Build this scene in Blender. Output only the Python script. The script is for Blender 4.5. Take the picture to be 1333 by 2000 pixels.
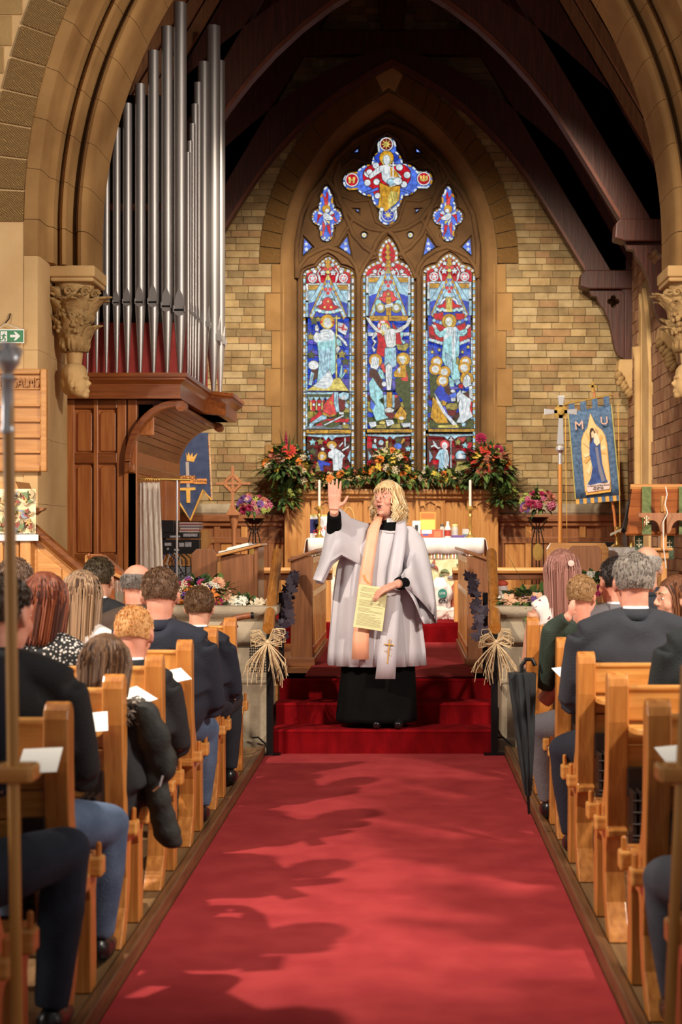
import bpy, bmesh, math, random
from mathutils import Vector, Matrix, Euler, noise
random.seed(7)
for o in list(bpy.data.objects): bpy.data.objects.remove(o)
scene = bpy.context.scene
COL = scene.collection
PI = math.pi

# ------------------------------------------------------------------ camera
EYE = 1.48; F = 2900.0; VX = 789.0; VY = 1040.0
cam_data = bpy.data.cameras.new('camera')
cam = bpy.data.objects.new('camera', cam_data); COL.objects.link(cam)
cam.location = (0, 0, EYE); cam.rotation_euler = (PI/2, 0, 0)
cam_data.sensor_fit = 'VERTICAL'; cam_data.sensor_height = 36.0
cam_data.lens = F*36.0/2000.0
cam_data.shift_x = -(VX-666.5)/2000.0
cam_data.shift_y = (VY-1000.0)/2000.0
cam_data.clip_start = 0.05
cam_data.dof.use_dof = True; cam_data.dof.focus_distance = 9.75; cam_data.dof.aperture_fstop = 3.5
scene.camera = cam

# ------------------------------------------------------------------ light
scene.view_settings.view_transform = 'Standard'
scene.view_settings.look = 'None'
scene.view_settings.gamma = 1.0
scene.view_settings.use_curve_mapping = False
scene.view_settings.exposure = 0.0
world = bpy.data.worlds.new('church_air'); scene.world = world
world.use_nodes = True
world.node_tree.nodes['Background'].inputs[0].default_value = (1.0, 0.93, 0.86, 1)
world.node_tree.nodes['Background'].inputs[1].default_value = 0.24

def aim(o, target):
    d = Vector(target) - o.location
    o.rotation_euler = d.to_track_quat('-Z', 'Y').to_euler()
def lamp(name, kind, loc, target, energy, color, size=1.0, size_y=None, spot=None, blend=.4):
    l = bpy.data.lights.new(name, kind); l.energy = energy; l.color = color
    if kind == 'AREA':
        l.shape = 'RECTANGLE'; l.size = size; l.size_y = size_y or size
    elif kind == 'SPOT':
        l.shadow_soft_size = size; l.spot_size = spot; l.spot_blend = blend
    o = bpy.data.objects.new(name, l); COL.objects.link(o)
    o.location = loc; aim(o, target); return o
# spot standing in for the light from the left (crisp shadows), one on the right (soft shadows), broad area fills added at the sides
lamp('nave_spot_west', 'SPOT', (-3.9, 4.6, 5.0), (0.0, 8.0, 0.3), 1750, (1.0, .87, .72), .09, spot=math.radians(76), blend=.5)
lamp('nave_spot_east', 'SPOT', (3.7, 3.6, 4.6), (-.9, 8.8, 1.2), 1700, (1.0, .88, .74), .32, spot=math.radians(76), blend=.5)
lamp('nave_fill_west', 'AREA', (-6.2, 3.6, 2.2), (0, 10, .6), 150, (1.0, .92, .84), 2.2, 1.8)
lamp('nave_fill_east', 'AREA', (6.2, 3.6, 2.2), (0, 10, .6), 120, (1.0, .92, .84), 2.2, 1.8)
lamp('sanctuary_fill', 'SPOT', (-.5, 11.3, 5.7), (-.2, 16.2, 1.9), 1150, (1.0, .88, .70), .12, spot=math.radians(72), blend=.6)  # this and the next: unseen fills added to brighten altar and east wall
lamp('sanctuary_fill_east', 'SPOT', (1.0, 11.3, 5.3), (.1, 16.2, 2.0), 950, (1.0, .87, .68), .12, spot=math.radians(76), blend=.6)

# ------------------------------------------------------------------ helpers
def P(px, py, D):
    return Vector(((px-VX)*D/F, D, EYE-(py-VY)*D/F))
def XD(px, D): return (px-VX)*D/F
def ZD(py, D): return EYE-(py-VY)*D/F

class MB:
    def __init__(s): s.v = []; s.f = []; s.m = []; s.cur = 0
    def add(s, vs, fs):
        b = len(s.v); s.v += [tuple(v) for v in vs]
        s.f += [tuple(i+b for i in f) for f in fs]; s.m += [s.cur]*len(fs); return s
    def box(s, x0, x1, y0, y1, z0, z1):
        return s.add([(x0,y0,z0),(x1,y0,z0),(x1,y1,z0),(x0,y1,z0),(x0,y0,z1),(x1,y0,z1),(x1,y1,z1),(x0,y1,z1)],
                     [(0,3,2,1),(4,5,6,7),(0,1,5,4),(1,2,6,5),(2,3,7,6),(3,0,4,7)])
    def cbox(s, c, sx, sy, sz, rot=None):
        vs = [Vector((x*sx/2, y*sy/2, z*sz/2)) for z in (-1,1) for (x,y) in ((-1,-1),(1,-1),(1,1),(-1,1))]
        if rot: 
            R = Euler(rot).to_matrix(); vs = [R @ v for v in vs]
        c = Vector(c); vs = [v+c for v in vs]
        return s.add(vs, [(0,3,2,1),(4,5,6,7),(0,1,5,4),(1,2,6,5),(2,3,7,6),(3,0,4,7)])
    def prism(s, pts, axis, a, b):
        """pts polygon in the plane normal to axis; extruded from a to b. axis 'x': pts=(y,z), 'y': pts=(x,z), 'z': pts=(x,y)"""
        def mk(p, t):
            if axis == 'x': return (t, p[0], p[1])
            if axis == 'y': return (p[0], t, p[1])
            return (p[0], p[1], t)
        n = len(pts)
        vs = [mk(p, a) for p in pts]+[mk(p, b) for p in pts]
        fs = [tuple(range(n)), tuple(range(2*n-1, n-1, -1))]
        fs += [(i, i+n, (i+1) % n+n, (i+1) % n) for i in range(n)]
        return s.add(vs, fs)
    def plate(s, rings, a, b, axis='y'):
        """polygon with holes (first ring outer), extruded from a to b along axis"""
        from mathutils.geometry import tessellate_polygon
        tris = tessellate_polygon([[Vector((p[0], p[1], 0)) for p in r] for r in rings])
        flat = [p for r in rings for p in r]; n = len(flat)
        def mk(p, t): return (p[0], t, p[1]) if axis == 'y' else (t, p[0], p[1]) if axis == 'x' else (p[0], p[1], t)
        vs = [mk(p, a) for p in flat]+[mk(p, b) for p in flat]
        fs = [tuple(t) for t in tris]+[tuple(i+n for i in reversed(t)) for t in tris]
        o = 0
        for r in rings:
            for i in range(len(r)):
                j = (i+1) % len(r); fs.append((o+i, o+j, o+j+n, o+i+n))
            o += len(r)
        return s.add(vs, fs)
    def tube(s, pts, r, n=8, cap=True, squash=None):
        pts = [Vector(p) for p in pts]
        if not hasattr(r, '__len__'): r = [r]*len(pts)
        vs = []; up = None
        for i, p in enumerate(pts):
            d = (pts[min(i+1, len(pts)-1)]-pts[max(i-1, 0)])
            d = d.normalized() if d.length > 1e-9 else Vector((0,0,1))
            if up is None:
                up = Vector((0,0,1)) if abs(d.z) < .9 else Vector((0,1,0))
            u = up - d*up.dot(d)
            u = u.normalized() if u.length > 1e-6 else d.orthogonal().normalized()
            up = u; w = d.cross(u)
            for k in range(n):
                a = 2*PI*k/n
                vs.append(p+u*(math.cos(a)*r[i])+w*(math.sin(a)*r[i]*(squash or 1)))
        fs = []
        for i in range(len(pts)-1):
            for k in range(n):
                k2 = (k+1) % n
                fs.append((i*n+k, i*n+k2, (i+1)*n+k2, (i+1)*n+k))
        if cap:
            fs.append(tuple(range(n-1, -1, -1))); fs.append(tuple(range((len(pts)-1)*n, len(pts)*n)))
        return s.add(vs, fs)
    def lathe(s, prof, c=(0,0,0), n=16, axis='z'):
        vs = []; c = Vector(c)
        for (r, z) in prof:
            for k in range(n):
                a = 2*PI*k/n
                p = (r*math.cos(a), r*math.sin(a), z)
                if axis == 'y': p = (p[0], p[2], p[1])
                if axis == 'x': p = (p[2], p[0], p[1])
                vs.append(c+Vector(p))
        fs = []
        for i in range(len(prof)-1):
            for k in range(n):
                k2 = (k+1) % n
                fs.append((i*n+k, i*n+k2, (i+1)*n+k2, (i+1)*n+k))
        fs.append(tuple(range(n-1, -1, -1))); fs.append(tuple(range((len(prof)-1)*n, len(prof)*n)))
        return s.add(vs, fs)
    def ell(s, c, r, rot=None, n=12, m=8):
        R = Euler(rot).to_matrix() if rot else None
        c = Vector(c); vs = [Vector((0,0,-r[2]))]
        for i in range(1, m):
            t = -PI/2+PI*i/m
            for k in range(n):
                a = 2*PI*k/n
                vs.append(Vector((r[0]*math.cos(t)*math.cos(a), r[1]*math.cos(t)*math.sin(a), r[2]*math.sin(t))))
        vs.append(Vector((0,0,r[2])))
        if R: vs = [R @ v for v in vs]
        vs = [v+c for v in vs]
        fs = [(0, 1+(k+1) % n, 1+k) for k in range(n)]
        for i in range(m-2):
            for k in range(n):
                a = 1+i*n+k; b = 1+i*n+(k+1) % n
                fs.append((a, b, b+n, a+n))
        L = len(vs)-1; o = 1+(m-2)*n
        fs += [(o+k, o+(k+1) % n, L) for k in range(n)]
        return s.add(vs, fs)
    def grid(s, rows, closed=False, thick=0):
        """rows: list of equal-length lists of points"""
        n = len(rows[0]); vs = [p for r in rows for p in r]; fs = []
        for i in range(len(rows)-1):
            for k in range(n if closed else n-1):
                k2 = (k+1) % n
                fs.append((i*n+k, i*n+k2, (i+1)*n+k2, (i+1)*n+k))
        return s.add(vs, fs)
    def mesh(s, name, mats=None, smooth=False):
        me = bpy.data.meshes.new(name); me.from_pydata(s.v, [], s.f)
        for m in (mats if isinstance(mats, (list, tuple)) else [mats] if mats else []): me.materials.append(m)
        if isinstance(mats, (list, tuple)) and len(mats) > 1: me.polygons.foreach_set('material_index', s.m)
        bm = bmesh.new(); bm.from_mesh(me); bmesh.ops.recalc_face_normals(bm, faces=bm.faces); bm.to_mesh(me); bm.free()
        if smooth: 
            me.polygons.foreach_set('use_smooth', [True]*len(me.polygons))
            try: me.set_sharp_from_angle(angle=math.radians(smooth if smooth is not True else 50))
            except Exception: pass
        me.update(); return me
    def obj(s, name, mats, parent=None, smooth=False, bevel=0, solid=0, sub=0, label=None):
        me = s.mesh(name, mats, smooth)
        o = bpy.data.objects.new(name, me); COL.objects.link(o)
        if parent is not None: o.parent = parent
        if solid:
            m = o.modifiers.new('solid', 'SOLIDIFY'); m.thickness = solid; m.offset = 0
        if sub:
            m = o.modifiers.new('sub', 'SUBSURF'); m.levels = sub; m.render_levels = sub
        if bevel:
            m = o.modifiers.new('bevel', 'BEVEL'); m.width = bevel; m.segments = 2; m.limit_method = 'ANGLE'; m.angle_limit = math.radians(35)
        if label: o['label'] = label
        return o
def tag(o, label, cat, group=None):
    o['label'] = label; o['category'] = cat
    if group: o['group'] = group
    return o
def struct(o, label=None, cat=None):
    o['kind'] = 'structure'
    if label: o['label'] = label
    if cat: o['category'] = cat
    return o
def thing(name, label, cat, loc=(0,0,0), rotz=0, group=None):
    o = bpy.data.objects.new(name, None); COL.objects.link(o)
    o.empty_display_size = .1
    o.location = loc; o.rotation_euler = (0,0,rotz)
    return tag(o, label, cat, group)
def shared(name, me, parent=None, loc=(0,0,0), rot=(0,0,0), scale=1.0):
    o = bpy.data.objects.new(name, me); COL.objects.link(o)
    o.parent = parent; o.location = loc; o.rotation_euler = rot
    o.scale = (scale,)*3 if not hasattr(scale, '__len__') else scale
    return o
def copy_tree(o, parent=None):
    c = o.copy(); COL.objects.link(c); c.parent = parent
    for ch in o.children: copy_tree(ch, c)
    return c
def lerp(a, b, t): return a+(b-a)*t

# ------------------------------------------------------------------ materials
def srgb(c):
    if isinstance(c, str): c = tuple(int(c[i:i+2], 16) for i in (0,2,4))
    out = []
    for v in c[:3]:
        v /= 255.0
        out.append(v/12.92 if v <= .04045 else ((v+.055)/1.055)**2.4)
    return (*out, 1.0)
MATS = {}
def M(name, c1, c2=None, scale=6, stretch=(1,1,1), rough=.6, bump=0.0, metal=0.0, spec=.5, detail=4, coords='Object', sheen=0, coat=0,
      emit=0, bscale=None, rot=(0, 0, 0), trans=0, alpha=1, kind='noise', sss=0, lo=.35, hi=.65):
    if name in MATS: return MATS[name]
    m = bpy.data.materials.new(name); m.use_nodes = True
    nt = m.node_tree; N = nt.nodes; L = nt.links
    b = N['Principled BSDF']
    b.inputs['Roughness'].default_value = rough; b.inputs['Metallic'].default_value = metal
    b.inputs['Specular IOR Level'].default_value = spec
    if sheen: b.inputs['Sheen Weight'].default_value = sheen; b.inputs['Sheen Roughness'].default_value = .5
    if coat: b.inputs['Coat Weight'].default_value = coat; b.inputs['Coat Roughness'].default_value = .12
    if trans: b.inputs['Transmission Weight'].default_value = trans
    if sss: b.inputs['Subsurface Weight'].default_value = sss; b.inputs['Subsurface Scale'].default_value = .01
    b.inputs['Alpha'].default_value = alpha
    C1 = srgb(c1); C2 = srgb(c2) if c2 else C1
    b.inputs['Base Color'].default_value = C1
    if c2 or bump:
        if coords == 'Position':
            g = N.new('ShaderNodeNewGeometry'); src = g.outputs['Position']
        else:
            g = N.new('ShaderNodeTexCoord'); src = g.outputs[coords]
        mp = N.new('ShaderNodeMapping'); mp.inputs['Scale'].default_value = stretch; mp.inputs['Rotation'].default_value = rot
        L.new(src, mp.inputs['Vector'])
        if kind == 'wave':
            nz = N.new('ShaderNodeTexWave'); nz.inputs['Scale'].default_value = scale; nz.inputs['Distortion'].default_value = 6; nz.inputs['Detail'].default_value = 3
            fac = nz.outputs['Fac']
        elif kind == 'voronoi':
            nz = N.new('ShaderNodeTexVoronoi'); nz.inputs['Scale'].default_value = scale; fac = nz.outputs['Distance']
        elif kind == 'checker':
            nz = N.new('ShaderNodeTexBrick'); nz.inputs['Scale'].default_value = scale; fac = nz.outputs['Fac']
        else:
            nz = N.new('ShaderNodeTexNoise'); nz.inputs['Scale'].default_value = scale; nz.inputs['Detail'].default_value = detail
            fac = nz.outputs['Fac']
        L.new(mp.outputs['Vector'], nz.inputs['Vector'])
        if c2:
            r = N.new('ShaderNodeValToRGB'); r.color_ramp.elements[0].position = lo; r.color_ramp.elements[1].position = hi
            r.color_ramp.elements[0].color = C1; r.color_ramp.elements[1].color = C2
            L.new(fac, r.inputs['Fac']); L.new(r.outputs['Color'], b.inputs['Base Color'])
            if emit: L.new(r.outputs['Color'], b.inputs['Emission Color'])
        if bump:
            bf = fac
            if bscale:
                n2 = N.new('ShaderNodeTexNoise'); n2.inputs['Scale'].default_value = bscale; n2.inputs['Detail'].default_value = 5
                L.new(mp.outputs['Vector'], n2.inputs['Vector']); bf = n2.outputs['Fac']
            bp = N.new('ShaderNodeBump'); bp.inputs['Strength'].default_value = bump; bp.inputs['Distance'].default_value = .02
            L.new(bf, bp.inputs['Height']); L.new(bp.outputs['Normal'], b.inputs['Normal'])
    if emit:
        b.inputs['Emission Color'].default_value = C1; b.inputs['Emission Strength'].default_value = emit
    MATS[name] = m; return m
def wood(name, c1, c2, axis='x', rough=.35, scale=5, coat=.25):
    st = {'x': (.6, 9, 9), 'z': (9, 9, .6), 'y': (9, .6, 9)}[axis]
    return M(name, c1, c2, scale=scale, stretch=st, rough=rough, bump=.12, detail=6, coat=coat, lo=.3, hi=.7)
PEW_X = wood('pew_wood_long', (188, 124, 56), (226, 166, 92), 'x')
PEW_Z = wood('pew_wood_up', (164, 98, 42), (206, 138, 68), 'z')
OAK_Z = wood('oak_up', (186, 122, 62), (214, 156, 90), 'z', .4)
OAK_X = wood('oak_long', (186, 122, 62), (214, 156, 90), 'x', .4)
OAK_Y = wood('oak_deep', (186, 122, 62), (214, 156, 90), 'y', .4)
OAKD_Z = wood('oak_dark_up', (128, 78, 44), (160, 102, 60), 'z', .45)
OAKD_X = wood('oak_dark_long', (128, 78, 44), (160, 102, 60), 'x', .45)
MAH_Z = wood('mahogany_up', (172, 96, 48), (204, 128, 68), 'z', .35)
MAH_X = wood('mahogany_long', (128, 66, 30), (166, 94, 46), 'x', .35)
MAH_Y = wood('mahogany_deep', (150, 84, 42), (188, 118, 62), 'y', .35)
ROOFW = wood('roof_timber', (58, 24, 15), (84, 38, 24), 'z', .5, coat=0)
STONE = M('ashlar_stone', (184, 146, 94), (208, 172, 118), scale=2.2, rough=.85, bump=.12, bscale=60, coords='Position')
STONEA = M('arch_stone', (140, 102, 56), (168, 128, 76), scale=2.2, rough=.88, bump=.15, bscale=60, coords='Position')
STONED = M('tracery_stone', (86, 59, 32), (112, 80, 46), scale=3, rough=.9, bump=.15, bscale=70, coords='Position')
STONEG = M('grey_stone', (142, 126, 104), (176, 160, 136), scale=6, rough=.85, bump=.2, bscale=40, coords='Position')
MORTAR = M('mortar', (132, 108, 74), (160, 134, 96), scale=9, rough=.95, coords='Position')
CARPET = M('red_carpet', (152, 50, 54), (168, 60, 62), scale=5, rough=.95, bump=.25, bscale=350, coords='Position', spec=.1)
CARPETD = M('red_pile_carpet', (112, 6, 14), (140, 12, 20), scale=7, stretch=(1.6,1,.7), rough=.95, bump=.3, bscale=300, coords='Position', spec=.1)
BLACKM = M('black_iron', (16, 16, 18), rough=.4, metal=.3)
BRASS = M('brass', (206, 164, 84), (226, 188, 108), scale=9, rough=.3, metal=.7)
SILVER = M('silver', (206, 204, 208), rough=.28, metal=.6)
GOLDT = M('gold_thread', (206, 150, 62), (226, 176, 88), scale=80, rough=.6)
WHITEC = M('white_linen', (236, 230, 226), (246, 242, 238), scale=30, rough=.8, bump=.05)
PAPER = M('paper_white', (240, 238, 232), rough=.8)
# ================================================================== SETTING
AX = -.157          # axis of the chancel arch
# ---- floors
mb = MB(); mb.box(-8, 8, .3, 9.9, -.1, 0); floor = struct(mb.obj('floor', M('floor_tile', (120, 92, 66), (146, 116, 84), scale=4, rough=.6)))
CH_Z = .455; SA_Z = .634
mb = MB(); mb.box(-2.75, 2.5, 10.44, 13.7, -.1, CH_Z); struct(mb.obj('floor_chancel', OAK_X))
mb = MB(); mb.box(-2.75, 2.5, 13.7, 16.9, -.1, SA_Z); struct(mb.obj('floor_sanctuary', CARPETD))
# chancel steps, red pile carpet
stp = bpy.data.objects.new('chancel_steps', None); COL.objects.link(stp); struct(stp)
for k, (d0, z0, z1) in enumerate(((9.86, 0, .172), (10.15, .172, .315), (10.42, .315, .455))):
    mb = MB(); x0, x1 = -.872, .612
    prof = [(d0, z0-.02), (d0, z1-.03), (d0-.008, z1-.015), (d0+.005, z1), (d0+.4, z1), (d0+.4, z0-.02)]
    mb.prism(prof, 'x', x0, x1); mb.obj('step', CARPETD, stp, smooth=35, label='red carpeted step')
mb = MB(); mb.box(-.70, .50, 10.5, 13.72, CH_Z, CH_Z+.012)
tag(mb.obj('chancel_carpet', CARPET), 'red carpet between the choir stalls above the steps', 'carpet')
mb = MB(); prof = [(13.69, CH_Z), (13.69, SA_Z-.02), (13.70, SA_Z+.012), (14.3, SA_Z+.012), (14.3, CH_Z)]
mb.prism(prof, 'x', -1.6, 1.4); struct(mb.obj('sanctuary_step', CARPETD))
# aisle carpet
mb = MB(); mb.box(-.915, .667, 1.2, 9.86, 0, .012)
tag(mb.obj('carpet_runner', CARPET, bevel=.005), 'long red carpet running up the aisle between the pews', 'carpet')
# kerbs and pew platforms (boards)
KERB = wood('kerb_wood', (86, 54, 30), (120, 82, 50), 'y', .5, coat=.1)
PLAT = wood('platform_boards', (104, 76, 46), (132, 100, 64), 'y', .6, coat=0)
mb = MB(); mb.box(-.955, -.917, 1.2, 9.82, 0, .07); struct(mb.obj('trim_1', KERB, bevel=.006))
mb = MB(); mb.box(.669, .707, 1.2, 9.82, 0, .07); struct(mb.obj('trim_2', KERB, bevel=.006))
for nm, x0, s in (('pew_platform_left', -.957, -1), ('pew_platform_right', .709, 1)):
    e = bpy.data.objects.new(nm, None); COL.objects.link(e); struct(e)
    for i in range(14):
        a = x0+s*i*.2; b = a+s*.197
        mb = MB(); mb.box(min(a, b), max(a, b), 1.2, 9.82, .0, .058+.002*random.random()); mb.obj('plank', PLAT, e)
# ---- chancel arch
HW = 2.043; RA = 3.386; ZS = 3.575
def arch_pt(o, t, side, xc=AX, hw=HW, R=RA, zs=ZS):
    """t in [0,1] along the arc from springing to apex at outward offset o"""
    th_end = math.acos(min(1, (R-hw)/(R+o)))
    th = t*th_end
    cx = R-hw
    x = cx-(R+o)*math.cos(th); z = zs+(R+o)*math.sin(th)
    return (xc-side*(-x) if False else xc+side*(-x), z)
ORD = [(0, 10.85), (0, 10.46), (.004, 10.43), (.006, 10.39), (.02, 10.345), (.045, 10.325), (.07, 10.34), (.084, 10.38), (.088, 10.43), (.10, 10.44), (.118, 10.40), (.128, 10.31), (.135, 10.25), (.155, 10.23), (.175, 10.25), (.186, 10.29), (.194, 10.30), (.20, 10.24),
       (.205, 10.19), (.228, 10.17), (.24, 10.13), (.24, 9.96), (.25, 9.93), (.34, 9.93), (.34, 10.2)]
LOW = [(.26, 10.85), (.26, 10.28), (.24, 10.24), (.24, 9.96), (.25, 9.93), (.34, 9.93), (.34, 10.2)]
wall_front = bpy.data.objects.new('wall_front', None); COL.objects.link(wall_front); struct(wall_front)
def arch_piece(prof, rows, name, parent, mat):
    mb = MB(); mb.grid(rows); n = len(prof)
    mb.f.append(tuple(range(n))); mb.m.append(0); L = len(mb.v)
    mb.f.append(tuple(range(L-1, L-n-1, -1))); mb.m.append(0)
    return mb.obj(name, mat, parent, smooth=38)
for side in (-1, 1):
    def row(prof, t=None, z=None, grow=0):
        r = []
        for (o, D) in prof:
            if t is not None: x, zz = arch_pt(o+grow, t, side)
            else: x, zz = AX+side*(HW+o+grow), z
            r.append((x, D+grow, zz))
        return r
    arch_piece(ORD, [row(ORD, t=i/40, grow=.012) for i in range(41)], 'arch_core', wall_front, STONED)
    NST = 13
    for k in range(NST):
        t0 = k/NST+.0004; t1 = (k+1)/NST-.0004
        arch_piece(ORD, [row(ORD, t=lerp(t0, t1, i/6)) for i in range(7)], 'arch_stone', wall_front, STONEA)
    arch_piece(ORD, [row(ORD, z=3.33), row(ORD, z=3.572)], 'arch_stone', wall_front, STONEA)
    zz = 0.0; hts = [.55, .5, .62, .45, .58, .63]
    for h in hts:
        z1 = min(zz+h, 3.33)
        arch_piece(LOW, [row(LOW, z=zz+.001), row(LOW, z=z1-.001)], 'jamb_stone', wall_front, M('jamb_ashlar', (196, 158, 106), (216, 180, 128), scale=2, rough=.9, bump=.12, bscale=60, coords='Position')); zz = z1
    # rough tooled voussoirs round the arch, proud of the wall
    VOU = M('tooled_voussoir', (146, 108, 58), (186, 146, 88), scale=26, rough=.9, bump=.9, coords='Object', kind='wave', rot=(0, .8, 0))
    dth = .0565
    for k in range(14):
        mb = MB(); pts = []
        a0 = .004+k*dth; a1 = a0+dth-.004
        cx = RA-HW
        for (rr, a) in ((RA+.345, a0), (RA+.345, a1), (RA+.585, a1), (RA+.585, a0)):
            pts.append((AX-side*(cx-rr*math.cos(a)), ZS-.03+rr*math.sin(a)))
        mb.prism(pts, 'y', 9.915, 9.97)
        o = mb.obj('voussoir', VOU, wall_front, bevel=.006)
    # wall surface with the arched opening
    mb = MB(); rows = []
    pts = [(AX+side*(HW+.34), 0), (AX+side*(HW+.34), ZS)]+[arch_pt(.34, i/30, side) for i in range(1, 31)]
    for D in (9.94, 10.84):
        rows.append([(x, D, z) for (x, z) in pts]); rows.append([(side*8, D, z) for (x, z) in pts])
    mb.grid([rows[0], rows[1]]); mb.grid([rows[3], rows[2]])
    za = pts[-1][1]
    mb.box(min(AX, side*8), max(AX, side*8), 9.94, 10.84, za, 10)
    mb.obj('wall_face', M('wall_ashlar', (206, 168, 116), (224, 188, 136), scale=2, rough=.9, bump=.12, bscale=60, coords='Position'), wall_front)
    # courses of squared stones outside the voussoirs
    BLK = M('nave_block', (142, 112, 66), (176, 142, 90), scale=3, rough=.9, bump=.3, bscale=40, coords='Position')
    z = 3.6; rr = RA+.60; cx = RA-HW
    while z < 5.9:
        h = .17+.05*random.random(); s_ = (z+h-ZS+.03)/rr
        xe = cx-rr*math.sqrt(max(0, 1-s_*s_))     # distance from axis line (negative = outwards)
        x = -xe*1.0 if False else -(cx-rr*math.sqrt(max(0, 1-min(.99, (z-ZS+.03)/rr)**2)))
        x += .01
        while x < 3.4:
            w = .22+.22*random.random()
            mb = MB(); a, b = sorted((AX+side*(x), AX+side*(x+w-.008)))
            mb.box(a, b, 9.925, 9.96, z, z+h-.008); mb.obj('wall_stone', BLK, wall_front, bevel=.004)
            x += w
        z += h
# carved corbel capitals with heads under the inner orders
def corbel(side):
    e = bpy.data.objects.new('corbel_capital', None); COL.objects.link(e)
    e.parent = wall_front; e['label'] = 'carved foliage capital on a head corbel'
    x0 = AX+side*(HW+.10); D = 10.40
    e.location = (x0, D, 2.45)
    s = -side
    # abacus
    mb = MB(); mb.box(-.16, .16, -.13, .3, .80, .88); mb.box(-.15, .15, -.12, .3, .77, .80); mb.obj('abacus', STONE, e, bevel=.012)
    # bell / shaft
    mb = MB(); prof = [(.05, .2), (.06, .3), (.075, .45), (.09, .58), (.125, .70), (.14, .78)]
    mb.lathe(prof, (-.02*s, .06, 0), 16); mb.obj('shaft', STONED if False else STONE, e, smooth=True)
    # foliage
    CARV = M('carved_stone', (150, 118, 72), (176, 142, 92), scale=9, rough=.9, bump=.5, bscale=30)
    for k in range(13):
        a = PI*(-.15+1.3*k/12)+PI
        for (zb, zt, rb, rt, ww) in ((.30, .58, .07, .17, .06), (.50, .76, .10, .235, .09)):
            mb = MB(); rows = []
            aj = a+random.uniform(-.15, .15)+(.12 if zb > .4 else 0)
            rt = rt*random.uniform(.72, 1.08); zt = zt+random.uniform(-.07, .03); ww = ww*random.uniform(.6, .95)
            for j in range(7):
                t = j/6; r = lerp(rb, rt, t**1.6); z = lerp(zb, zt, t)-(.05*max(0, t-.75)*4)*(1 if t > .75 else 0)
                wd = ww*math.sin(PI*(.12+.8*t))
                row_ = []
                for q in (-1, -.5, 0, .5, 1):
                    aa = aj+q*wd/max(r, .05)
                    rr = r+.018*(1-abs(q))+.012*math.sin(9*t+q*4)
                    row_.append((-.02*s+rr*math.cos(aa), .06+rr*math.sin(aa), z))
                rows.append(row_)
            mb.grid(rows); mb.obj('carved_leaf', CARV, e, smooth=True, solid=.012)
    for k in range(26):
        aa = PI*1.15+.5*random.random()+(1.2 if k > 12 else 0); zz_ = .42+.16*random.random(); mb = MB(); mb.ell((-.02*s+(.13+.02*random.random())*math.cos(aa), .06+.14*math.sin(aa), zz_), (.016, .016, .016), None, 8, 6); mb.obj('carved_grape', CARV, e, smooth=True)
    for k in range(5):
        mb = MB(); c = (-.02*s+.15*math.cos(PI+PI*k/4), .04+.15*math.sin(PI+PI*k/4), .70)
        pts = [Vector(c)+Vector((.035*(1-t/9)*math.cos(t*.9), -.02, .035*(1-t/9)*math.sin(t*.9))) for t in range(10)]
        mb.tube(pts, [.016]*10, 6); mb.obj('scroll', CARV, e, smooth=True)
    # head, in profile turned to the aisle
    mb = MB()
    mb.ell((0, .02, .10), (.085, .095, .11)); mb.ell((s*.035, .0, .045), (.055, .07, .075)); mb.tube([(s*.07, -.0, .10), (s*.105, -.0, .062)], [.012, .018], 6)
    mb.ell((s*.085, 0, .02), (.018, .03, .012)); mb.ell((s*.07, 0, -.012), (.026, .035, .022)); mb.ell((s*.075, -.0, .115), (.02, .06, .014)); mb.ell((-s*.005, -.08, .06), (.02, .012, .03))
    h = mb.obj('head', STONE, e, smooth=True)
    m = h.modifiers.new('r', 'REMESH'); m.mode = 'VOXEL'; m.voxel_size = .009; m2 = h.modifiers.new('s', 'SMOOTH'); m2.iterations = 3
    mb = MB(); mb.ell((-s*.015, .03, .145), (.094, .10, .08)); mb.ell((-s*.05, .05, .08), (.07, .08, .09))
    mb.obj('head_cloth', STONE, e, smooth=True)
    return e
corbel(-1); corbel(1)

# ---- chancel shell
mb = MB(); mb.box(-2.95, -2.75, 10.85, 16.9, -.1, 5); struct(mb.obj('wall_left', MORTAR))
wall_right = struct(MB().box(2.5, 2.7, 10.85, 16.9, -.1, 5).obj('wall_right', MORTAR))
RZ = 4.55; SL = 1.7
ceil = bpy.data.objects.new('ceiling', None); COL.objects.link(ceil); struct(ceil)
RX = -.125; RH = RZ+(2.5-RX)*SL
for s, xe in ((1, 2.6), (-1, -2.85)):
    mb = MB(); ze = RH-abs(xe-RX)*SL
    mb.add([(RX, 10.84, RH), (xe, 10.84, ze), (xe, 16.95, ze), (RX, 16.95, RH), (RX, 10.84, RH+.15), (xe+s*.1, 10.84, ze+.1), (xe+s*.1, 16.95, ze+.1), (RX, 16.95, RH+.15)],
           [(0,1,2,3), (4,7,6,5), (0,4,5,1), (3,2,6,7), (1,5,6,2)])
    mb.obj('roof_boarding', ROOFW, ceil)
    RAFT_LIT = wood('rafter_wood_lit', (120, 76, 46), (146, 98, 60), 'z', .5, coat=0)
    for k in range(13):
        D = 11.1+k*.42
        mb = MB(); a = .09
        x1 = xe-s*.02; z1 = RH-abs(x1-RX)*SL-.02; 
        mb.add([(RX, D, RH-.02), (x1, D, z1), (x1, D+.06, z1), (RX, D+.06, RH-.02), (RX, D, RH-.02-a*2), (x1, D, z1-a*2), (x1, D+.06, z1-a*2), (RX, D+.06, RH-.02-a*2)],
               [(0,1,2,3), (4,7,6,5), (0,4,5,1), (3,2,6,7), (1,5,6,2), (0,3,7,4)])
        mb.obj('rafter', RAFT_LIT if D < 13.4 else ROOFW, ceil)  # nearer rafters coloured paler, as if lit from the nave
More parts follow.
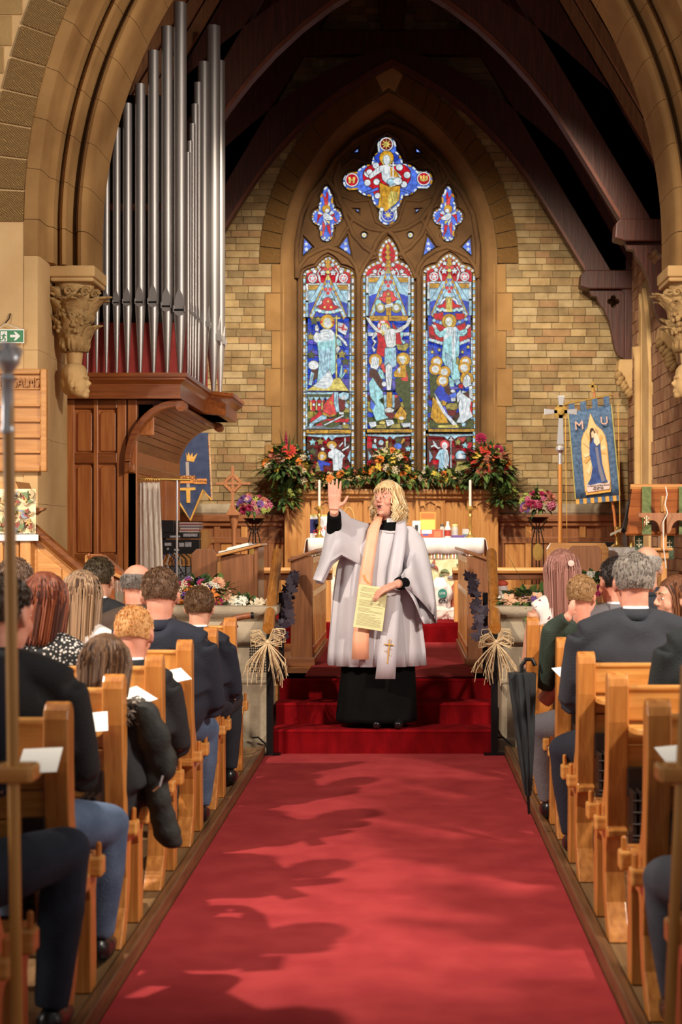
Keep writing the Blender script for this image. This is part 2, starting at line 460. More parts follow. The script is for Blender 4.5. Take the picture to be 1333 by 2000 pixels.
# trusses
def truss(D):
    e = bpy.data.objects.new('roof_truss', None); COL.objects.link(e)
    tag(e, 'dark arched timber roof truss %s' % ('against the east window wall' if D > 15 else 'in the middle of the chancel roof'), 'roof truss', 'arched chancel trusses')
    e.location = (RX, D, 0)
    k = 16.2/F
    inn = [(757, 123), (800, 146), (850, 176), (900, 214), (945, 256), (985, 300), (1020, 345), (1052, 394), (1083, 444), (1112, 492), (1134, 528)]
    out = [(1226, 528), (1200, 450), (1160, 380), (1118, 320), (1075, 280), (1030, 240), (985, 205), (940, 172), (890, 140), (830, 112), (757, 88)]
    for s in (1, -1):
        pts = [((x-757)*k*s, EYE+(VY-y)*k) for (x, y) in inn+out]
        mb = MB(); mb.prism(pts, 'y', 0, .16); b = mb.obj('arch_brace', ROOFW, e)
        edge = MB(); rows = []
        for (x, y) in inn:
            rows.append([((x-757)*k*s, -.012, EYE+(VY-y)*k-.012), ((x-757)*k*s, -.012, EYE+(VY-y)*k+.045), ((x-757)*k*s, .0, EYE+(VY-y)*k+.05)])
        edge.grid(rows); edge.obj('brace_edge', M('brace_edge', (96, 46, 28), (116, 60, 36), scale=6, rough=.45), b)
        # principal rafter
        x0, z0 = (850-757)*k, EYE+(VY+40)*k
        mb = MB(); x1 = 2.55; 
        mb.add([(s*.05, 0, RH-.12), (s*(x1), 0, RH-x1*SL-.1), (s*(x1), .16, RH-x1*SL-.1), (s*.05, .16, RH-.12), (s*.05, 0, RH-.75), (s*x1, 0, RH-x1*SL-.62), (s*x1, .16, RH-x1*SL-.62), (s*.05, .16, RH-.75)],
               [(0,1,2,3), (4,7,6,5), (0,4,5,1), (3,2,6,7), (1,5,6,2), (0,3,7,4)])
        mb.obj('principal_rafter', ROOFW, e)
        # hammer bracket: beam end, pierced bracket and wall post
        mb = MB(); X = lambda px: (px-757)*k*s
        Z = lambda py: EYE+(VY-py)*k
        mb.prism([(X(1126), Z(535)), (X(1134), Z(528)), (X(1229), Z(528)), (X(1229), Z(565)), (X(1140), Z(565)), (X(1124), Z(560))], 'y', -.03, .19)
        mb.obj('hammer_beam', ROOFW, e, bevel=.012)
        br = [(1143, 566), (1147, 576), (1158, 578), (1161, 588), (1172, 604), (1182, 626), (1188, 655), (1193, 680), (1200, 694), (1212, 700), (1212, 566)]
        hole = []
        for q in range(24):
            a = 2*PI*q/24; r = 8+4.5*abs(math.cos(2*a)); hole.append((1190+r*math.cos(a), 588+r*math.sin(a)))
        mb = MB(); mb.plate([[(X(x), Z(y)) for (x, y) in br], [(X(x), Z(y)) for (x, y) in hole]], .03, .13); mb.obj('bracket', ROOFW, e)
        mb = MB(); xa, xb = sorted((X(1211), X(1228))); mb.box(xa, xb, -.02, .18, Z(703), Z(565)); mb.obj('wall_post', ROOFW, e, bevel=.008)
        # stone corbel with carved leaves
        mb = MB(); mb.prism([(X(1228), Z(703)), (X(1200), Z(703)), (X(1197), Z(722)), (X(1208), Z(755)), (X(1226), Z(780)), (X(1229), Z(782))], 'y', -.06, .2)
        c = mb.obj('corbel', STONE, e, bevel=.01)
        for q in range(7):
            mb = MB(); t = q/6
            mb.ell((X(lerp(1197, 1218, t)+random.uniform(-3, 3)), -.07, Z(lerp(735, 772, t))), (.04, .035, .055), (random.random(), random.random(), random.random()), 8, 6)
            mb.obj('carved_leaf', M('carved_stone', (150, 118, 72)), c, smooth=True)
    mb = MB(); mb.box(-(940-757)*k, (940-757)*k, .02, .14, EYE+(VY-104)*k, EYE+(VY-58)*k); mb.obj('collar_beam', ROOFW, e)
    mb = MB(); mb.prism([((x-757)*k, EYE+(VY-y)*k) for (x, y) in ((738, 60), (731, 20), (722, -60), (722, -200), (792, -200), (792, -60), (783, 20), (776, 60))], 'y', .02, .14); mb.obj('king_post', ROOFW, e)
    return e
truss(16.2); truss(13.55)

# ---- east wall: courses of squared stones round the window
DB = 16.5; kb = DB/F
WXC = (760-VX)*kb; WZS = EYE+(VY-515)*kb; WR = 375*kb; WHW = 212*kb
wall_back = bpy.data.objects.new('wall_back', None); COL.objects.link(wall_back); struct(wall_back)
def win_half(z, R, hw, grow=0):
    if z <= WZS: return hw+grow
    q = (R+grow)**2-(z-WZS)**2
    return max(0, math.sqrt(max(0, q))-(R-hw)) if q > 0 else 0
mb = MB(); pts = [(WHW+.02, 1.6), (WHW+.02, WZS)]
n = 24
arc = []
th_end = math.acos((WR-WHW)/WR)
for i in range(1, n+1):
    th = th_end*i/n; arc.append((WR*math.cos(th)-(WR-WHW)+.0, WZS+WR*math.sin(th)))
pts += arc
for s in (-1, 1):
    mb.grid([[(WXC+s*x, DB+.02, z) for (x, z) in pts], [(-2.8 if s < 0 else 2.6, DB+.02, z) for (x, z) in pts]])
za = pts[-1][1]
mb.box(-2.8, 2.6, DB+.02, DB+.05, za, 9.4); mb.box(-2.8, 2.6, DB+.02, DB+.6, .4, 1.98)
mb.obj('mortar_bed', MORTAR, wall_back)
SBASE = [((146, 120, 80), (172, 146, 102)), ((132, 106, 70), (160, 132, 90)), ((156, 132, 92), (182, 158, 118)), ((126, 104, 70), (152, 128, 90)), ((160, 132, 88), (186, 158, 112)), ((142, 110, 74), (166, 130, 90))]
SM = [M('wall_stone_%s' % 'abcdef'[i], a, b, scale=7, rough=.92, bump=.35, bscale=35, coords='Position') for i, (a, b) in enumerate(SBASE)]
rng = random.Random(3)
blocks = []
z = 1.02
while z < 8.6:
    h = rng.choice((.072, .078, .078, .084, .09))
    for s in (-1, 1):
        lim = 2.75+WXC if s < 0 else 2.5-WXC
        qz = int((z-1.2)/.42)
        if z+h*.5 < WZS-.08: start = (230 if qz % 2 else 243)*kb
        else: start = max(win_half(z+h*.3, WR, WHW, 42*kb), .0)
        x = start+.0
        if start <= 0 and s > 0 and False: continue
        while x < lim-.02:
            w = rng.choice((.10, .13, .17, .2, .24, .28))*rng.uniform(.85, 1.15)
            if lim-x-w < .08: w = lim-x
            blocks.append((WXC+s*x, WXC+s*(x+w-.006), z, z+h-.006, rng.randrange(6))); x += w
    z += h
def vis(b):
    x0, x1, z0, z1, m_ = b
    cx = (x0+x1)/2; zc = (z0+z1)/2
    px = VX+cx/kb; py = VY-(zc-EYE)/kb
    if py < -5 or py > 1010 or px < 415 or px > 1232: return 0
    # hidden by truss band
    r = math.hypot(px-757, 0)
    return abs(x1-x0)*(z1-z0)*(1.0 if py > 250 else .55 if py > 110 else .2)
blocks.sort(key=vis, reverse=True)
stuff = MB()
for i, (x0, x1, z0, z1, mi) in enumerate(blocks):
    a, b = sorted((x0, x1)); pr = DB+rng.uniform(-.004, .006)
    if i < 300:
        mb = MB(); mb.box(a, b, pr, DB+.03, z0, z1); mb.obj('wall_stone', SM[mi], wall_back, bevel=.004)
    else:
        stuff.cur = mi; stuff.box(a, b, pr, DB+.03, z0, z1)
o = stuff.obj('wall_stones', SM, wall_back); o['kind'] = 'stuff'
# plain quoins of the window jambs
z = 1.62; k_ = 0
while z < WZS-.02:
    h = .42; z1 = min(z+h, WZS-.005)
    for s in (-1, 1):
        w = (230 if int((z-1.2)/.42+.001) % 2 else 243)*kb
        a, b = sorted((WXC+s*WHW*.965, WXC+s*(w-.006))); mb = MB(); mb.box(a, b, DB-.008, DB+.1, z+.002, z1-.002); mb.obj('quoin', STONEA, wall_back, bevel=.005)
    z = z1
# tooled voussoirs over the window
VOW = M('window_voussoir', (140, 98, 46), (182, 134, 70), scale=30, rough=.9, bump=.9, kind='wave', rot=(0, .8, 0))
NV = 14
for s in (-1, 1):
    for i in range(NV):
        ra, rb = WR+1*kb, WR+41*kb
        mb = MB(); pts = []
        for (r, f) in ((ra, i), (ra, i+.5), (ra, i+1), (rb, i+1), (rb, i+.5), (rb, i)):
            te = math.acos((WR-WHW)/r)-(.055 if True else 0)
            th = te*(f/NV)+(.0025 if f == i else -.0025 if f == i+1 else 0)
            pts.append((WXC+s*(r*math.cos(th)-(WR-WHW)), WZS+r*math.sin(th)))
        mb.prism(pts, 'y', DB-.012, DB+.08); mb.obj('voussoir', VOW, wall_back, bevel=.005)
za = WZS+math.sqrt(WR**2-(WR-WHW)**2)
mb = MB(); mb.prism([(WXC-.07, za-.005), (WXC-.155, za+.17), (WXC-.1, za+.22), (WXC, za+.285), (WXC+.1, za+.22), (WXC+.155, za+.17), (WXC+.07, za-.005), (WXC, za+.045)], 'y', DB-.02, DB+.08)
mb.obj('keystone', STONE, wall_back, bevel=.006)
# right wall: small reddish stones, and a splayed window reveal
RB = [M('side_stone_%s' % 'abc'[i], a, b, scale=9, rough=.92, bump=.3, bscale=35, coords='Position') for i, (a, b) in enumerate((((140, 98, 68), (166, 122, 88)), ((128, 88, 62), (152, 110, 80)), ((152, 112, 80), (178, 138, 102))))]
st = MB(); z = .9
while z < 4.7:
    h = rng.choice((.1, .115, .13)); y = 10.9+rng.random()*.1
    while y < 16.48:
        w = rng.choice((.14, .18, .24, .3)); y1 = min(y+w, 16.48)
        if not (14.95 < (y+y1)/2 < 15.75 and z < 4.0):
            st.cur = rng.randrange(3); st.box(2.5-rng.uniform(.008, .016), 2.52, y, y1-.008, z, z+h-.008)
        y = y1
    z += h
o = st.obj('wall_stones', RB, wall_right); o['kind'] = 'stuff'
mb = MB(); mb.prism([(14.9, .9), (14.9, 3.1), (15.05, 3.6), (15.3, 4.0), (15.33, 4.0), (15.33, .9)], 'x', 2.46, 2.53); mb.obj('reveal_stone', STONE, wall_right, bevel=.01)
mb = MB(); mb.lathe([(.06, .9), (.05, .96), (.045, 1.0), (.045, 3.3), (.06, 3.36), (.07, 3.42)], (2.46, 15.55, 0), 12); mb.obj('shaft', STONE, wall_right, smooth=True)
mb = MB(); mb.prism([(15.62, .9), (15.62, 4.0), (15.45, 3.75), (15.45, .9)], 'x', 2.47, 2.53); mb.obj('reveal_stone', STONE, wall_right, bevel=.01)
# string course and oak dado along the east wall
mb = MB(); mb.prism([(DB-.09, 1.70), (DB-.09, 1.74), (DB-.02, 1.80), (DB+.02, 1.80), (DB+.02, 1.62), (DB-.04, 1.64)], 'x', -2.75, 2.5)
struct(mb.obj('trim_3', STONEG, bevel=.006))
dado = bpy.data.objects.new('dado_panelling', None); COL.objects.link(dado); struct(dado)
for (xa, xb) in ((-2.7, XD(560, 16.4)), (XD(974, 16.4), 2.48)):
    mb = MB(); mb.box(xa, xb, DB-.06, DB+.02, SA_Z, 1.64); mb.obj('panel_back', OAKD_Z, dado)
    mb = MB(); mb.box(xa, xb, DB-.13, DB, 1.60, 1.68); mb.box(xa, xb, DB-.1, DB, 1.55, 1.6); mb.obj('top_rail', OAKD_X, dado, bevel=.008)
    mb = MB(); mb.box(xa, xb, DB-.09, DB, 1.36, 1.43); mb.obj('rail', OAKD_X, dado, bevel=.006)
    x = xa; i = 0
    while x < xb-.05:
        mb = MB(); mb.box(x, x+.07, DB-.085, DB, SA_Z, 1.56); mb.obj('stile', OAK_Z if i % 2 else OAKD_Z, dado, bevel=.006)
        mb = MB(); mb.box(x+.08, min(x+.29, xb), DB-.072, DB, SA_Z, 1.36); mb.obj('panel', OAKD_Z if i % 2 else OAK_Z, dado, bevel=.004)
        x += .30; i += 1
# ================================================================== EAST WINDOW
DT = 16.66; kt = DT/F
win = bpy.data.objects.new('window_1', None); COL.objects.link(win); struct(win, 'tall pointed three-light stained glass window above the altar', 'window')
def wp(px, py, k=None): 
    k = kt if k is None else k
    return ((px-VX)*k, EYE+(VY-py)*k)
# splayed moulded surround
PR = [(0.0, DB-.01), (-.02, DB-.015), (-.05, DB+.01), (-.09, DB+.03), (-.12, DB+.07), (-.15, DB+.13), (-.165, DB+.15), (-.175, DB+.2), (-.20, DB+.22), (-.20, DB+.32)]
te = lambda r: math.acos((WR-WHW)/r)
for s in (-1, 1):
    rows = []
    for z in (1.98, 2.6, 3.2, 3.8, WZS-.001): rows.append([(WXC+s*(WHW+o), D, z) for (o, D) in PR])
    for i in range(0, 25):
        rows.append([(WXC+s*((WR+o)*math.cos(te(WR+o)*i/24)-(WR-WHW)), D, WZS+(WR+o)*math.sin(te(WR+o)*i/24)) for (o, D) in PR])
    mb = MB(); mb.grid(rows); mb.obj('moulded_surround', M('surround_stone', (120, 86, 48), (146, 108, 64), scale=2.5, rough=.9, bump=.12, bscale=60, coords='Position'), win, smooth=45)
mb = MB(); mb.prism([(DB-.04, 1.98), (DB-.04, 2.02), (DB+.2, 2.14), (DB+.35, 2.14), (DB+.35, 1.9), (DB+.0, 1.9)], 'x', WXC-WHW, WXC+WHW); mb.obj('sill', STONE, win)
# --- openings
CX = 757.0
def mirror(r): return [(2*CX-x, y) for (x, y) in r]
def lancet(cx, half, head, yb=936):
    left = [(cx+x, y) for (x, y) in head]; right = [(2*cx-x, y) for (x, y) in reversed(left)][1:]
    return [(cx-half, yb)]+left+right+[(cx+half, yb)]
HSIDE = lambda ya: [(-50, ya+35), (-46, ya+29), (-36, ya+24), (-23, ya+21), (-20, ya+16), (-15, ya+10), (-8, ya+4), (0, ya)]
HMID = [(-50, 536), (-47, 528), (-42, 521), (-34, 515), (-25, 511), (-17, 508), (-19, 499), (-18, 490), (-14, 480), (-8, 471), (0, 464)]
LA = lancet(641.5, 50, HSIDE(499)); LB_ = lancet(759, 50, HMID); LC = lancet(878, 51, HSIDE(496))
def star_union(c, circles, n=96):
    ring = []
    for i in range(n):
        a = 2*PI*i/n; best = 0; dx, dy = math.cos(a), math.sin(a)
        for (x, y, r) in circles:
            ex, ey = x-c[0], y-c[1]; b = ex*dx+ey*dy; q = r*r-(ex*ex+ey*ey-b*b)
            if q > 0: best = max(best, b+math.sqrt(q))
        ring.append((c[0]+dx*best, c[1]+dy*best))
    return ring
QC = (757, 353)
QCIRC = [(757, 322, 30), (757, 384, 30), (724, 354, 31), (790, 353, 31), (757, 353, 30), (756, 288, 18.5), (758, 422, 18.5), (689, 356, 18), (827, 353, 18), (757, 302, 14), (757, 405, 14), (705, 355, 12), (810, 353, 12)]
QUAT = star_union(QC, QCIRC, 120)
SQC = (638.5, 426)
SCIRC = [(626, 426, 16), (652, 425, 16), (638.5, 405, 15), (638.5, 390, 13), (638.5, 377, 8), (638.5, 370, 4), (638.5, 448, 14), (638.5, 460, 12.5), (638.5, 426, 16)]
SQUA = star_union(SQC, SCIRC, 90); SQUB = mirror(SQUA)
T1 = [(595, 466), (611.5, 484), (592, 501)]; T2 = [(679, 463), (663, 484), (687, 501)]
T3 = [(691, 300), (701, 291), (701, 300)]; T4 = [(693, 410), (702, 411), (702, 418)]
RO = [(712+5*math.cos(2*PI*i/16), 461+5*math.sin(2*PI*i/16)) for i in range(16)]
tris = [T1, T2, T3, T4, RO]; tris += [mirror(t) for t in tris]
holes = [LA, LB_, LC, QUAT, SQUA, SQUB]+tris
def arch_outline(half_m, zb):
    r = []; R2 = WR-(WHW-half_m); c = WR-WHW
    t_ = math.acos(c/R2)
    r.append((WXC-half_m, zb)); 
    for i in range(25): th = t_*i/24; r.append((WXC-(R2*math.cos(th)-c), WZS+R2*math.sin(th)))
    for i in range(23, -1, -1): th = t_*i/24; r.append((WXC+(R2*math.cos(th)-c), WZS+R2*math.sin(th)))
    r.append((WXC+half_m, zb)); return r
def grow(ring, d):
    n = len(ring); out = []
    A = sum(ring[i][0]*ring[(i+1) % n][1]-ring[(i+1) % n][0]*ring[i][1] for i in range(n))
    sg = 1 if A > 0 else -1
    for i in range(n):
        p0, p1, p2 = Vector(ring[i-1]), Vector(ring[i]), Vector(ring[(i+1) % n])
        e1 = (p1-p0); e2 = (p2-p1)
        e1 = e1.normalized() if e1.length > 1e-6 else Vector((1, 0)); e2 = e2.normalized() if e2.length > 1e-6 else e1
        nn = Vector((e1.y+e2.y, -(e1.x+e2.x)))*sg
        if nn.length < 1e-4: nn = Vector((e1.y, -e1.x))*sg
        nn.normalize(); c = max(.45, nn.dot(Vector((e1.y, -e1.x))*sg))
        out.append((p1.x+nn.x*d/c, p1.y+nn.y*d/c))
    return out
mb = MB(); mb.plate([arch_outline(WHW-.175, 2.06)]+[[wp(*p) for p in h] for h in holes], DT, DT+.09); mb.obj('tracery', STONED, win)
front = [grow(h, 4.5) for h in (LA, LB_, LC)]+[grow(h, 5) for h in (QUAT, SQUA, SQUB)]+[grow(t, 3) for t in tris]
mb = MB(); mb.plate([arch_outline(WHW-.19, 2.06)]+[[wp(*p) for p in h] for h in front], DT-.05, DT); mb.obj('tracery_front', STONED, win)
# ribs of the tracery
def rib(pts, r=.026, name='tracery_rib', d=DT-.055):
    mb = MB(); mb.tube([(wp(x, y)[0], d, wp(x, y)[1]) for (x, y) in pts], r, 8); mb.obj(name, STONED, win, smooth=True)
def arcpts(cx, cy, r, a0, a1, n=16): return [(cx+r*math.cos(math.radians(lerp(a0, a1, i/n))), cy-r*math.sin(math.radians(lerp(a0, a1, i/n)))) for i in range(n+1)]
for x in (701, 818.5): rib([(x, 936), (x, 700), (x, 540)], .03)
for s_ in (1, -1):
    f = lambda L: L if s_ == 1 else mirror(L)
    rib(f([(581, 545), (586, 522), (600, 503), (622, 491), (641, 484)])); rib(f([(641, 484), (664, 492), (684, 505), (696, 522), (701, 545)]))
    rib(f([(701, 545), (712, 520), (726, 500), (735, 478), (745, 462), (757, 452)]))
    rib(f([(581, 545), (580, 480), (590, 420), (610, 380), (637, 348)]), .03); rib(f([(637, 348), (664, 385), (676, 425), (690, 460), (712, 485), (735, 500)]))
    rib(f([(664, 320), (654, 352), (664, 395), (690, 430), (720, 448)])); rib(f([(637, 348), (655, 315), (690, 280), (725, 258), (757, 246)]), .03)
    rib(f([(690, 430), (678, 450), (660, 480), (641, 484)]), .02); rib(f([(720, 448), (740, 452), (757, 452)]), .022)
    rib(f([(670, 330), (690, 312), (712, 318), (722, 320)]), .018); rib(f([(722, 320), (722, 300), (735, 275), (757, 262)]), .018)
    rib(f([(670, 385), (695, 395), (722, 392)]), .018); rib(f([(722, 392), (728, 410), (735, 435), (757, 447)]), .018)
# --- glass
GL = {}
def glass(name, c, c2=None):
    if name not in GL:
        c2 = c2 or tuple(min(255, int(v*1.18+10)) for v in c)
        GL[name] = M('glass_'+name, tuple(int(v*.88) for v in c), c2, scale=26, rough=.25, emit=.9, coords='Position', detail=6)  # emission in the pane colour stands in for daylight from outside
        nt_ = GL[name].node_tree; pb = nt_.nodes['Principled BSDF']; nt_.links.remove(pb.inputs['Base Color'].links[0]); pb.inputs['Base Color'].default_value = (.03, .03, .03, 1); pb.inputs['Roughness'].default_value = .8; pb.inputs['Specular IOR Level'].default_value = .1
    return GL[name]
PAL = {'W': (218, 234, 242), 'L': (158, 196, 220), 'B': (36, 62, 176), 'B2': (74, 108, 212), 'R': (186, 14, 34), 'R2': (222, 62, 62), 'D': (104, 18, 22), 'G': (198, 144, 38), 'G2': (158, 142, 66),
       'K': (66, 74, 36), 'S': (226, 228, 220), 'T': (150, 204, 208), 'N': (76, 36, 26), 'U': (92, 84, 180), 'Y': (214, 190, 96), 'GR': (120, 132, 140)}
for k_, v_ in PAL.items(): glass(k_, v_)
LEAD = M('lead', (12, 12, 14), rough=.6)
LAYER = [0]
STROKES = MB(); STR = random.Random(8)
def stroke(p, q, w, d):
    (x0, y0), (x1, y1) = wp(*p), wp(*q); v = Vector((x1-x0, y1-y0)); n = Vector((-v.y, v.x)).normalized()*w*kt
    STROKES.add([(x0-n.x, d, y0-n.y), (x0+n.x, d, y0+n.y), (x1+n.x*.4, d, y1+n.y*.4), (x1-n.x*.4, d, y1-n.y*.4)], [(0, 1, 2, 3)])
def paint(col, ring, d):
    """dark drapery folds and faces painted on the larger figure pieces"""
    A = abs(sum(ring[i-1][0]*ring[i][1]-ring[i][0]*ring[i-1][1] for i in range(len(ring))))/2
    if A < 45 or col in ('B', 'D', 'U', 'K', 'B2', 'R'): 
        return
    xs = [p[0] for p in ring]; ys = [p[1] for p in ring]; cx, cy = sum(xs)/len(xs), sum(ys)/len(ys)
    if col == 'S' and len(ring) == 18:
        r_ = max(xs)-cx
        for s in (-1, 1): stroke((cx+s*r_*.42-1, cy-r_*.1), (cx+s*r_*.42+1, cy-r_*.1), .35, d)
        stroke((cx, cy-r_*.1), (cx-.3, cy+r_*.25), .3, d); stroke((cx-1.2, cy+r_*.5), (cx+1.2, cy+r_*.5), .35, d); return
    if len(ring) == 18: return
    tall = (max(ys)-min(ys)) > (max(xs)-min(xs)); n = 4 if A > 250 else 3 if A > 100 else 2
    for k in range(n):
        t = (k+.7+STR.uniform(-.15, .15))/(n+.4); slant = STR.uniform(-.25, .25); hits = []
        for i in range(len(ring)):
            (ax, ay), (bx, by) = ring[i-1], ring[i]
            u0, u1, v0, v1 = (ax, bx, ay, by) if tall else (ay, by, ax, bx)
            lo, hi = (min(xs), max(xs)) if tall else (min(ys), max(ys)); mv = cy if tall else cx
            f0 = u0-(lerp(lo, hi, t)+slant*(v0-mv)); f1 = u1-(lerp(lo, hi, t)+slant*(v1-mv))
            if f0*f1 < 0: q = f0/(f0-f1); hits.append((lerp(ax, bx, q), lerp(ay, by, q)))
        if len(hits) == 2:
            a, b = hits; f, g = STR.uniform(.05, .3), STR.uniform(.7, .95)
            stroke((lerp(a[0], b[0], f), lerp(a[1], b[1], f)), (lerp(a[0], b[0], g), lerp(a[1], b[1], g)), .38, d)
def pane(col, ring_px, mbs=None, lead=1.05, name='glass_pane'):
    LAYER[0] += 1
    d = DT+.078-LAYER[0]*.00009
    ring = [wp(*p) for p in ring_px]
    big = [wp(*p) for p in grow(ring_px, lead)]
    if mbs is not None: 
        mbs.cur = 1; mbs.plate([big], d, d+.004); mbs.cur = mbs.idx[col]; mbs.plate([ring], d-.0005, d+.002); return
    paint(col, ring_px, d-.0006)
    m = MB(); m.cur = 0; m.plate([ring], d-.0005, d+.002); m.cur = 1; m.plate([big], d, d+.004)
    m.obj(name, [GL[col], LEAD], win)
def circ(cx, cy, rx, ry=None, n=18): 
    ry = ry or rx; return [(cx+rx*math.cos(2*PI*i/n), cy+ry*math.sin(2*PI*i/n)) for i in range(n)]
def star(cx, cy, r, n=5, inner=.55, rot=-PI/2): return [(cx+(r if i % 2 == 0 else r*inner)*math.cos(rot+PI*i/n), cy+(r if i % 2 == 0 else r*inner)*math.sin(rot+PI*i/n)) for i in range(2*n)]
class Small(MB):
    def __init__(s):
        super().__init__(); s.keys = list(PAL); s.idx = {k: i+2 for i, k in enumerate(s.keys)}
    def done(s, name):
        o = s.obj(name, [LEAD, LEAD]+[GL[k] for k in s.keys], win); o['kind'] = 'stuff'; return o
# dark lead backing of every opening
mb = MB()
for h in holes: mb.plate([[wp(*p) for p in grow(h, 3)]], DT+.082, DT+.09)
mb.obj('lead_backing', LEAD, win)
gr = random.Random(11)
def field(sm, x0, y0, x1, y1, cols, step=13):
    """irregular leaded background cells"""
    nx = max(1, round((x1-x0)/step)); ny = max(1, round((y1-y0)/step))
    P_ = [[(lerp(x0, x1, i/nx)+(gr.uniform(-.3, .3)*step if 0 < i < nx else 0), lerp(y0, y1, j/ny)+(gr.uniform(-.3, .3)*step if 0 < j < ny else 0)) for i in range(nx+1)] for j in range(ny+1)]
    for j in range(ny):
        for i in range(nx): pane(gr.choice(cols), grow([P_[j][i], P_[j][i+1], P_[j+1][i+1], P_[j+1][i]], -.45), sm, .45)
def strip(sm, x0, x1, y0, y1, n, cols=('W', 'L', 'W'), gold='G', vert=True):
    for i in range(n):
        a, b = i/n, (i+1)/n
        if vert:
            ya, yb = lerp(y0, y1, a), lerp(y0, y1, b); g = min(4.2, (yb-ya)*.4)
            pane(gold, [(x0, ya+.5), (x1, ya+.5), (x1, ya+g), (x0, ya+g)], sm, .5); pane(gr.choice(cols), [(x0, ya+g+.9), (x1, ya+g+.9), (x1, yb-.5), (x0, yb-.5)], sm, .5)
        else:
            xa, xb = lerp(x0, x1, a), lerp(x0, x1, b); g = min(3.4, (xb-xa)*.4)
            pane(gold, [(xa+.4, y0), (xa+g, y0), (xa+g, y1), (xa+.4, y1)], sm, .5); pane(gr.choice(cols), [(xa+g+.9, y0), (xb-.4, y0), (xb-.4, y1), (xa+g+.9, y1)], sm, .5)
def lancet_base(cx, half, ytop, sm, head):
    # head field red, border strips, blue field, lower dark red panel
    inner = grow(head, -4.5)
    field_ring = [p for p in inner if p[1] < ytop+70]
    top = min(p[1] for p in inner)
    pane('R', [(max(cx-half+7, min(cx+half-7, x)), min(y, ytop+62)) for (x, y) in inner if True], sm, .5)
    hb = [p for p in head if p[1] < ytop+40]
    hi = grow(head, -5)
    n = len(head)
    for i in range(1, n-2):
        a, b, c, d = head[i], head[i+1], hi[i+1], hi[i]
        L_ = math.hypot(a[0]-b[0], a[1]-b[1]); 
        if L_ > 40: continue
        q = lambda p, r, t: (lerp(p[0], r[0], t), lerp(p[1], r[1], t))
        pane('W', [q(a, b, .05), q(a, b, .62), q(d, c, .62), q(d, c, .05)], sm, .4); pane('G', [q(a, b, .68), q(a, b, .95), q(d, c, .95), q(d, c, .68)], sm, .4)
    for sx in (-1, 1):
        xa, xb = sorted((cx+sx*(half-.6), cx+sx*(half-4.6))); strip(sm, xa, xb, ytop+38, 934, 29)
        xa, xb = sorted((cx+sx*(half-5.6), cx+sx*(half-8.4))); strip(sm, xa, xb, ytop+150, 840, 15, ('L', 'W', 'GR'), 'L')
    field(sm, cx-half+9.2, ytop+120, cx+half-9.2, 772, ('B', 'B', 'B2', 'B', 'U'), 11)
    field(sm, cx-half+9.2, 772, cx+half-9.2, 838, ('K', 'K', 'N', 'B', 'G2'), 11)
    field(sm, cx-half+8, 852, cx+half-8, 934, ('D', 'D', 'R', 'N', 'D'), 11)
    strip(sm, cx-half+6, cx+half-6, 848, 851.5, 8, vert=False)
def canopy(cx, ya, yb, ws):
    """gable of gold and white bands; cx, ya, yb in photo pixels"""
    h = yb-ya
    pane('L', [(cx-38, ya+16), (cx+38, ya+16), (cx+38, yb), (cx-38, yb)], sm, .4)
    pane('B', [(cx-38, ya+56), (cx-20, ya+50), (cx+20, ya+50), (cx+38, ya+56), (cx+38, yb), (cx-38, yb)], sm, .4)
    for s in (-1, 1):
        X = lambda d: cx+s*d
        for i in range(8):
            t0, t1 = i/8, (i+.92)/8
            e0, e1 = lerp(1, 37, t0), lerp(1, 37, t1); 
            pane('G' if i % 2 else 'Y', [(X(e0), lerp(ya, yb, t0)), (X(e0-7 if e0 > 8 else 0), lerp(ya, yb, t0)+6), (X(e1-7 if e1 > 8 else 0), lerp(ya, yb, t1)+6), (X(e1), lerp(ya, yb, t1))])
            if i > 0: pane('B2', circ(X(e0-3), lerp(ya, yb, t0)+3, 2.1, 3, 8), lead=.5)
        pane('L', [(X(0), ya+12), (X(0), ya+22), (X(30), yb), (X(35), yb)])
        pane('G', [(X(38), ya+21), (X(18), ya+21), (X(23), ya+29), (X(38), ya+29)]); pane('W', [(X(38), ya+17), (X(16), ya+17), (X(17), ya+19.5), (X(38), ya+19.5)])
        pane('L', [(X(38), ya+32), (X(24), ya+32), (X(38), ya+54)])
        pane('W', [(X(39), ya+18), (X(42.5), ya+18), (X(43), ya+50), (X(38.5), ya+50)]); pane('L', [(X(39), ya+54), (X(43), ya+54), (X(43), yb), (X(39), yb)])
    for s in (-1, 1): pane('B2', [(cx+s*37, ya+58), (cx+s*37.5, yb), (cx+s*36, yb)])
    pane('L', [(cx, ya+24), (cx-12, ya+46), (cx+12, ya+46)])
    for (dx, dy) in ((-4.2, 29), (4.2, 29), (0, 36)): pane('R2', circ(cx+dx, ya+dy, 3.6, n=10), lead=.6)
    pane('B', [(cx, ya+47), (cx-16, ya+56), (cx-27, yb), (cx+27, yb), (cx+16, ya+56)])
    pane('W', [(cx, ya+44), (cx-14, ya+52), (cx-24, yb-10), (cx-20, yb-10), (cx-12, ya+55), (cx, ya+47.5), (cx+12, ya+55), (cx+20, yb-10), (cx+24, yb-10), (cx+14, ya+52)])
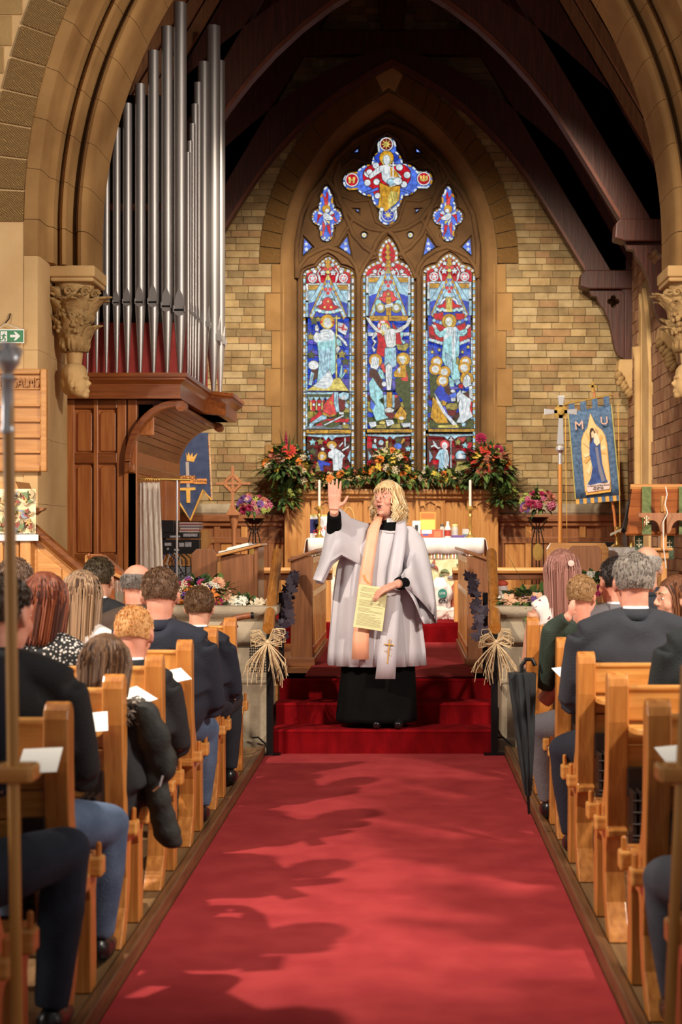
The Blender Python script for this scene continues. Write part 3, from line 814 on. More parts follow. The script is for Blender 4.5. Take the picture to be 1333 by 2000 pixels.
def headstuff(cx, yt):
    pane('G', [(cx, yt+8), (cx+5, yt+14), (cx+3, yt+19), (cx+6, yt+23), (cx, yt+29), (cx-6, yt+23), (cx-3, yt+19), (cx-5, yt+14)])
    pane('Y', circ(cx, yt+34, 4, 3.5, 10))
    for s in (-1, 1):
        pane('W', circ(cx+s*30, yt+46, 8.6)); pane('R2', circ(cx+s*30, yt+46, 6.6), lead=.5); pane('W', star(cx+s*30, yt+46, 6.4), lead=.6)
        pane('W', star(cx+s*10, yt+35, 6.2)); pane('W', star(cx+s*26, yt+33, 5)); pane('R2', circ(cx+s*5, yt+28, 4, 3.4, 10), lead=.6); pane('W', star(cx+s*9, yt+20, 4.6))
        pane('W', [(cx+s*18, yt+50), (cx+s*14, yt+57), (cx+s*15, yt+44), (cx+s*19, yt+36), (cx+s*13, yt+27), (cx+s*16, yt+27), (cx+s*21, yt+37)], lead=.6)
sm = Small()
lancet_base(641.5, 50, 499, sm, LA); lancet_base(759, 50, 499, sm, LB_); lancet_base(878, 51, 496, sm, LC)
for (c, q) in (((641.5, 0), LA), ((759, 0), LB_), ((878, 0), LC)): pass
for ring_, n_ in ((QUAT, 120), (SQUA, 90), (SQUB, 90)):
    cen = QC if ring_ is QUAT else SQC if ring_ is SQUA else (2*CX-SQC[0], SQC[1])
    pane('B2' if n_ == 90 else 'B2', grow(ring_, -.6), sm, .6)
    inn = grow(ring_, -3.4)
    for i in range(0, n_, 3):
        j = [(i+q) % n_ for q in range(4)]
        pane('W' if (i//3) % 3 else 'G', [ring_[j[0]], ring_[j[1]], ring_[j[2]], ring_[j[3]] if False else ring_[j[2]], inn[j[2]], inn[j[1]], inn[j[0]]], sm, .3)
for t in tris:
    c = (sum(p[0] for p in t)/len(t), sum(p[1] for p in t)/len(t))
    if len(t) == 3 and abs(t[0][1]-t[2][1]) > 20:
        pane('B2', grow(t, -1), sm, .4); pane('W', star(c[0]-.5, c[1]-5, 4.2), sm, .5); pane('W', star(c[0], c[1]+5, 4.6), sm, .5)
    elif len(t) == 3: pane('B2', grow(t, -1), sm, .4); pane('W', [(lerp(p[0], c[0], .72), lerp(p[1], c[1], .72)) for p in t], sm, .4)
    else: pane('W', grow(t, -.6), sm, .4); pane('Y', circ(c[0], c[1], 2.6, n=10), sm, .6)
def scene_glass(ox, oy, polys, sc=8.3333, oy2=0):
    for item in polys:
        col, ring = item[0], item[1]
        pane(col, [(ox+x/sc, oy+(y+oy2)/sc) for (x, y) in ring], lead=item[2]+.15 if len(item) > 2 else 1.1)
headstuff(641.5, 499); canopy(641.5, 538, 620, 0); headstuff(878, 496); canopy(878, 535, 617, 0)
headstuff(759, 499); canopy(759, 524, 618, 0)
pane('G', [(758, 478), (762, 485), (760, 491), (763.5, 495), (758.5, 500), (764, 504), (758.5, 511), (752.5, 504), (757.5, 500), (753, 495), (756, 491), (754, 485)])
# left light: the risen figure with a flag, soldiers below
scene_glass(580, 480, [
 ('R', [(330,1000),(420,970),(430,900),(500,870),(580,900),(600,980),(700,1010),(560,1075),(430,1060)]),
 ('R2', circ(505, 925, 68)), ('Y', circ(515, 920, 18), .6), ('Y', circ(460, 1015, 20), .6), ('Y', circ(565, 1015, 20), .6)]+
 [('W' if i % 2 else 'T', circ(325+i*56, 1060+38*math.sin(PI*i/7), 34, 26, 10)) for i in range(8)]+[
 ('K', star(290,1240,62)), ('G2', star(355,1210,45)), ('G2', star(230,1490,60)), ('K', star(240,1790,60)), ('G2', star(740,1780,70)), ('K', star(800,1900,60)),
 ('G', circ(505,1250,115)), ('R', [(390,1235),(425,1235),(425,1275),(390,1275)]), ('R', [(585,1240),(620,1240),(620,1280),(585,1280)]), ('Y', circ(505,1275,78,95)),
 ('T', [(340,1560),(400,1540),(600,1500),(640,1440),(655,1700),(640,2060),(560,2130),(615,2200),(540,2290),(340,2240),(375,1900)]),
 ('L', [(390,1700),(500,1720),(540,1650),(600,1760),(560,1960),(420,2180),(370,2180),(380,1900)]),
 ('W', [(390,1400),(440,1370),(570,1380),(620,1440),(600,1550),(480,1560),(390,1580)]),
 ('S', circ(505,1270,58,80)), ('W', [(290,1560),(275,1500),(320,1420),(390,1440),(380,1560),(330,1590)]),
 ('S', [(310,1320),(340,1300),(365,1370),(350,1410),(310,1390)]), ('W', [(340,2240),(540,2030),(600,2200),(620,2260),(480,2340),(380,2330),(270,2290)]),
 ('Y', [(170,2365),(270,2300),(480,2345),(560,2290),(610,2180),(700,2160),(850,2370)]),
 ('Y', [(642,1150),(660,1150),(660,2270),(642,2270)]), ('Y', [(605,1182),(712,1182),(712,1202),(605,1202)]),
 ('W', [(680,1260),(780,1290),(835,1350),(800,1470),(680,1400)]), ('R2', [(755,1288),(788,1295),(762,1400),(730,1388)]), ('R2', [(682,1320),(822,1372),(818,1398),(682,1345)]),
 ('W', [(640,1455),(700,1470),(800,1570),(832,1640),(806,1645),(760,1580)]), ('S', [(640,1680),(680,1640),(712,1690),(660,1760)]), ('T', [(655,1520),(720,1560),(740,1640),(690,1640),(655,1620)]),
 ('S', circ(280,1955,82,72)), ('N', [(250,2020),(350,2030),(330,2160),(270,2200)]), ('L', [(240,2060),(290,2090),(250,2280),(200,2270)]), ('T', [(700,2130),(730,1960),(745,1960),(740,2130),(790,2060),(800,2075),(735,2180)]),
 ('G', star(800,2050,36)), ('B2', circ(690,1890,36,50))])
scene_glass(580, 700, [
 ('L', [(180,560),(620,560),(620,590),(180,590)]), ('K', [(180,598),(570,598),(560,638),(180,638)]), ('R', [(215,690),(460,690),(430,860),(230,860)]),
 ('L', [(190,640),(280,640),(235,710)]), ('L', [(285,640),(370,640),(325,710)]), ('L', [(380,640),(465,640),(420,710)]), ('L', [(475,640),(550,640),(512,700)]),
 ('Y', [(228,720),(248,720),(248,850),(228,850)]), ('Y', [(318,720),(338,720),(338,850),(318,850)]), ('Y', [(410,720),(428,720),(428,850),(410,850)]), ('W', circ(284,762,20)), ('W', circ(372,762,20)),
 ('GR', [(180,1110),(880,1090),(880,1150),(180,1150)]), ('R', [(390,850),(430,900),(380,960),(220,1050),(240,990),(330,920)]), ('R', [(480,1000),(640,980),(860,1000),(830,1050),(700,1040),(480,1100),(310,1100)]),
 ('K', [(400,1050),(500,1020),(700,1060),(700,1100),(560,1140),(440,1120)]), ('L', [(490,940),(490,990),(300,1060),(230,1150),(210,1080),(280,1030),(400,940)]),
 ('R2', [(560,640),(610,570),(700,640),(730,740),(640,930),(540,930),(430,870),(440,780),(500,690)]), ('D', [(700,660),(800,700),(780,850),(700,880),(640,800)]),
 ('G', [(540,690),(600,740),(570,770),(530,710)]), ('G', [(430,885),(540,940),(630,905),(630,935),(540,965),(430,920)]), ('L', [(690,590),(760,560),(850,580),(850,650),(800,690),(700,660)]),
 ('L', [(800,700),(850,780),(840,830),(790,790)]), ('S', [(735,620),(800,610),(800,670),(740,680)]), ('L', [(615,560),(680,560),(680,740),(700,880),(650,880),(615,740)]), ('S', [(690,885),(770,885),(770,920),(700,915)]),
 ('W', [(440,1090),(760,930),(775,945),(460,1102)]), ('G2', circ(800,1110,60,40)), ('W', star(780,1070,26)), ('G', [(165,1172),(520,1172),(520,1224),(165,1224)]), ('G', [(530,1172),(890,1172),(890,1224),(530,1224)]),
 ('L', [(180,1270),(440,1290),(480,1345),(520,1280),(580,1340),(640,1285),(880,1270),(880,1256),(180,1256)]),
 ('T', star(265,1370,58)), ('G2', star(390,1360,56)), ('K', star(270,1520,64)), ('W', star(430,1480,36)), ('W', [(782,1300),(800,1300),(800,1440),(782,1440)]), ('W', [(690,1440),(750,1370),(760,1385),(700,1450)]), ('W', [(740,1500),(860,1420),(850,1460),(750,1515)]),
 ('G', circ(575,1415,78,62)), ('G', circ(420,1595,72)), ('W', [(520,1540),(580,1490),(640,1470),(720,1520),(790,1590),(750,1640),(740,1830),(600,1830),(590,1640),(520,1610)]),
 ('S', [(525,1430),(570,1395),(625,1440),(600,1495),(550,1475)]), ('S', [(390,1580),(440,1570),(460,1610),(400,1650)]), ('B', [(350,1660),(410,1670),(560,1720),(540,1750),(430,1740),(440,1830),(380,1830)]), ('G2', [(330,1700),(350,1690),(400,1840),(310,1840)]),
 ('L', [(185,1500),(230,1620),(190,1700)]), ('L', [(880,1500),(830,1620),(875,1700)])])
# middle light: the cross between two standing figures
scene_glass(700, 460, [
 ('R2', [(330,1040),(400,1010),(410,940),(490,900),(570,940),(590,1010),(650,1050),(540,1110),(430,1110)]),
 ('T', circ(330,1110,48)), ('T', circ(655,1110,48)), ('G2', circ(365,1195,78)), ('W', circ(365,1190,46)), ('G2', circ(622,1195,78)), ('W', circ(622,1190,46)),
 ('G', [(460,1020),(535,1020),(535,1315),(460,1315)]), ('Y', circ(493,970,24)), ('W', [(435,1150),(560,1110),(570,1170),(445,1200)]),
 ('W', [(280,1580),(330,1620),(240,1700),(300,1740),(240,1830),(290,1870),(260,1910),(230,1840),(270,1760),(225,1690)]), ('T', [(690,1590),(760,1600),(700,1700),(770,1750),(740,1780),(680,1710)]),
 ('R', [(310,1600),(420,1580),(455,1830),(420,1990),(300,1950),(330,1750)]), ('R', [(560,1440),(610,1500),(690,1640),(710,1780),(610,1800),(580,1600)]),
 ('G', [(190,1328),(490,1328),(490,1400),(190,1400)]), ('G', [(505,1328),(810,1328),(810,1400),(505,1400)]),
 ('W', [(165,1590),(260,1600),(250,1650),(170,1645)]), ('W', [(740,1600),(830,1590),(830,1640),(745,1650)]),
 ('R2', circ(420,1490,102)), ('W', circ(400,1425,40,22)), ('W', circ(340,1480,18,40)),
 ('S', [(130,1340),(190,1370),(230,1440),(330,1540),(425,1580),(410,1620),(300,1580),(200,1470),(150,1390)]), ('S', [(870,1340),(810,1370),(780,1460),(640,1540),(600,1560),(610,1600),(700,1580),(820,1480),(862,1390)]),
 ('S', [(420,1570),(520,1530),(612,1545),(612,1800),(560,1840),(470,1830),(440,1700)]),
 ('Y', [(360,1520),(390,1455),(460,1440),(530,1520),(470,1530),(440,1590),(400,1650)]), ('W', [(372,1490),(440,1462),(478,1520),(445,1580),(385,1565)]),
 ('L', [(440,1850),(610,1840),(622,2130),(560,2160),(500,2070),(430,2130)]), ('G2', [(620,1780),(720,1800),(800,1770),(825,1810),(770,1890),(650,1870)]),
 ('W', [(450,2140),(500,2090),(552,2150),(552,2300),(530,2525),(472,2525),(450,2300)]), ('T', [(480,1850),(540,1850),(560,2000),(500,2060),(460,2000)])])
scene_glass(700, 690, [
 ('R2', [(350,200),(420,180),(450,330),(420,320)]), ('G', [(472,645),(550,645),(550,890),(472,890)]), ('L', [(415,690),(462,690),(462,890),(430,890)]), ('L', [(560,690),(595,690),(595,890),(560,890)]), ('U', [(560,440),(620,470),(600,590),(560,590)]),
 ('T', [(340,260),(400,300),(440,420),(380,430),(330,330)]), ('G', circ(285,130,106)), ('W', [(220,100),(270,60),(340,100),(335,230),(300,280),(205,240)]),
 ('N', [(195,270),(300,290),(410,480),(400,595),(330,540),(240,400),(185,400)]), ('T', [(175,500),(240,410),(330,550),(400,640),(410,720),(340,770),(420,860),(490,1060),(300,1110),(230,930),(290,840),(205,720)]), ('B2', [(210,760),(280,850),(250,930),(200,900)]), ('W', circ(425,512,38)),
 ('G', circ(735,110,106)), ('Y', circ(735,105,62)), ('S', [(660,70),(740,60),(770,110),(740,200),(690,150)]),
 ('K', [(790,170),(850,260),(840,640),(862,1130),(750,1130),(790,980),(720,760),(620,640),(610,420),(780,410)]), ('N', [(600,760),(660,720),(690,860),(600,930)]), ('R2', [(600,690),(660,700),(600,745)]),
 ('G', [(690,210),(780,200),(780,400),(680,400),(585,390),(590,320)]), ('S', [(640,260),(690,250),(680,340),(650,320)]), ('R2', [(790,290),(812,465),(710,455),(700,415),(780,400)]),
 ('G', [(700,870),(790,990),(770,1080),(690,1095),(570,1050),(630,970)]), ('W', circ(705,1065,38,26)), ('S', [(430,920),(510,890),(590,930),(560,970),(450,970)]), ('D', [(440,978),(590,978),(600,1030),(540,1080),(460,1020)]),
 ('W', [(175,1130),(290,1120),(300,1190),(210,1225)]), ('W', [(450,1095),(560,1095),(590,1150),(480,1200)]), ('G2', [(300,1180),(450,1165),(460,1225),(300,1225)]), ('Y', circ(395,1140,50,22)), ('G2', [(560,1165),(680,1150),(690,1225),(520,1225)]), ('W', [(700,1150),(850,1140),(850,1200),(740,1215)]),
 ('G', [(150,1248),(500,1248),(500,1293),(150,1293)]), ('G', [(510,1248),(880,1248),(880,1293),(510,1293)]),
 ('L', [(160,1350),(420,1365),(465,1410),(515,1350),(575,1405),(620,1365),(870,1350),(870,1338),(160,1338)]),
 ('GR', [(315,1550),(410,1530),(430,1640),(330,1650)]), ('L', [(235,1490),(290,1490),(320,1555),(235,1545)]), ('S', circ(280,1430,18,34)), ('L', circ(375,1460,40)), ('S', circ(388,1475,20,26)), ('K', [(300,1660),(430,1660),(440,1760),(290,1760)]),
 ('G', [(690,1470),(735,1390),(765,1410),(715,1485)]), ('Y', [(450,1440),(490,1430),(480,1560),(455,1560)]), ('K', star(650,1430,50)), ('T', star(815,1560,52)), ('B2', circ(650,1520,60,50)), ('S', circ(640,1590,42,30)), ('G', [(610,1620),(700,1640),(720,1680),(640,1680)]), ('W', [(560,1600),(600,1590),(600,1680),(560,1690)]),
 ('L', [(170,1600),(220,1690),(175,1750)]), ('L', [(870,1600),(830,1690),(865,1750)])])
# right light: the ascending figure above kneeling followers
scene_glass(820, 480, [
 ('R', [(280,1000),(380,970),(430,880),(425,1050),(330,1040)]), ('R', [(520,880),(580,970),(690,1000),(560,1050),(530,1040)]), ('R', [(230,1130),(380,1100),(380,1230),(240,1210)]), ('R', [(580,1120),(730,1130),(720,1210),(600,1220)]), ('Y', [(430,860),(522,860),(532,1095),(425,1095)])]+
 [('W' if i % 2 else 'T', circ(290+i*40, 1050+20*(i % 2), 30, 24, 10)) for i in range(4)]+[('W' if i % 2 else 'T', circ(560+i*40, 1070-20*(i % 2), 30, 24, 10)) for i in range(4)]+
 [('B2' if i % 2 else 'L', circ(235+i*55, 1235+i*18, 28, 24, 10)) for i in range(4)]+[('L' if i % 2 else 'B2', circ(600+i*50, 1280-i*22, 28, 24, 10)) for i in range(4)]+[
 ('R', [(150,1330),(240,1320),(240,1450),(330,1515),(385,1510),(380,1590),(260,1560),(155,1510)]), ('R', [(215,1260),(400,1330),(420,1360),(330,1420),(270,1360)]),
 ('R', [(832,1340),(780,1370),(770,1470),(640,1500),(640,1580),(740,1560),(832,1500)]), ('R', [(740,1270),(600,1330),(640,1400),(740,1360)]), ('D', [(160,1450),(250,1480),(270,1545),(160,1510)])]+
 [('W' if i % 2 else 'L', circ(170+i*45, 1545+i*14, 30, 24, 10)) for i in range(5)]+[('W' if i % 2 else 'L', circ(650+i*45, 1610-i*18, 30, 24, 10)) for i in range(4)]+[
 ('Y', star(320,1710,26)), ('Y', star(785,1665,28)), ('Y', star(205,1745,28)), ('Y', star(695,1745,26)),
 ('G', circ(480,1245,116)), ('T', [(385,1600),(400,1480),(520,1400),(640,1400),(640,1760),(620,1830),(645,2060),(655,2180),(560,2250),(500,2100),(430,1990),(360,1850),(375,1700)]),
 ('W', [(390,1370),(480,1330),(530,1350),(520,1470),(440,1520),(390,1580)]), ('W', [(530,1350),(590,1330),(570,1700),(575,1800),(540,1890),(520,1600)]), ('L', [(590,1340),(640,1400),(620,1600),(575,1760)]),
 ('T', [(240,1390),(270,1360),(330,1420),(440,1370),(420,1480),(330,1510),(260,1450)]), ('T', [(640,1410),(760,1360),(772,1420),(720,1480),(640,1490)]), ('S', [(195,1295),(260,1310),(285,1360),(240,1372)]), ('S', [(740,1360),(780,1298),(825,1315),(780,1370)]),
 ('Y', circ(475,1250,66,84)), ('S', circ(470,1255,50,66)), ('G2', [(600,1830),(640,1850),(630,1960),(590,1930)]), ('L', [(420,1760),(520,1830),(540,2100),(440,1990)])])
scene_glass(820, 700, [
 ('K', [(165,280),(280,290),(290,640),(180,640)]), ('G', circ(275,75,92)), ('S', circ(280,70,56)), ('G', circ(250,185,96)), ('S', circ(255,190,60)), ('G', circ(745,80,96)), ('S', circ(745,75,56)), ('G', circ(405,235,94)), ('S', circ(400,235,56)), ('G', circ(725,165,96)), ('S', circ(720,170,60)),
 ('T', [(470,310),(550,370),(560,480),(490,470)]), ('N', [(410,450),(480,440),(510,560),(500,650),(420,580)]), ('G', circ(368,380,98)), ('G', circ(765,340,104)), ('S', circ(375,375,62)), ('L', [(570,380),(630,350),(660,400),(600,450)]), ('R', [(630,440),(700,420),(700,500),(640,490)]),
 ('B', [(280,500),(340,440),(400,500),(410,560),(500,650),(510,700),(450,725),(340,700),(240,560)]), ('U', [(480,480),(620,480),(630,510),(520,520)]), ('G', [(360,690),(430,720),(430,780),(370,770)]), ('B2', [(480,610),(590,560),(590,640),(520,660)]), ('S', [(510,660),(580,650),(580,705),(515,710)]), ('S', circ(540,545,36,24)),
 ('K', [(170,1010),(300,1060),(620,1080),(870,1010),(870,1140),(170,1140)]), ('Y', [(300,1100),(600,1090),(640,1135),(300,1135)]), ('G', [(215,640),(330,740),(400,900),(465,1060),(280,1065),(175,960),(205,800)]), ('U', [(380,790),(410,790),(460,930),(540,970),(480,985),(420,930)]), ('W', [(235,570),(330,720),(430,900),(610,1085),(540,1095),(380,900),(290,740)]),
 ('G2', [(420,780),(490,738),(600,745),(622,820),(560,850),(435,830)]), ('D', [(450,855),(600,855),(560,945),(480,935)]), ('N', [(560,950),(640,930),(640,990),(580,1000)]), ('R', [(820,720),(848,720),(850,940),(810,900)]),
 ('W', [(690,540),(760,560),(830,690),(815,850),(860,950),(700,1060),(595,1050),(650,950),(630,780)]), ('W', [(720,330),(770,270),(822,330),(832,440),(740,490),(700,430)]), ('N', [(690,580),(810,545),(805,670),(740,620)]), ('W', [(600,600),(660,525),(675,620),(615,740)]), ('W', [(800,470),(850,460),(860,680),(810,640)]), ('L', star(715,1085,44)),
 ('G', [(145,1162),(500,1162),(500,1200),(145,1200)]), ('G', [(510,1162),(880,1162),(880,1200),(510,1200)]), ('L', [(150,1262),(400,1280),(450,1330),(505,1265),(565,1320),(620,1280),(870,1262),(870,1250),(150,1250)]),
 ('R2', [(610,1300),(770,1290),(700,1370)]), ('R', [(780,1380),(850,1370),(840,1460),(770,1470)]), ('R2', [(510,1560),(570,1600),(560,1650),(505,1640)]), ('W', [(210,1340),(260,1390),(290,1450),(345,1460),(300,1482),(240,1440)]), ('W', [(180,1440),(240,1410),(250,1425),(190,1455)]),
 ('G2', star(620,1370,56)), ('T', star(738,1425,54)), ('K', star(800,1325,54)), ('R2', circ(405,1410,72)), ('L', [(255,1630),(320,1500),(380,1480),(450,1500),(475,1640),(460,1825),(300,1840),(320,1660)]), ('W', [(410,1480),(450,1500),(460,1820),(400,1820)]), ('S', circ(405,1425,46,56)),
 ('W', [(500,1290),(516,1290),(516,1820),(500,1820)]), ('W', [(475,1325),(540,1325),(540,1342),(475,1342)]), ('L', circ(665,1592,82)), ('W', circ(665,1602,52)), ('G2', [(600,1690),(740,1680),(830,1780),(830,1840),(555,1840),(600,1760)]), ('N', [(560,1640),(760,1640),(740,1680),(600,1690)]),
 ('L', [(155,1500),(210,1610),(160,1700)]), ('L', [(870,1500),(815,1610),(865,1700)])])
# centre quatrefoil
scene_glass(650, 260, [('R', star_union((670, 590), [(670, 480, 120), (520, 560, 140), (830, 550, 140), (670, 700, 170)], 40)), ('B', circ(670, 330, 150, 60)),
 ('W', circ(668,165,84)), ('D', circ(668,165,72)), ('Y', star(668,165,66,8,.4)), ('W', circ(245,605,84)), ('R', circ(245,605,72)), ('Y', [(200,570),(230,570),(230,600),(255,600),(255,570),(285,570),(275,645),(255,645),(255,615),(230,615),(230,645),(205,645)]),
 ('W', circ(1130,590,84)), ('R', circ(1130,590,72)), ('Y', [(1080,545),(1110,560),(1110,600),(1122,600),(1122,545),(1140,545),(1140,600),(1150,600),(1150,560),(1180,545),(1180,610),(1130,625),(1085,610)]),
 ('W', circ(690,1035,84)), ('B', circ(690,1035,74)), ('Y', star(690,1035,70,8,.25)), ('Y', circ(690,1035,18)),
 ('W', circ(540,430,38)), ('W', circ(460,510,36)), ('W', circ(435,640,38)), ('W', circ(548,628,38)), ('W', circ(830,450,40)), ('W', circ(925,545,40)), ('W', circ(885,660,38)), ('W', circ(560,800,34)), ('B2', [(400,760),(560,700),(570,725),(420,780)]), ('B2', [(840,710),(980,760),(960,775),(840,735)]),
 ('G', circ(672,335,88)), ('Y', circ(672,365,58,80)), ('G', [(585,640),(700,690),(840,680),(825,850),(780,900),(660,995),(565,950),(590,800)]), ('Y', [(720,740),(820,760),(800,880),(700,960),(690,840)]),
 ('W', [(600,430),(680,420),(740,450),(850,560),(862,650),(720,690),(620,600)]), ('G', [(715,440),(800,510),(830,570),(720,565)]), ('W', [(605,425),(605,505),(470,592),(448,560),(540,470)]), ('S', [(400,500),(445,560),(440,580),(395,540)]),
 ('W', circ(672,360,42,62)), ('W', [(745,380),(760,380),(760,415),(795,415),(795,430),(760,430),(760,580),(745,580),(745,430),(715,430),(715,415),(745,415)], .5), ('L', circ(725,630,48,38)), ('W', circ(810,620,52,46)), ('W', circ(612,970,24)), ('W', [(720,980),(790,920),(800,960),(740,1000)])], 6.348)
SQ = [('R2', [(530,450),(680,600),(690,720),(620,720),(600,560)]), ('R', [(660,420),(690,480),(690,590),(640,560)]), ('W', [(700,640),(740,690),(720,740),(690,720)]), ('G', circ(650,800,90)), ('W', [(480,840),(575,900),(560,925),(470,900)]), ('W', [(720,890),(770,830),(825,890),(730,930)]),
 ('R', [(470,910),(580,920),(510,980),(450,1110)]), ('R', [(740,940),(830,890),(820,940),(770,970)]), ('R2', [(820,960),(905,1090),(840,1065),(800,1000)]), ('R2', [(570,1060),(635,1160),(580,1400),(568,1250)]), ('R', [(660,1150),(725,1130),(755,1390),(690,1280)]),
 ('W', [(580,910),(640,870),(800,990),(780,1035),(650,1035),(590,990)]), ('W', [(580,1000),(655,1080),(640,1170)]), ('Y', [(640,1040),(725,1065),(720,1135)]), ('W', circ(672,835,44)), ('W', [(600,1390),(640,1410),(630,1450),(590,1430)]), ('W', [(680,1420),(720,1390),(735,1430),(690,1450)])]
for (c_, r_) in SQ:
    rr = [(580+x/11.1, 340+y/11.1) for (x, y) in r_]; pane(c_, rr, lead=.6); pane(c_, mirror(rr), lead=.6)
sm.done('border_panes'); o = STROKES.obj('painted_lines', LEAD, win); o['kind'] = 'stuff'
# saddle bars
for (xa, xb, ys) in ((591, 692, (555, 620, 694, 765.5, 840, 899)), (709, 809, (553, 619, 692.5, 764, 838, 899)), (827, 929, (552, 618, 692, 762, 838, 898))):
    for y in ys:
        a = wp(xa, y); b = wp(xb, y); mb = MB(); mb.box(a[0], b[0], DT+.005, DT+.022, a[1]-.007, a[1]+.007); mb.obj('saddle_bar', LEAD, win)
for (xa, xb, y) in ((670, 846, 354),):
    a = wp(xa, y); b = wp(xb, y); mb = MB(); mb.box(a[0], b[0], DT+.01, DT+.025, a[1]-.004, a[1]+.004); mb.obj('saddle_bar', LEAD, win)
# ================================================================== ORGAN
org = thing('pipe_organ', 'large pipe organ with silver display pipes above a panelled mahogany case', 'organ', (-2.1, 12.5, CH_Z))
def oloc(o): 
    o.matrix_parent_inverse = Matrix.Translation(-Vector(org.location)); return o
DO = 11.45
def obox(name, px0, px1, py0, py1, d0, d1, mat, bevel=.006, D=DO, par=None):
    mb = MB(); mb.box(XD(px0, D), XD(px1, D), d0, d1, ZD(py1, D), ZD(py0, D))
    return oloc(mb.obj(name, mat, org, bevel=bevel))
# front of the case: carcass, stiles, rails, fielded panels with shaped heads
obox('carcass', 128, 262, 775, 1199, DO+.03, 13.8, MAH_Z, 0)
for (a, b) in ((128, 146), (183, 192), (229, 247), (250, 268)): obox('stile', a, b, 776, 1199, DO-.01, DO+.05, MAH_Z)
for (a, b) in ((776, 798), (884, 905), (1082, 1199)): obox('rail', 146, 229, a, b, DO-.008, DO+.05, MAH_X)
for (xa, xb) in ((147, 183), (192, 229)):
    for (ya, yb) in ((800, 884), (906, 1082)):
        mb = MB(); X0, X1, Z0, Z1 = XD(xa, DO), XD(xb, DO), ZD(yb, DO), ZD(ya, DO)
        mb.prism([(X0+.012, Z0+.01), (X1-.012, Z0+.01), (X1-.012, Z1-.03), (X1-.03, Z1-.012), (X0+.03, Z1-.012), (X0+.012, Z1-.03)], 'y', DO+.012, DO+.04)
        oloc(mb.obj('panel', MAH_Z, org, bevel=.008))
# upper side panel by the bracket
obox('panel', 268, 300, 788, 850, DO+.02, DO+.05, MAH_Z)
XW = XD(257, 11.4); XT = XD(350, 11.4); ZB = ZD(905, 11.4); ZT = ZD(795, 11.4); DR_ = 13.75
def bracket_arch(d):
    mb = MB(); pts = []
    n = 14
    for i in range(n+1):
        a = PI-PI/2*i/n; pts.append((XT+(XT-XW)*math.cos(a), ZB+(ZT-ZB)*math.sin(a)))
    outer = []
    for i in range(n, -1, -1):
        a = PI-PI/2*i/n; outer.append((XT+(XT-XW+.0)*math.cos(a)-.0-.05*math.cos(PI-a)*1.0, ZB+(ZT-ZB+.055)*math.sin(a)))
    mb.prism(pts+outer, 'y', d, d+.09); mb.prism([(XW-.05, ZB+.02), (XW, ZB+.02), (XW, ZB-.05), (XW-.05, ZB-.08)], 'y', d, d+.09)
    b = oloc(mb.obj('arched_bracket', MAH_X, org, smooth=40, bevel=.006))
    mb = MB(); mb.lathe([(.0, -.01), (.042, -.008), (.042, .1), (0, .102)], (XT+.02, d, ZT+.005), 14, 'y'); oloc(mb.obj('roundel', MAH_X, org, smooth=40))
bracket_arch(11.36); bracket_arch(13.66)
# coved soffit boards
NB = 11
for i in range(NB):
    a0 = PI-PI/2*(i+.03)/NB; a1 = PI-PI/2*(i+.97)/NB
    mb = MB(); q = [(XT+(XT-XW)*math.cos(a)*rr, ZB+(ZT-ZB)*math.sin(a)*rr) for a, rr in ((a0, 1.0), (a1, 1.0), (a1, 1.06), (a0, 1.06))]
    mb.prism(q, 'y', 11.46, 13.66); oloc(mb.obj('cove_board', wood('cove_wood', (118, 66, 26), (150, 92, 42), 'y', .4), org, bevel=.003))
mb = MB(); mb.prism([(XT+(XT-XW)*math.cos(PI-PI/2*i/12)*1.065, ZB+(ZT-ZB)*math.sin(PI-PI/2*i/12)*1.065) for i in range(13)]+[(XW-.05, ZT+.1)], 'y', 11.47, 13.7); oloc(mb.obj('cove_back', MAH_X, org))
# side of the case under the cove: moulding, vertical slats
mb = MB(); mb.box(XW-.05, XW+.025, 11.4, 13.75, ZB-.07, ZB); oloc(mb.obj('cove_moulding', MAH_Y, org, bevel=.01))
mb = MB(); mb.box(XW-.06, XW-.03, 11.42, 13.75, CH_Z, ZB-.06); oloc(mb.obj('side_back', MAH_Z, org))
for i in range(26):
    d = 11.44+i*.09
    mb = MB(); w = .05 if i % 8 else .085
    mb.box(XW-.035, XW+(.012 if i % 8 else .03), d, d+w, CH_Z, ZB-.07); oloc(mb.obj('slat', MAH_Z, org, bevel=.005))
# cornice swept round the ledge
def sweep_xy(path, prof):
    rows = []
    for i, p in enumerate(path):
        p = Vector(p); a = (p-Vector(path[i-1])).normalized() if i else None; b = (Vector(path[i+1])-p).normalized() if i < len(path)-1 else None
        na = Vector((a.y, -a.x)) if a else None; nb = Vector((b.y, -b.x)) if b else None
        n = ((na or nb)+(nb or na)); n.normalize(); c = n.dot(na or nb)
        rows.append([(p.x+n.x*o/c, p.y+n.y*o/c, z) for (o, z) in prof])
    return rows
CP = [(-.5, 2.50), (-.12, 2.50), (-.12, 2.53), (-.10, 2.54), (-.10, 2.56), (-.075, 2.565), (-.05, 2.60), (-.015, 2.63), (0, 2.64), (0, 2.655), (.02, 2.66), (.02, 2.69), (-.5, 2.69)]
path = [(-2.62, 11.26), (-1.66, 11.26), (-1.66, 12.72), (-1.50, 12.9), (-1.50, 13.8), (-1.9, 13.95), (-2.6, 13.95)]
mb = MB(); mb.grid(sweep_xy(path, CP)); oloc(mb.obj('cornice', MAH_X, org, smooth=30))
mb = MB(); mb.prism([(-2.62, 11.3), (-1.70, 11.3), (-1.70, 12.7), (-1.55, 12.92), (-1.55, 13.78), (-2.62, 13.9)], 'z', 2.5, 2.685); oloc(mb.obj('ledge', MAH_X, org))
REDB = M('red_board', (172, 56, 52), (190, 70, 62), scale=8, rough=.7)
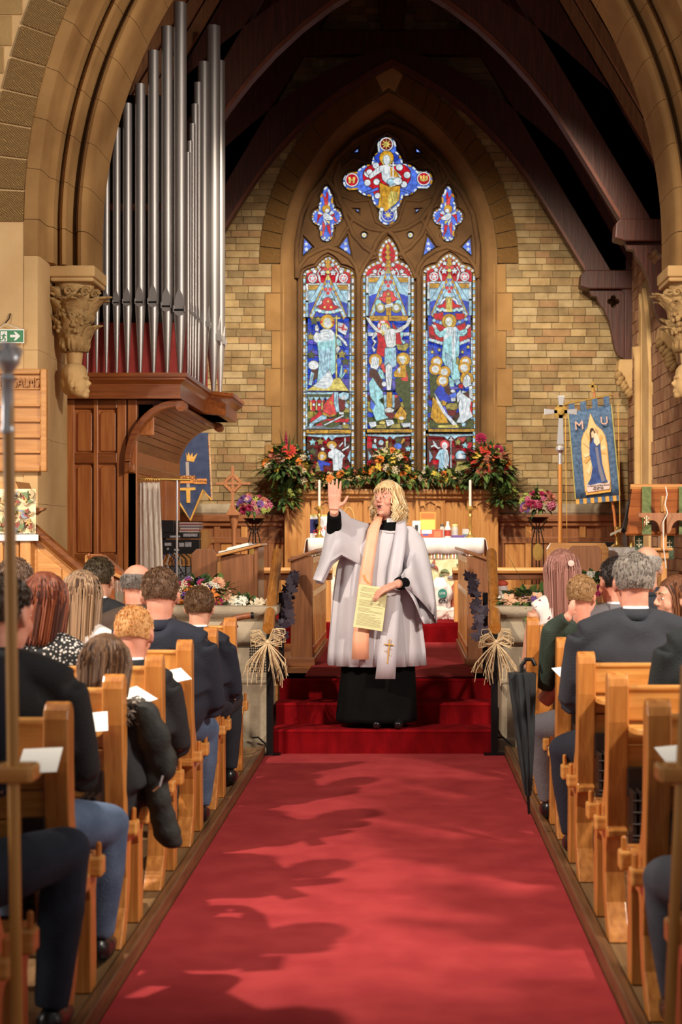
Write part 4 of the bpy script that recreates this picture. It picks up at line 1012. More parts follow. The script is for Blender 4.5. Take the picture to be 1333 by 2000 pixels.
mb = MB(); mb.box(-2.62, -1.80, 11.74, 11.77, 2.685, 3.14); mb.box(-1.84, -1.81, 11.77, 13.7, 2.685, 3.14); oloc(mb.obj('backing_board', REDB, org))
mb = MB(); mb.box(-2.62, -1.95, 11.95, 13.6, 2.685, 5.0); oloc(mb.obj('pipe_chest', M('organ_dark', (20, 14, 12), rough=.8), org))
PIPE = M('pipe_metal', (166, 160, 158), (188, 182, 178), scale=3, stretch=(3, 3, .4), rough=.42, metal=.75, bump=.03)
DARK = M('pipe_slot', (10, 10, 10), rough=.9)
def pipe(x, d, r, ztop, zm, faceang=0.0, z0=2.685):
    mb = MB(); mb.lathe([(r*.22, z0), (r*.3, z0+.03), (r*.97, zm-.06), (r, zm-.02), (r, ztop), (r*.9, ztop), (r*.88, ztop-.05)], (0, 0, 0), 18)
    p = mb.obj('pipe', PIPE, org, smooth=35); p.location = (x-org.location.x, d-org.location.y, -org.location.z)
    p.rotation_euler = (0, 0, faceang)
    # pointed upper lip
    hw = r*.78; H = r*3.2
    pts = [(-hw, zm), (hw, zm), (hw*.95, zm+H*.35), (hw*.6, zm+H*.7), (0, zm+H), (-hw*.6, zm+H*.7), (-hw*.95, zm+H*.35)]
    mb = MB(); mb.prism(pts, 'y', -r*1.04, -r*.6); l = mb.obj('upper_lip', PIPE, p)
    mb = MB(); mb.box(-hw*.85, hw*.85, -r*1.05, -r*.5, zm-r*.32, zm); mb.obj('mouth', DARK, p)
    for q in (-1, 1): mb = MB(); mb.box(q*hw*1.05-hw*.1, q*hw*1.05+hw*.1, -r*1.25, -r*.3, zm-r*.5, zm+r*.5); mb.obj('ear', PIPE, p)
    mb = MB(); n = 8
    mb.prism([(hw*math.cos(PI+PI*i/n), zm-r*.34+r*.75*math.sin(PI+PI*i/n)) for i in range(n+1)], 'y', -r*1.02, -r*.6); mb.obj('lower_lip', PIPE, p)
front = [(153, 4.2, 560, 592), (171, 5, 470, 592), (189, 5.8, 390, 592), (208, 6.8, 300, 591), (228, 7.6, 250, 591), (249, 9.2, 203, 590), (274, 10.2, 165, 590), (300, 11, 100, 590), (326.5, 11.4, 53, 598), (352, 12.8, 7, 605)]
for (px, rp, yt, ym) in front:
    D = 11.52; pipe(XD(px, D), D, rp*D/F, ZD(yt, D), ZD(ym, D))
side = [(367, 298, 6, 608), (371, 276, 6.5, 612), (376, 242, 7, 617), (381, 204, 8, 622), (387, 162, 9, 628), (398, 122, 12.5, 634), (417, 52, 15, 660), (430, 120, 11, 668)]
for i, (px, yt, rp, ym) in enumerate(side):
    D = 1.72*F/(VX-px) if i < 6 else 1.66*F/(VX-px)
    pipe(XD(px, D), D, rp*.9*D/F, ZD(yt, D), ZD(ym, D), PI/2 if i < 7 else PI/2)
# stays holding the tall pipes
mb = MB(); mb.box(-2.6, -1.8, 11.60, 11.63, 4.0, 4.05); oloc(mb.obj('pipe_stay', MAH_X, org))
# ================================================================== FLOWER HELPERS
FM = {}
def fmat(name, c, c2=None): 
    if name not in FM: FM[name] = M('petal_'+name, c, c2 or tuple(int(v*.8) for v in c), scale=30, rough=.7)
    return FM[name]
for nm, c in (('orange', (236, 128, 40)), ('yellow', (226, 190, 70)), ('cream', (232, 214, 180)), ('pink', (206, 110, 140)), ('magenta', (160, 24, 74)), ('red', (196, 48, 34)), ('rust', (186, 110, 86)), ('purple', (110, 70, 150)), ('white', (236, 232, 214)), ('peach', (240, 180, 140)), ('lime', (176, 186, 90))): fmat(nm, c)
LEAFM = M('leaf_green', (58, 84, 34), (104, 128, 62), scale=14, rough=.6)
LEAFD = M('leaf_dark', (36, 58, 30), (66, 90, 44), scale=14, rough=.6)
CENT = M('flower_centre', (96, 60, 20), (140, 96, 30), scale=60, rough=.9)
def petal(mb, a, L, w, up, curl=.2, r0=.1):
    rows = []
    ca, sa = math.cos(a), math.sin(a)
    for j, t in enumerate((0, .35, .7, 1)):
        ww = w*(.35, .9, 1, .25)[j]; r = r0*L+L*(1-r0)*t; z = up*t*L-curl*L*t*t
        rows.append([(ca*r-sa*q*ww, sa*r+ca*q*ww, z+(abs(q)*.12*ww)) for q in (-1, 0, 1)])
    mb.grid(rows)
FMESH = {}
def flower_mesh(kind, col):
    key = (kind, col)
    if key in FMESH: return FMESH[key]
    mb = MB(); r = random.Random(hash(kind) % 99)
    if kind == 'daisy':
        for i in range(13): petal(mb, 2*PI*i/13, 1, .2, .35, .25, .15)
        for i in range(9): petal(mb, 2*PI*i/9+.2, .72, .2, .6, .2, .15)
        mb.cur = 1; mb.ell((0, 0, .1), (.22, .22, .12), None, 8, 5)
    elif kind == 'pompom':
        for l in range(4):
            for i in range(10): petal(mb, 2*PI*i/10+l*.3, .95-.2*l, .22, .15+.45*l, .15, .05)
    elif kind == 'lily':
        for i in range(6): petal(mb, 2*PI*i/6, 1, .24, .7, .8, .05)
        mb.cur = 1; mb.tube([(0, 0, 0), (0, 0, .6)], [.05, .03], 5)
    elif kind == 'cluster':
        for i in range(16):
            a = i*2.4; q = math.sqrt(i/16)*.8
            mb.ell((q*math.cos(a), q*math.sin(a), .35*(1-q*q)), (.2, .2, .17), (r.random(), r.random(), 0), 6, 4)
    elif kind == 'spike':
        for i in range(15):
            z = i*.19; s = 1-i/19
            for q in range(2):
                a = i*2.1+q*PI
                mb.ell((.22*s*math.cos(a), .22*s*math.sin(a), z), (.3*s, .26*s, .17*s), (0, .5, a), 6, 4)
    FMESH[key] = mb.mesh('flower', [FM[col], CENT], True); return FMESH[key]
def leaf_into(mb, p, d, L, w, droop=.3):
    d = Vector(d).normalized(); sd = d.cross(Vector((0, 0, 1))); sd = sd.normalized() if sd.length > .05 else Vector((1, 0, 0)); p = Vector(p)
    rows = []
    for j, t in enumerate((0, .3, .65, 1)):
        c = p+d*L*t+Vector((0, 0, -droop*L*t*t)); ww = w*(.2, 1, .8, .06)[j]
        rows.append([c-sd*ww+Vector((0, 0, ww*.3)), c, c+sd*ww+Vector((0, 0, ww*.3))])
    mb.grid(rows)
def bouquet(name, label, center, rad, flowers, nleaf=160, leafL=.1, seed=1, group=None, front=True, sprigs=6, parent_parts=None, D0=None, root=None, cat='flowers'):
    """rad: (rx, ry, rz); flowers: list of (kind, colour, count, size)"""
    r = random.Random(seed); c = Vector(center)
    e = root or thing(name, label, cat, center, 0, group)
    mb = MB()
    for i in range(nleaf):
        a = r.uniform(0, 2*PI); el = r.uniform(-.5, 1.3)
        d = Vector((math.cos(a)*math.cos(el), math.sin(a)*math.cos(el)*(1 if not front else 1), math.sin(el)))
        p = Vector((d.x*rad[0], d.y*rad[1], d.z*rad[2]))*r.uniform(.35, .95); mb.cur = r.randrange(2)
        leaf_into(mb, p, d+Vector((r.uniform(-.6, .6), r.uniform(-.6, .6), r.uniform(-.3, .5))), leafL*r.uniform(.6, 1.4), leafL*.2*r.uniform(.7, 1.3))
    for i in range(sprigs):
        a = r.uniform(-.2, PI+.2); d = Vector((math.cos(a), r.uniform(-.5, .2), abs(math.sin(a))*.9+.1))
        leaf_into(mb, (0, 0, 0), d, max(rad)*r.uniform(1.4, 2.0), .012, .1)
    off = c-Vector(e.location)
    o = mb.obj('foliage', [LEAFM, LEAFD], e, smooth=True); o['kind'] = 'stuff'; o.location = off
    for (kind, col, n, size) in flowers:
        me = flower_mesh(kind, col)
        for i in range(n):
            a = r.uniform(PI*1.02, PI*1.98) if front else r.uniform(0, 2*PI); el = r.uniform(-.35, 1.25)
            d = Vector((math.cos(a)*math.cos(el), math.sin(a)*math.cos(el), math.sin(el)))
            p = Vector((d.x*rad[0], d.y*rad[1], d.z*rad[2]))*r.uniform(.85, 1.08)
            dd = d+Vector((0, -.8 if kind != 'spike' else 0, .1 if kind != 'spike' else 2)); q = dd.to_track_quat('Z', 'Y').to_euler()
            shared('flower', me, e, p+off, q, size*r.uniform(.8, 1.2))
    return e
# ================================================================== CHANCEL FITTINGS
def kid(mb, name, mat, root, **kw):
    """part given in world coordinates under an unrotated root"""
    o = mb.obj(name, mat, root, **kw)
    top = root; L = Vector((0, 0, 0))
    while top is not None: L += Vector(top.location); top = top.parent
    if root.parent is None or root.type == 'EMPTY': o.matrix_parent_inverse = Matrix.Translation(-L)
    return o
def pxbox(px0, px1, py0, py1, D, d1, mb=None):
    mb = mb or MB(); mb.box(XD(px0, D), XD(px1, D), D, d1, ZD(py1, D), ZD(py0, D)); return mb
def text_mesh(name, s, size, mat, root, loc, rot=(PI/2, 0, 0), ext=.002, align='CENTER'):
    cu = bpy.data.curves.new('t', 'FONT'); cu.body = s; cu.size = size; cu.extrude = ext; cu.align_x = align; cu.align_y = 'CENTER'
    ob = bpy.data.objects.new('t', cu); COL.objects.link(ob)
    dg = bpy.context.evaluated_depsgraph_get(); me = bpy.data.meshes.new_from_object(ob.evaluated_get(dg))
    bpy.data.objects.remove(ob); me.materials.clear(); me.materials.append(mat); me.name = name
    o = bpy.data.objects.new(name, me); COL.objects.link(o); o.parent = root; o.location = Vector(loc)-(Vector(root.location) if root.parent is None else Vector((0, 0, 0))); o.rotation_euler = rot
    return o
# ---- reredos
DRR = 16.22
rer = thing('reredos', 'panelled oak reredos with traceried panels behind the altar', 'reredos', (XD(765, DRR), DRR, SA_Z))
kid(pxbox(558, 972, 962, 1190, DRR+.03, DRR+.14), 'carcass', OAK_Z, rer)
kid(pxbox(552, 978, 955, 966, DRR-.08, DRR+.14), 'cornice', OAK_X, rer, bevel=.015)
kid(pxbox(556, 974, 966, 974, DRR-.04, DRR+.14), 'cornice', OAK_X, rer, bevel=.01)
kid(pxbox(558, 972, 1150, 1195, DRR-.01, DRR+.14), 'plinth', OAK_X, rer, bevel=.01)
edges = [558, 613, 660, 710, 757, 807, 857, 867, 915, 972]
edges = [560, 612, 663, 714, 765, 816, 866, 917, 970]
for i, x in enumerate(edges): kid(pxbox(x-4, x+4, 972, 1150, DRR-.005, DRR+.06), 'stile', OAK_Z, rer, bevel=.006)
for i in range(8):
    a, b = edges[i]+4, edges[i+1]-4; m_ = (a+b)/2
    kid(pxbox(a, b, 972, 978, DRR, DRR+.05), 'rail', OAK_X, rer, bevel=.004)
    kid(pxbox(a+2, b-2, 979, 1148, DRR+.022, DRR+.05), 'panel', OAK_Z, rer, bevel=.006)
    if i % 2:
        w = (b-a)/2; ring = [(m_-w, 977), (m_+w, 977), (m_+w, 1000)]
        ring += [(m_+w*(.95), 990), (m_+w*.62, 988), (m_+w*.5, 994), (m_+w*.45, 985), (m_, 979.5), (m_-w*.45, 985), (m_-w*.5, 994), (m_-w*.62, 988), (m_-w*.95, 990), (m_-w, 1000)]
        mb = MB(); mb.plate([[(XD(x, DRR), ZD(y, DRR)) for (x, y) in ring]], DRR-.002, DRR+.04); kid(mb, 'tracery_head', OAK_X, rer)
# ---- altar with cloths
DA = 14.95
alt = thing('altar', 'wooden altar table standing under white and floral cloths', 'altar', (XD(774, DA), DA+.35, SA_Z+.012))
mb = MB(); mb.box(XD(606, DA), XD(942, DA), DA+.01, DA+.7, 1.36, 1.41); kid(mb, 'table_top', OAK_X, alt)
for x in (612, 936):
    for d in (DA+.03, DA+.6):
        mb = MB(); mb.box(XD(x, DA)-.04, XD(x, DA)+.04, d, d+.08, SA_Z+.012, 1.36); kid(mb, 'leg', OAK_Z, alt)
FLOR = M('floral_damask', (222, 200, 150), (240, 226, 190), scale=18, rough=.8)
FL2 = [M('floral_%s' % n, c, rough=.8) for n, c in (('green', (118, 134, 96)), ('gold', (206, 166, 104)), ('red', (164, 86, 76)), ('blue', (140, 150, 166)), ('tan', (190, 166, 128)))]
fr = thing('altar_frontal', 'cream floral damask frontal hanging over the altar front', 'altar cloth', (XD(774, DA), DA, 1.0))
mb = MB(); rows = []
for j in range(2):
    rows.append([(XD(608+ (940-608)*i/40, DA), DA-.012+.006*math.sin(i*.9), (1.40, .66)[j]) for i in range(41)])
mb.grid(rows); kid(mb, 'panel', FLOR, fr, solid=.006)
def flourish(root, x0, x1, z0, z1, d, n, seed, mats, size=.06):
    r = random.Random(seed)
    for i in range(n):
        x, z = r.uniform(x0, x1), r.uniform(z0, z1); mb = MB(); m_ = r.choice(mats); a = r.uniform(0, 6.28); s = size*r.uniform(.7, 1.3)
        if i % 3 == 0:
            pts = [(x+s*(.6+.4*math.cos(5*t))*math.cos(t)*.8, z+s*(.6+.4*math.cos(5*t))*math.sin(t)*.8) for t in [2*PI*k/20 for k in range(20)]]
        else:
            pts = []
            for k in range(9):
                t = k/8; w = .22*s*math.sin(PI*t)
                pts.append((t, w))
            pts = pts+[(t, -w) for (t, w) in reversed(pts[1:-1])]
            pts = [(x+s*2*((t-.5)*math.cos(a)-(w/s+.5*math.sin(PI*t)*.5)*math.sin(a)*.8), z+s*2*((t-.5)*math.sin(a)+(w/s+.5*math.sin(PI*t)*.5)*math.cos(a)*.8)) for (t, w) in pts]
        mb.plate([pts], d-.003-i*.0003, d+.002); kid(mb, 'woven_motif', m_, root)
flourish(fr, XD(615, DA), XD(935, DA), .72, 1.2, DA-.022, 90, 5, FL2, .045)
mb = MB()
for i in range(120):
    x = XD(610+ (938-610)*i/120, DA); mb.cur = i*7 % 5; mb.box(x, x+.012, DA-.024, DA-.016, ZD(1091, DA), ZD(1080, DA))
o = kid(mb, 'fringe', [WHITEC, FL2[0], FL2[2], FL2[1], WHITEC], fr); o['kind'] = 'stuff'
wc = thing('altar_cloth', 'white linen cloth draped over the altar top', 'altar cloth', (XD(774, DA), DA+.3, 1.41))
mb = MB(); rows = []
xs0, xs1 = XD(602, DA), XD(946, DA)
sec = [(-.035, ZD(1081, DA)), (-.03, 1.40), (-.01, 1.424), (.72, 1.424)]
for (dd, z) in sec:
    rows.append([(lerp(xs0, xs1, i/60), DA+dd-(.006*math.sin(i*1.1) if z < 1.4 else 0), z) for i in range(61)])
mb.grid(rows)
for s, x in ((-1, xs0), (1, xs1)):
    r2 = []
    for (q, z) in ((0, 1.424), (.02, 1.40), (.05, 1.2), (.06, 1.05)):
        r2.append([(x+s*q+s*.012*math.sin(i*1.3)*(1.42-z)*3, lerp(DA-.03, DA+.7, i/16), z) for i in range(17)])
    mb.grid(r2)
kid(mb, 'cloth', WHITEC, wc, solid=.004, smooth=True)
# ---- things on the altar
def carton(name, label, px0, px1, py0, py1, D, depth, col, group=None, marks=(), txt=None):
    z0 = 1.4265; D_ = D
    x0, x1 = XD(px0, D), XD(px1, D); h = (py1-py0)*D/F
    e = thing(name, label, 'food pack', ((x0+x1)/2, D, z0), 0, group)
    mb = MB(); mb.box(x0, x1, D, D+depth, z0, z0+h); kid(mb, 'carton', M('carton_'+''.join(map(str, col)), col, rough=.5), e, bevel=.003)
    for (u0, u1, v0, v1, c) in marks:
        mb = MB(); mb.box(lerp(x0, x1, u0), lerp(x0, x1, u1), D-.0015, D+.001, z0+h*v0, z0+h*v1); kid(mb, 'printed_panel', M('print_'+''.join(map(str, c)), c, rough=.5), e)
    if txt: 
        t = text_mesh('lettering', txt[0], txt[1], M('print_'+''.join(map(str, txt[2])), txt[2], rough=.5), e, (lerp(x0, x1, txt[3]), D-.003, z0+h*txt[4]), (PI/2, txt[5], 0))
    return e
carton('cereal_box', 'blue and white cereal box standing at the left end of the altar', 606, 641, 1008, 1053, 15.2, .07, (226, 226, 232), marks=((0, .45, .2, .8, (48, 52, 120)), (0, 1, .93, 1, (206, 200, 120)), (.3, .9, .12, .6, (240, 240, 240))), txt=('Shre', .085, (206, 60, 40), .58, .32, -.5))
carton('juice_carton', 'tall yellow and orange carton on the altar behind low boxes', 820, 852, 1000, 1050, 15.35, .1, (230, 150, 70), marks=((.05, .95, .12, .7, (244, 214, 110)), (.1, .9, .75, .95, (232, 120, 60))))
carton('white_box', 'small white box with black figure next to the yellow carton', 806, 822, 1019, 1052, 15.3, .06, (236, 234, 230), marks=((.3, .7, .4, .75, (40, 40, 44)),))
carton('biscuit_pack', 'low red and white biscuit pack lying in front of the yellow carton', 822, 866, 1036, 1052, 15.15, .08, (206, 84, 62), marks=((.05, .5, .5, .95, (238, 234, 230)), (.1, .35, .25, .45, (70, 90, 170)), (.6, .9, .1, .8, (236, 120, 80))))
carton('chocolate_bar', 'flat purple chocolate bar lying before the bottles on the altar', 882, 908, 1048, 1053, 15.05, .06, (96, 66, 130))
carton('soap_box', 'little white box standing by the right candlestick', 904, 918, 1035, 1052, 15.3, .05, (238, 236, 232), marks=((0, 1, .1, .4, (120, 140, 170)),))
def bottle(name, label, px, D, prof, body, lid, band=None, lz=(0, 0)):
    e = thing(name, label, 'bottle', (XD(px, D), D, 1.4265)); k = D/F
    mb = MB(); mb.lathe([(r*k, z*k) for (r, z) in prof], (0, 0, 0), 16); mb.obj('body', M('bottle_'+''.join(map(str, body)), body, rough=.3), e, smooth=40)
    zt = prof[-1][1]*k; r = prof[-1][0]*k; mb = MB(); mb.lathe([(r*1.1, zt-.002), (r*1.1, zt+.02), (r, zt+.024)], (0, 0, 0), 14); mb.obj('lid', M('lid_'+''.join(map(str, lid)), lid, rough=.4), e, smooth=40)
    if band:
        rb = max(p[0] for p in prof)*k+.001; mb = MB(); mb.lathe([(rb, lz[0]*k), (rb, lz[1]*k)], (0, 0, 0), 16); mb.obj('wrapper', M('wrap_'+''.join(map(str, band)), band, rough=.5), e, smooth=40)
    return e
bottle('sauce_bottle', 'white squeeze bottle with red label among the altar groceries', 875, 15.2, [(6, 0), (6.3, 1), (6.3, 18), (3, 25), (2.6, 27)], (232, 230, 226), (240, 238, 236), (170, 60, 50), (3, 15))
bottle('shampoo_bottle', 'grey capped bottle behind the white squeeze bottle', 864, 15.4, [(4.5, 0), (4.8, 1), (4.8, 18), (3.5, 22)], (216, 210, 206), (90, 86, 84))
bottle('coffee_jar', 'wide pale jar with cream lid right of the squeeze bottle', 889, 15.3, [(6, 0), (6.3, 1), (6.3, 19), (5.5, 22)], (206, 198, 190), (222, 206, 140), (190, 186, 190), (3, 14))
def candlestick(px, lab, D=15.05):
    e = thing('candlestick', lab, 'candlestick', (XD(px, D), D, 1.4265), 0, 'altar candlesticks'); k = D/F
    mb = MB(); mb.lathe([(9*k, 0), (9*k, 2*k), (6*k, 5*k), (3*k, 9*k), (2.6*k, 16*k), (5*k, 18*k), (5*k, 20*k), (2.4*k, 23*k), (2.6*k, 40*k), (4.5*k, 42*k), (4.5*k, 44*k), (2.5*k, 47*k), (3*k, 52*k), (10.5*k, 56*k), (10.5*k, 58*k), (6*k, 59*k), (4*k, 62*k)], (0, 0, 0), 18); mb.obj('stem', BRASS, e, smooth=35)
    mb = MB(); mb.lathe([(2.7*k, 58*k), (2.6*k, 112*k), (1*k, 113*k)], (0, 0, 0), 12); c = mb.obj('candle', M('wax', (240, 228, 214), rough=.5, sss=.2), e, smooth=40)
    mb = MB(); mb.tube([(0, 0, 113*k), (0, 0, 117*k)], .0025, 5); mb.obj('wick', M('wick', (40, 30, 24)), c)
candlestick(624, 'brass altar candlestick with white candle beside the raised hand'); candlestick(919, 'brass altar candlestick with white candle at the right end of the altar')
bk = thing('basket', 'wicker basket with tall hooped handle on the altar behind the raised arm', 'basket', (XD(681, 15.25), 15.25, 1.4265)); k = 15.25/F
mb = MB(); mb.lathe([(.08, 0), (.12, .12), (.11, .12), (.075, .01)], (0, 0, 0), 18); mb.obj('bowl', M('wicker', (186, 140, 84), (208, 164, 104), scale=60, kind='wave', rough=.8), bk, smooth=40)
mb = MB(); mb.tube([(13*k*math.cos(a), 0, .1+40*k*math.sin(a)) for a in [PI*i/16 for i in range(17)]], .009, 8); mb.obj('handle', M('cane', (206, 160, 96), rough=.5), bk, smooth=True)
# ---- bags of harvest food in front of the altar
def bag(name, label, px0, px1, py0, py1, D, col, col2, seed, txt=(), cat='bag', z0=None, knot=None):
    z0 = SA_Z+.013 if z0 is None else z0
    e = thing(name, label, cat, (XD((px0+px1)/2, D), D, z0)); w = (px1-px0)*D/F/2; h = ZD(py0, D)-z0
    mb = MB(); rows = []; n = 28
    for j in range(15):
        t = j/14; rr = (.82+.18*math.sin(PI*t*.9))*(1 if t < .8 else lerp(1, .45, (t-.8)/.2)); row_ = []
        for i in range(n):
            a = 2*PI*i/n; nz = noise.noise(Vector((math.cos(a)*2.2+seed, math.sin(a)*2.2, t*4)))*.22+noise.noise(Vector((math.cos(a)*6, math.sin(a)*6+seed, t*9)))*.09
            row_.append((w*rr*(1+nz)*math.cos(a), .8*w*rr*(1+nz)*math.sin(a), h*t))
        rows.append(row_)
    mb.grid(rows, closed=True); mb.f.append(tuple(range(n-1, -1, -1))); mb.m.append(0); L = len(mb.v); mb.f.append(tuple(range(L-n, L))); mb.m.append(0)
    mb.obj('sack', M('bag_%d' % seed, col, col2, scale=9, rough=.35, bump=.2), e, smooth=True)
    for (s, size, c, dx, dz) in txt: text_mesh('lettering', s, size, M('print_'+''.join(map(str, c)), c, rough=.5), e, (e.location.x+dx*w, D-.86*w, z0+h*dz), ext=.012)
    if knot: mb = MB(); mb.ell((0, 0, h+.01), (.05, .04, .03)); mb.obj('twist_tie', M('tie_%d' % seed, knot, rough=.6), e, smooth=True)
    return e
b1 = bag('potato_sack', 'white printed potato sack standing right of the minister before the altar', 838, 882, 1128, 1204, 14.55, (236, 226, 222), (246, 240, 238), 3, (('ON', .06, (40, 40, 50), .25, .42),))
mb = MB(); w = 44*14.55/F/2; mb.lathe([(0, -.86*w-.008), (.045, -.86*w-.008), (.045, -.7*w)], (.2*w, 0, .24), 16, 'y'); mb.obj('round_logo', M('teal_print', (52, 132, 122), rough=.5), b1)
text_mesh('lettering', 'LIVE', .032, PAPER, b1, (b1.location.x+.2*w, 14.55-.86*w-.009, b1.location.z+.24))
bag('snack_bag', 'crinkled red and brown multipack bag next to the white sack', 880, 908, 1136, 1190, 14.6, (150, 50, 36), (206, 140, 100), 8)
bag('small_parcel', 'small pale crumpled plastic bag lying below the red multipack bag', 876, 902, 1186, 1212, 14.3, (226, 206, 196), (240, 230, 224), 12)
bag('small_parcel', 'crumpled pink and white plastic bag lying below the white sack', 842, 876, 1184, 1212, 14.3, (236, 200, 190), (246, 232, 226), 14)
bag('plastic_bag', 'tall crumpled white and peach carrier bag left of the minister before the altar', 632, 660, 1122, 1212, 14.5, (238, 206, 184), (248, 238, 228), 21)
bag('plastic_bag', 'white and green carrier bag behind the left stair rail', 560, 590, 1130, 1205, 14.4, (206, 214, 180), (240, 240, 228), 25)
bag('carrier_bag', 'tied white carrier bag with orange and blue print behind the right stair rail', 962, 1002, 1142, 1212, 12.6, (238, 222, 220), (250, 240, 238), 31, (('EC', .1, (214, 110, 60), .1, .42), ('A', .06, (50, 60, 130), .45, .72)), z0=CH_Z, knot=(226, 96, 70))
# ---- communion rails
def comrail(label, xa, xb, D=13.8):
    e = thing('communion_rail', label, 'rail', ((xa+xb)/2, D, SA_Z+.012))
    mb = MB(); mb.prism([(D-.07, 1.10), (D-.08, 1.13), (D-.06, 1.155), (D+.06, 1.155), (D+.08, 1.13), (D+.07, 1.10)], 'x', xa, xb); kid(mb, 'top_rail', OAK_X, e, bevel=.005)
    mb = MB(); mb.box(xa, xb, D-.03, D+.03, 1.04, 1.10); kid(mb, 'rail', OAKD_X, e, bevel=.005)
    n = max(2, round((xb-xa)/.5))
    for i in range(n+1):
        x = lerp(xa+.05, xb-.05, i/n); mb = MB(); mb.box(x-.035, x+.035, D-.035, D+.035, SA_Z+.012, 1.04); kid(mb, 'post', OAK_Z, e, bevel=.008)
comrail('oak communion rail left of the minister', -1.95, XD(650, 13.8)); comrail('oak communion rail right of the altar', XD(884, 13.8), 1.95)
# ---- choir frontals flanking the chancel carpet
def frontal(label, x0, x1, inner, d0=11.35, d1=13.35):
    e = thing('choir_desk', label, 'choir desk', ((x0+x1)/2, (d0+d1)/2, CH_Z))
    s = 1 if inner > (x0+x1)/2 else -1
    zt = 1.30
    mb = MB(); mb.box(x0, x1, d0, d0+.05, CH_Z+.06, zt); kid(mb, 'end_panel', OAKD_Z, e, bevel=.006)
    mb = MB(); mb.box(x0-.02, x1+.02, d0-.03, d1, CH_Z, CH_Z+.07); kid(mb, 'plinth', OAKD_X, e, bevel=.006)
    mb = MB(); mb.box(inner-s*.05, inner-s*.03, d0+.05, d1, CH_Z+.07, zt-.02); kid(mb, 'back', OAK_Z, e)
    mb = MB(); mb.prism([(x0-.02 if s > 0 else x0-.03, zt-.05 if s > 0 else zt+.03), (x1+.03 if s > 0 else x1+.02, zt+.03 if s > 0 else zt-.05), (x1+.03 if s > 0 else x1+.02, zt+.055 if s > 0 else zt-.02), (x0-.02 if s > 0 else x0-.03, zt-.02 if s > 0 else zt+.055)], 'y', d0-.03, d1+.02); kid(mb, 'sloping_top', OAKD_X, e, bevel=.006)
    n = 9
    for i in range(n+1):
        d = lerp(d0+.03, d1-.05, i/n); mb = MB(); mb.box(min(inner-s*.035, inner), max(inner-s*.035, inner), d, d+.05, CH_Z+.07, zt-.02); kid(mb, 'muntin', OAK_Z, e, bevel=.006)
    for z in (CH_Z+.1, .98, zt-.06): mb = MB(); mb.box(min(inner-s*.035, inner+s*.004), max(inner-s*.035, inner+s*.004), d0+.03, d1, z, z+.05); kid(mb, 'rail', OAK_Y, e, bevel=.006)
    return e
frontal('oak choir desk end left of the minister above the steps', XD(568, 11.35), XD(611, 11.35), XD(611, 11.35)); frontal('oak choir desk end right of the minister above the steps', XD(914, 11.35), XD(958, 11.35), XD(914, 11.35))
# ---- minister's stall on the left with open papers, stall on the right
e = thing('reading_desk', 'brown sloping reading desk with papers left of the choir desks', 'desk', (XD(470, 11.0), 11.0, CH_Z))
D = 11.0
kid(pxbox(432, 497, 1082, 1207, D, D+.04), 'front_panel', OAKD_Z, e, bevel=.006)
mb = MB(); mb.box(XD(497, D), XD(505, D), D-.02, D+.45, CH_Z, ZD(1068, D)); kid(mb, 'side_panel', OAKD_Z, e, bevel=.006)
mb = MB(); mb.prism([(XD(424, D), ZD(1088, D)), (XD(512, D), ZD(1066, D)), (XD(512, D), ZD(1061, D)), (XD(424, D), ZD(1082, D))], 'y', D-.06, D+.45); kid(mb, 'sloping_top', OAK_X, e, bevel=.005)
o = thing('open_papers', 'white service papers lying on the reading desk', 'papers', (XD(466, D), D+.15, ZD(1070, D)))
mb = MB(); mb.prism([(XD(428, D), ZD(1080, D)), (XD(500, D), ZD(1062.5, D)), (XD(500, D), ZD(1061.8, D)), (XD(428, D), ZD(1077, D))], 'y', D-.03, D+.3); kid(mb, 'sheet', PAPER, o)
mb = MB(); mb.prism([(XD(440, D), ZD(1076, D)), (XD(486, D), ZD(1064.5, D)), (XD(484, D), ZD(1060, D)), (XD(444, D), ZD(1070, D))], 'y', D+.02, D+.32); kid(mb, 'sheet', PAPER, o)
e = thing('choir_stall', 'plain brown stall end with rounded corners behind the reading desk', 'choir stall', (XD(400, 11.6), 11.6, CH_Z))
D = 11.6; mb = MB(); X0, X1, Z0, Z1 = XD(374, D), XD(426, D), CH_Z, ZD(1072, D)
mb.prism([(X0, Z0), (X1, Z0), (X1, Z1-.04), (X1-.04, Z1), (X0+.04, Z1), (X0, Z1-.04)], 'y', D, D+.06); kid(mb, 'end_panel', OAKD_Z, e, bevel=.006)
mb = MB(); mb.box(X1-.01, X1+.05, D, D+1.2, Z0, Z1-.1); kid(mb, 'back', OAK_Z, e)
mb = MB(); mb.box(X0, X1, D+.06, D+1.1, .86, .9); kid(mb, 'seat', OAK_X, e)
e = thing('choir_stall', 'large brown stall back behind the woman with pink hair', 'choir stall', (XD(1130, 11.6), 11.6, CH_Z))
X0, X1, Z1 = XD(1112, D), XD(1176, D), ZD(1066, D)
mb = MB(); mb.prism([(X0, Z0), (X1, Z0), (X1, Z1-.03), (X1-.03, Z1), (X0+.03, Z1), (X0, Z1-.03)], 'y', D, D+.05); kid(mb, 'end_panel', OAKD_Z, e, bevel=.006)
X0, X1 = XD(1068, D+.5), XD(1118, D+.5)
mb = MB(); mb.prism([(X0, Z0), (X1+.3, Z0), (X1+.3, Z1-.03), (X1+.27, Z1+.02), (X0+.03, Z1+.02), (X0, Z1-.03)], 'y', D+.5, D+.55); kid(mb, 'back_panel', OAK_X, e, bevel=.006)
mb = MB(); mb.box(XD(1118, D), XD(1170, D), D+.05, D+.5, .86, .9); kid(mb, 'seat', OAK_X, e)
e = thing('kneeler_bench', 'low oak bench with rounded top behind the right stone plinth', 'bench', (XD(1035, 12.4), 12.4, CH_Z))
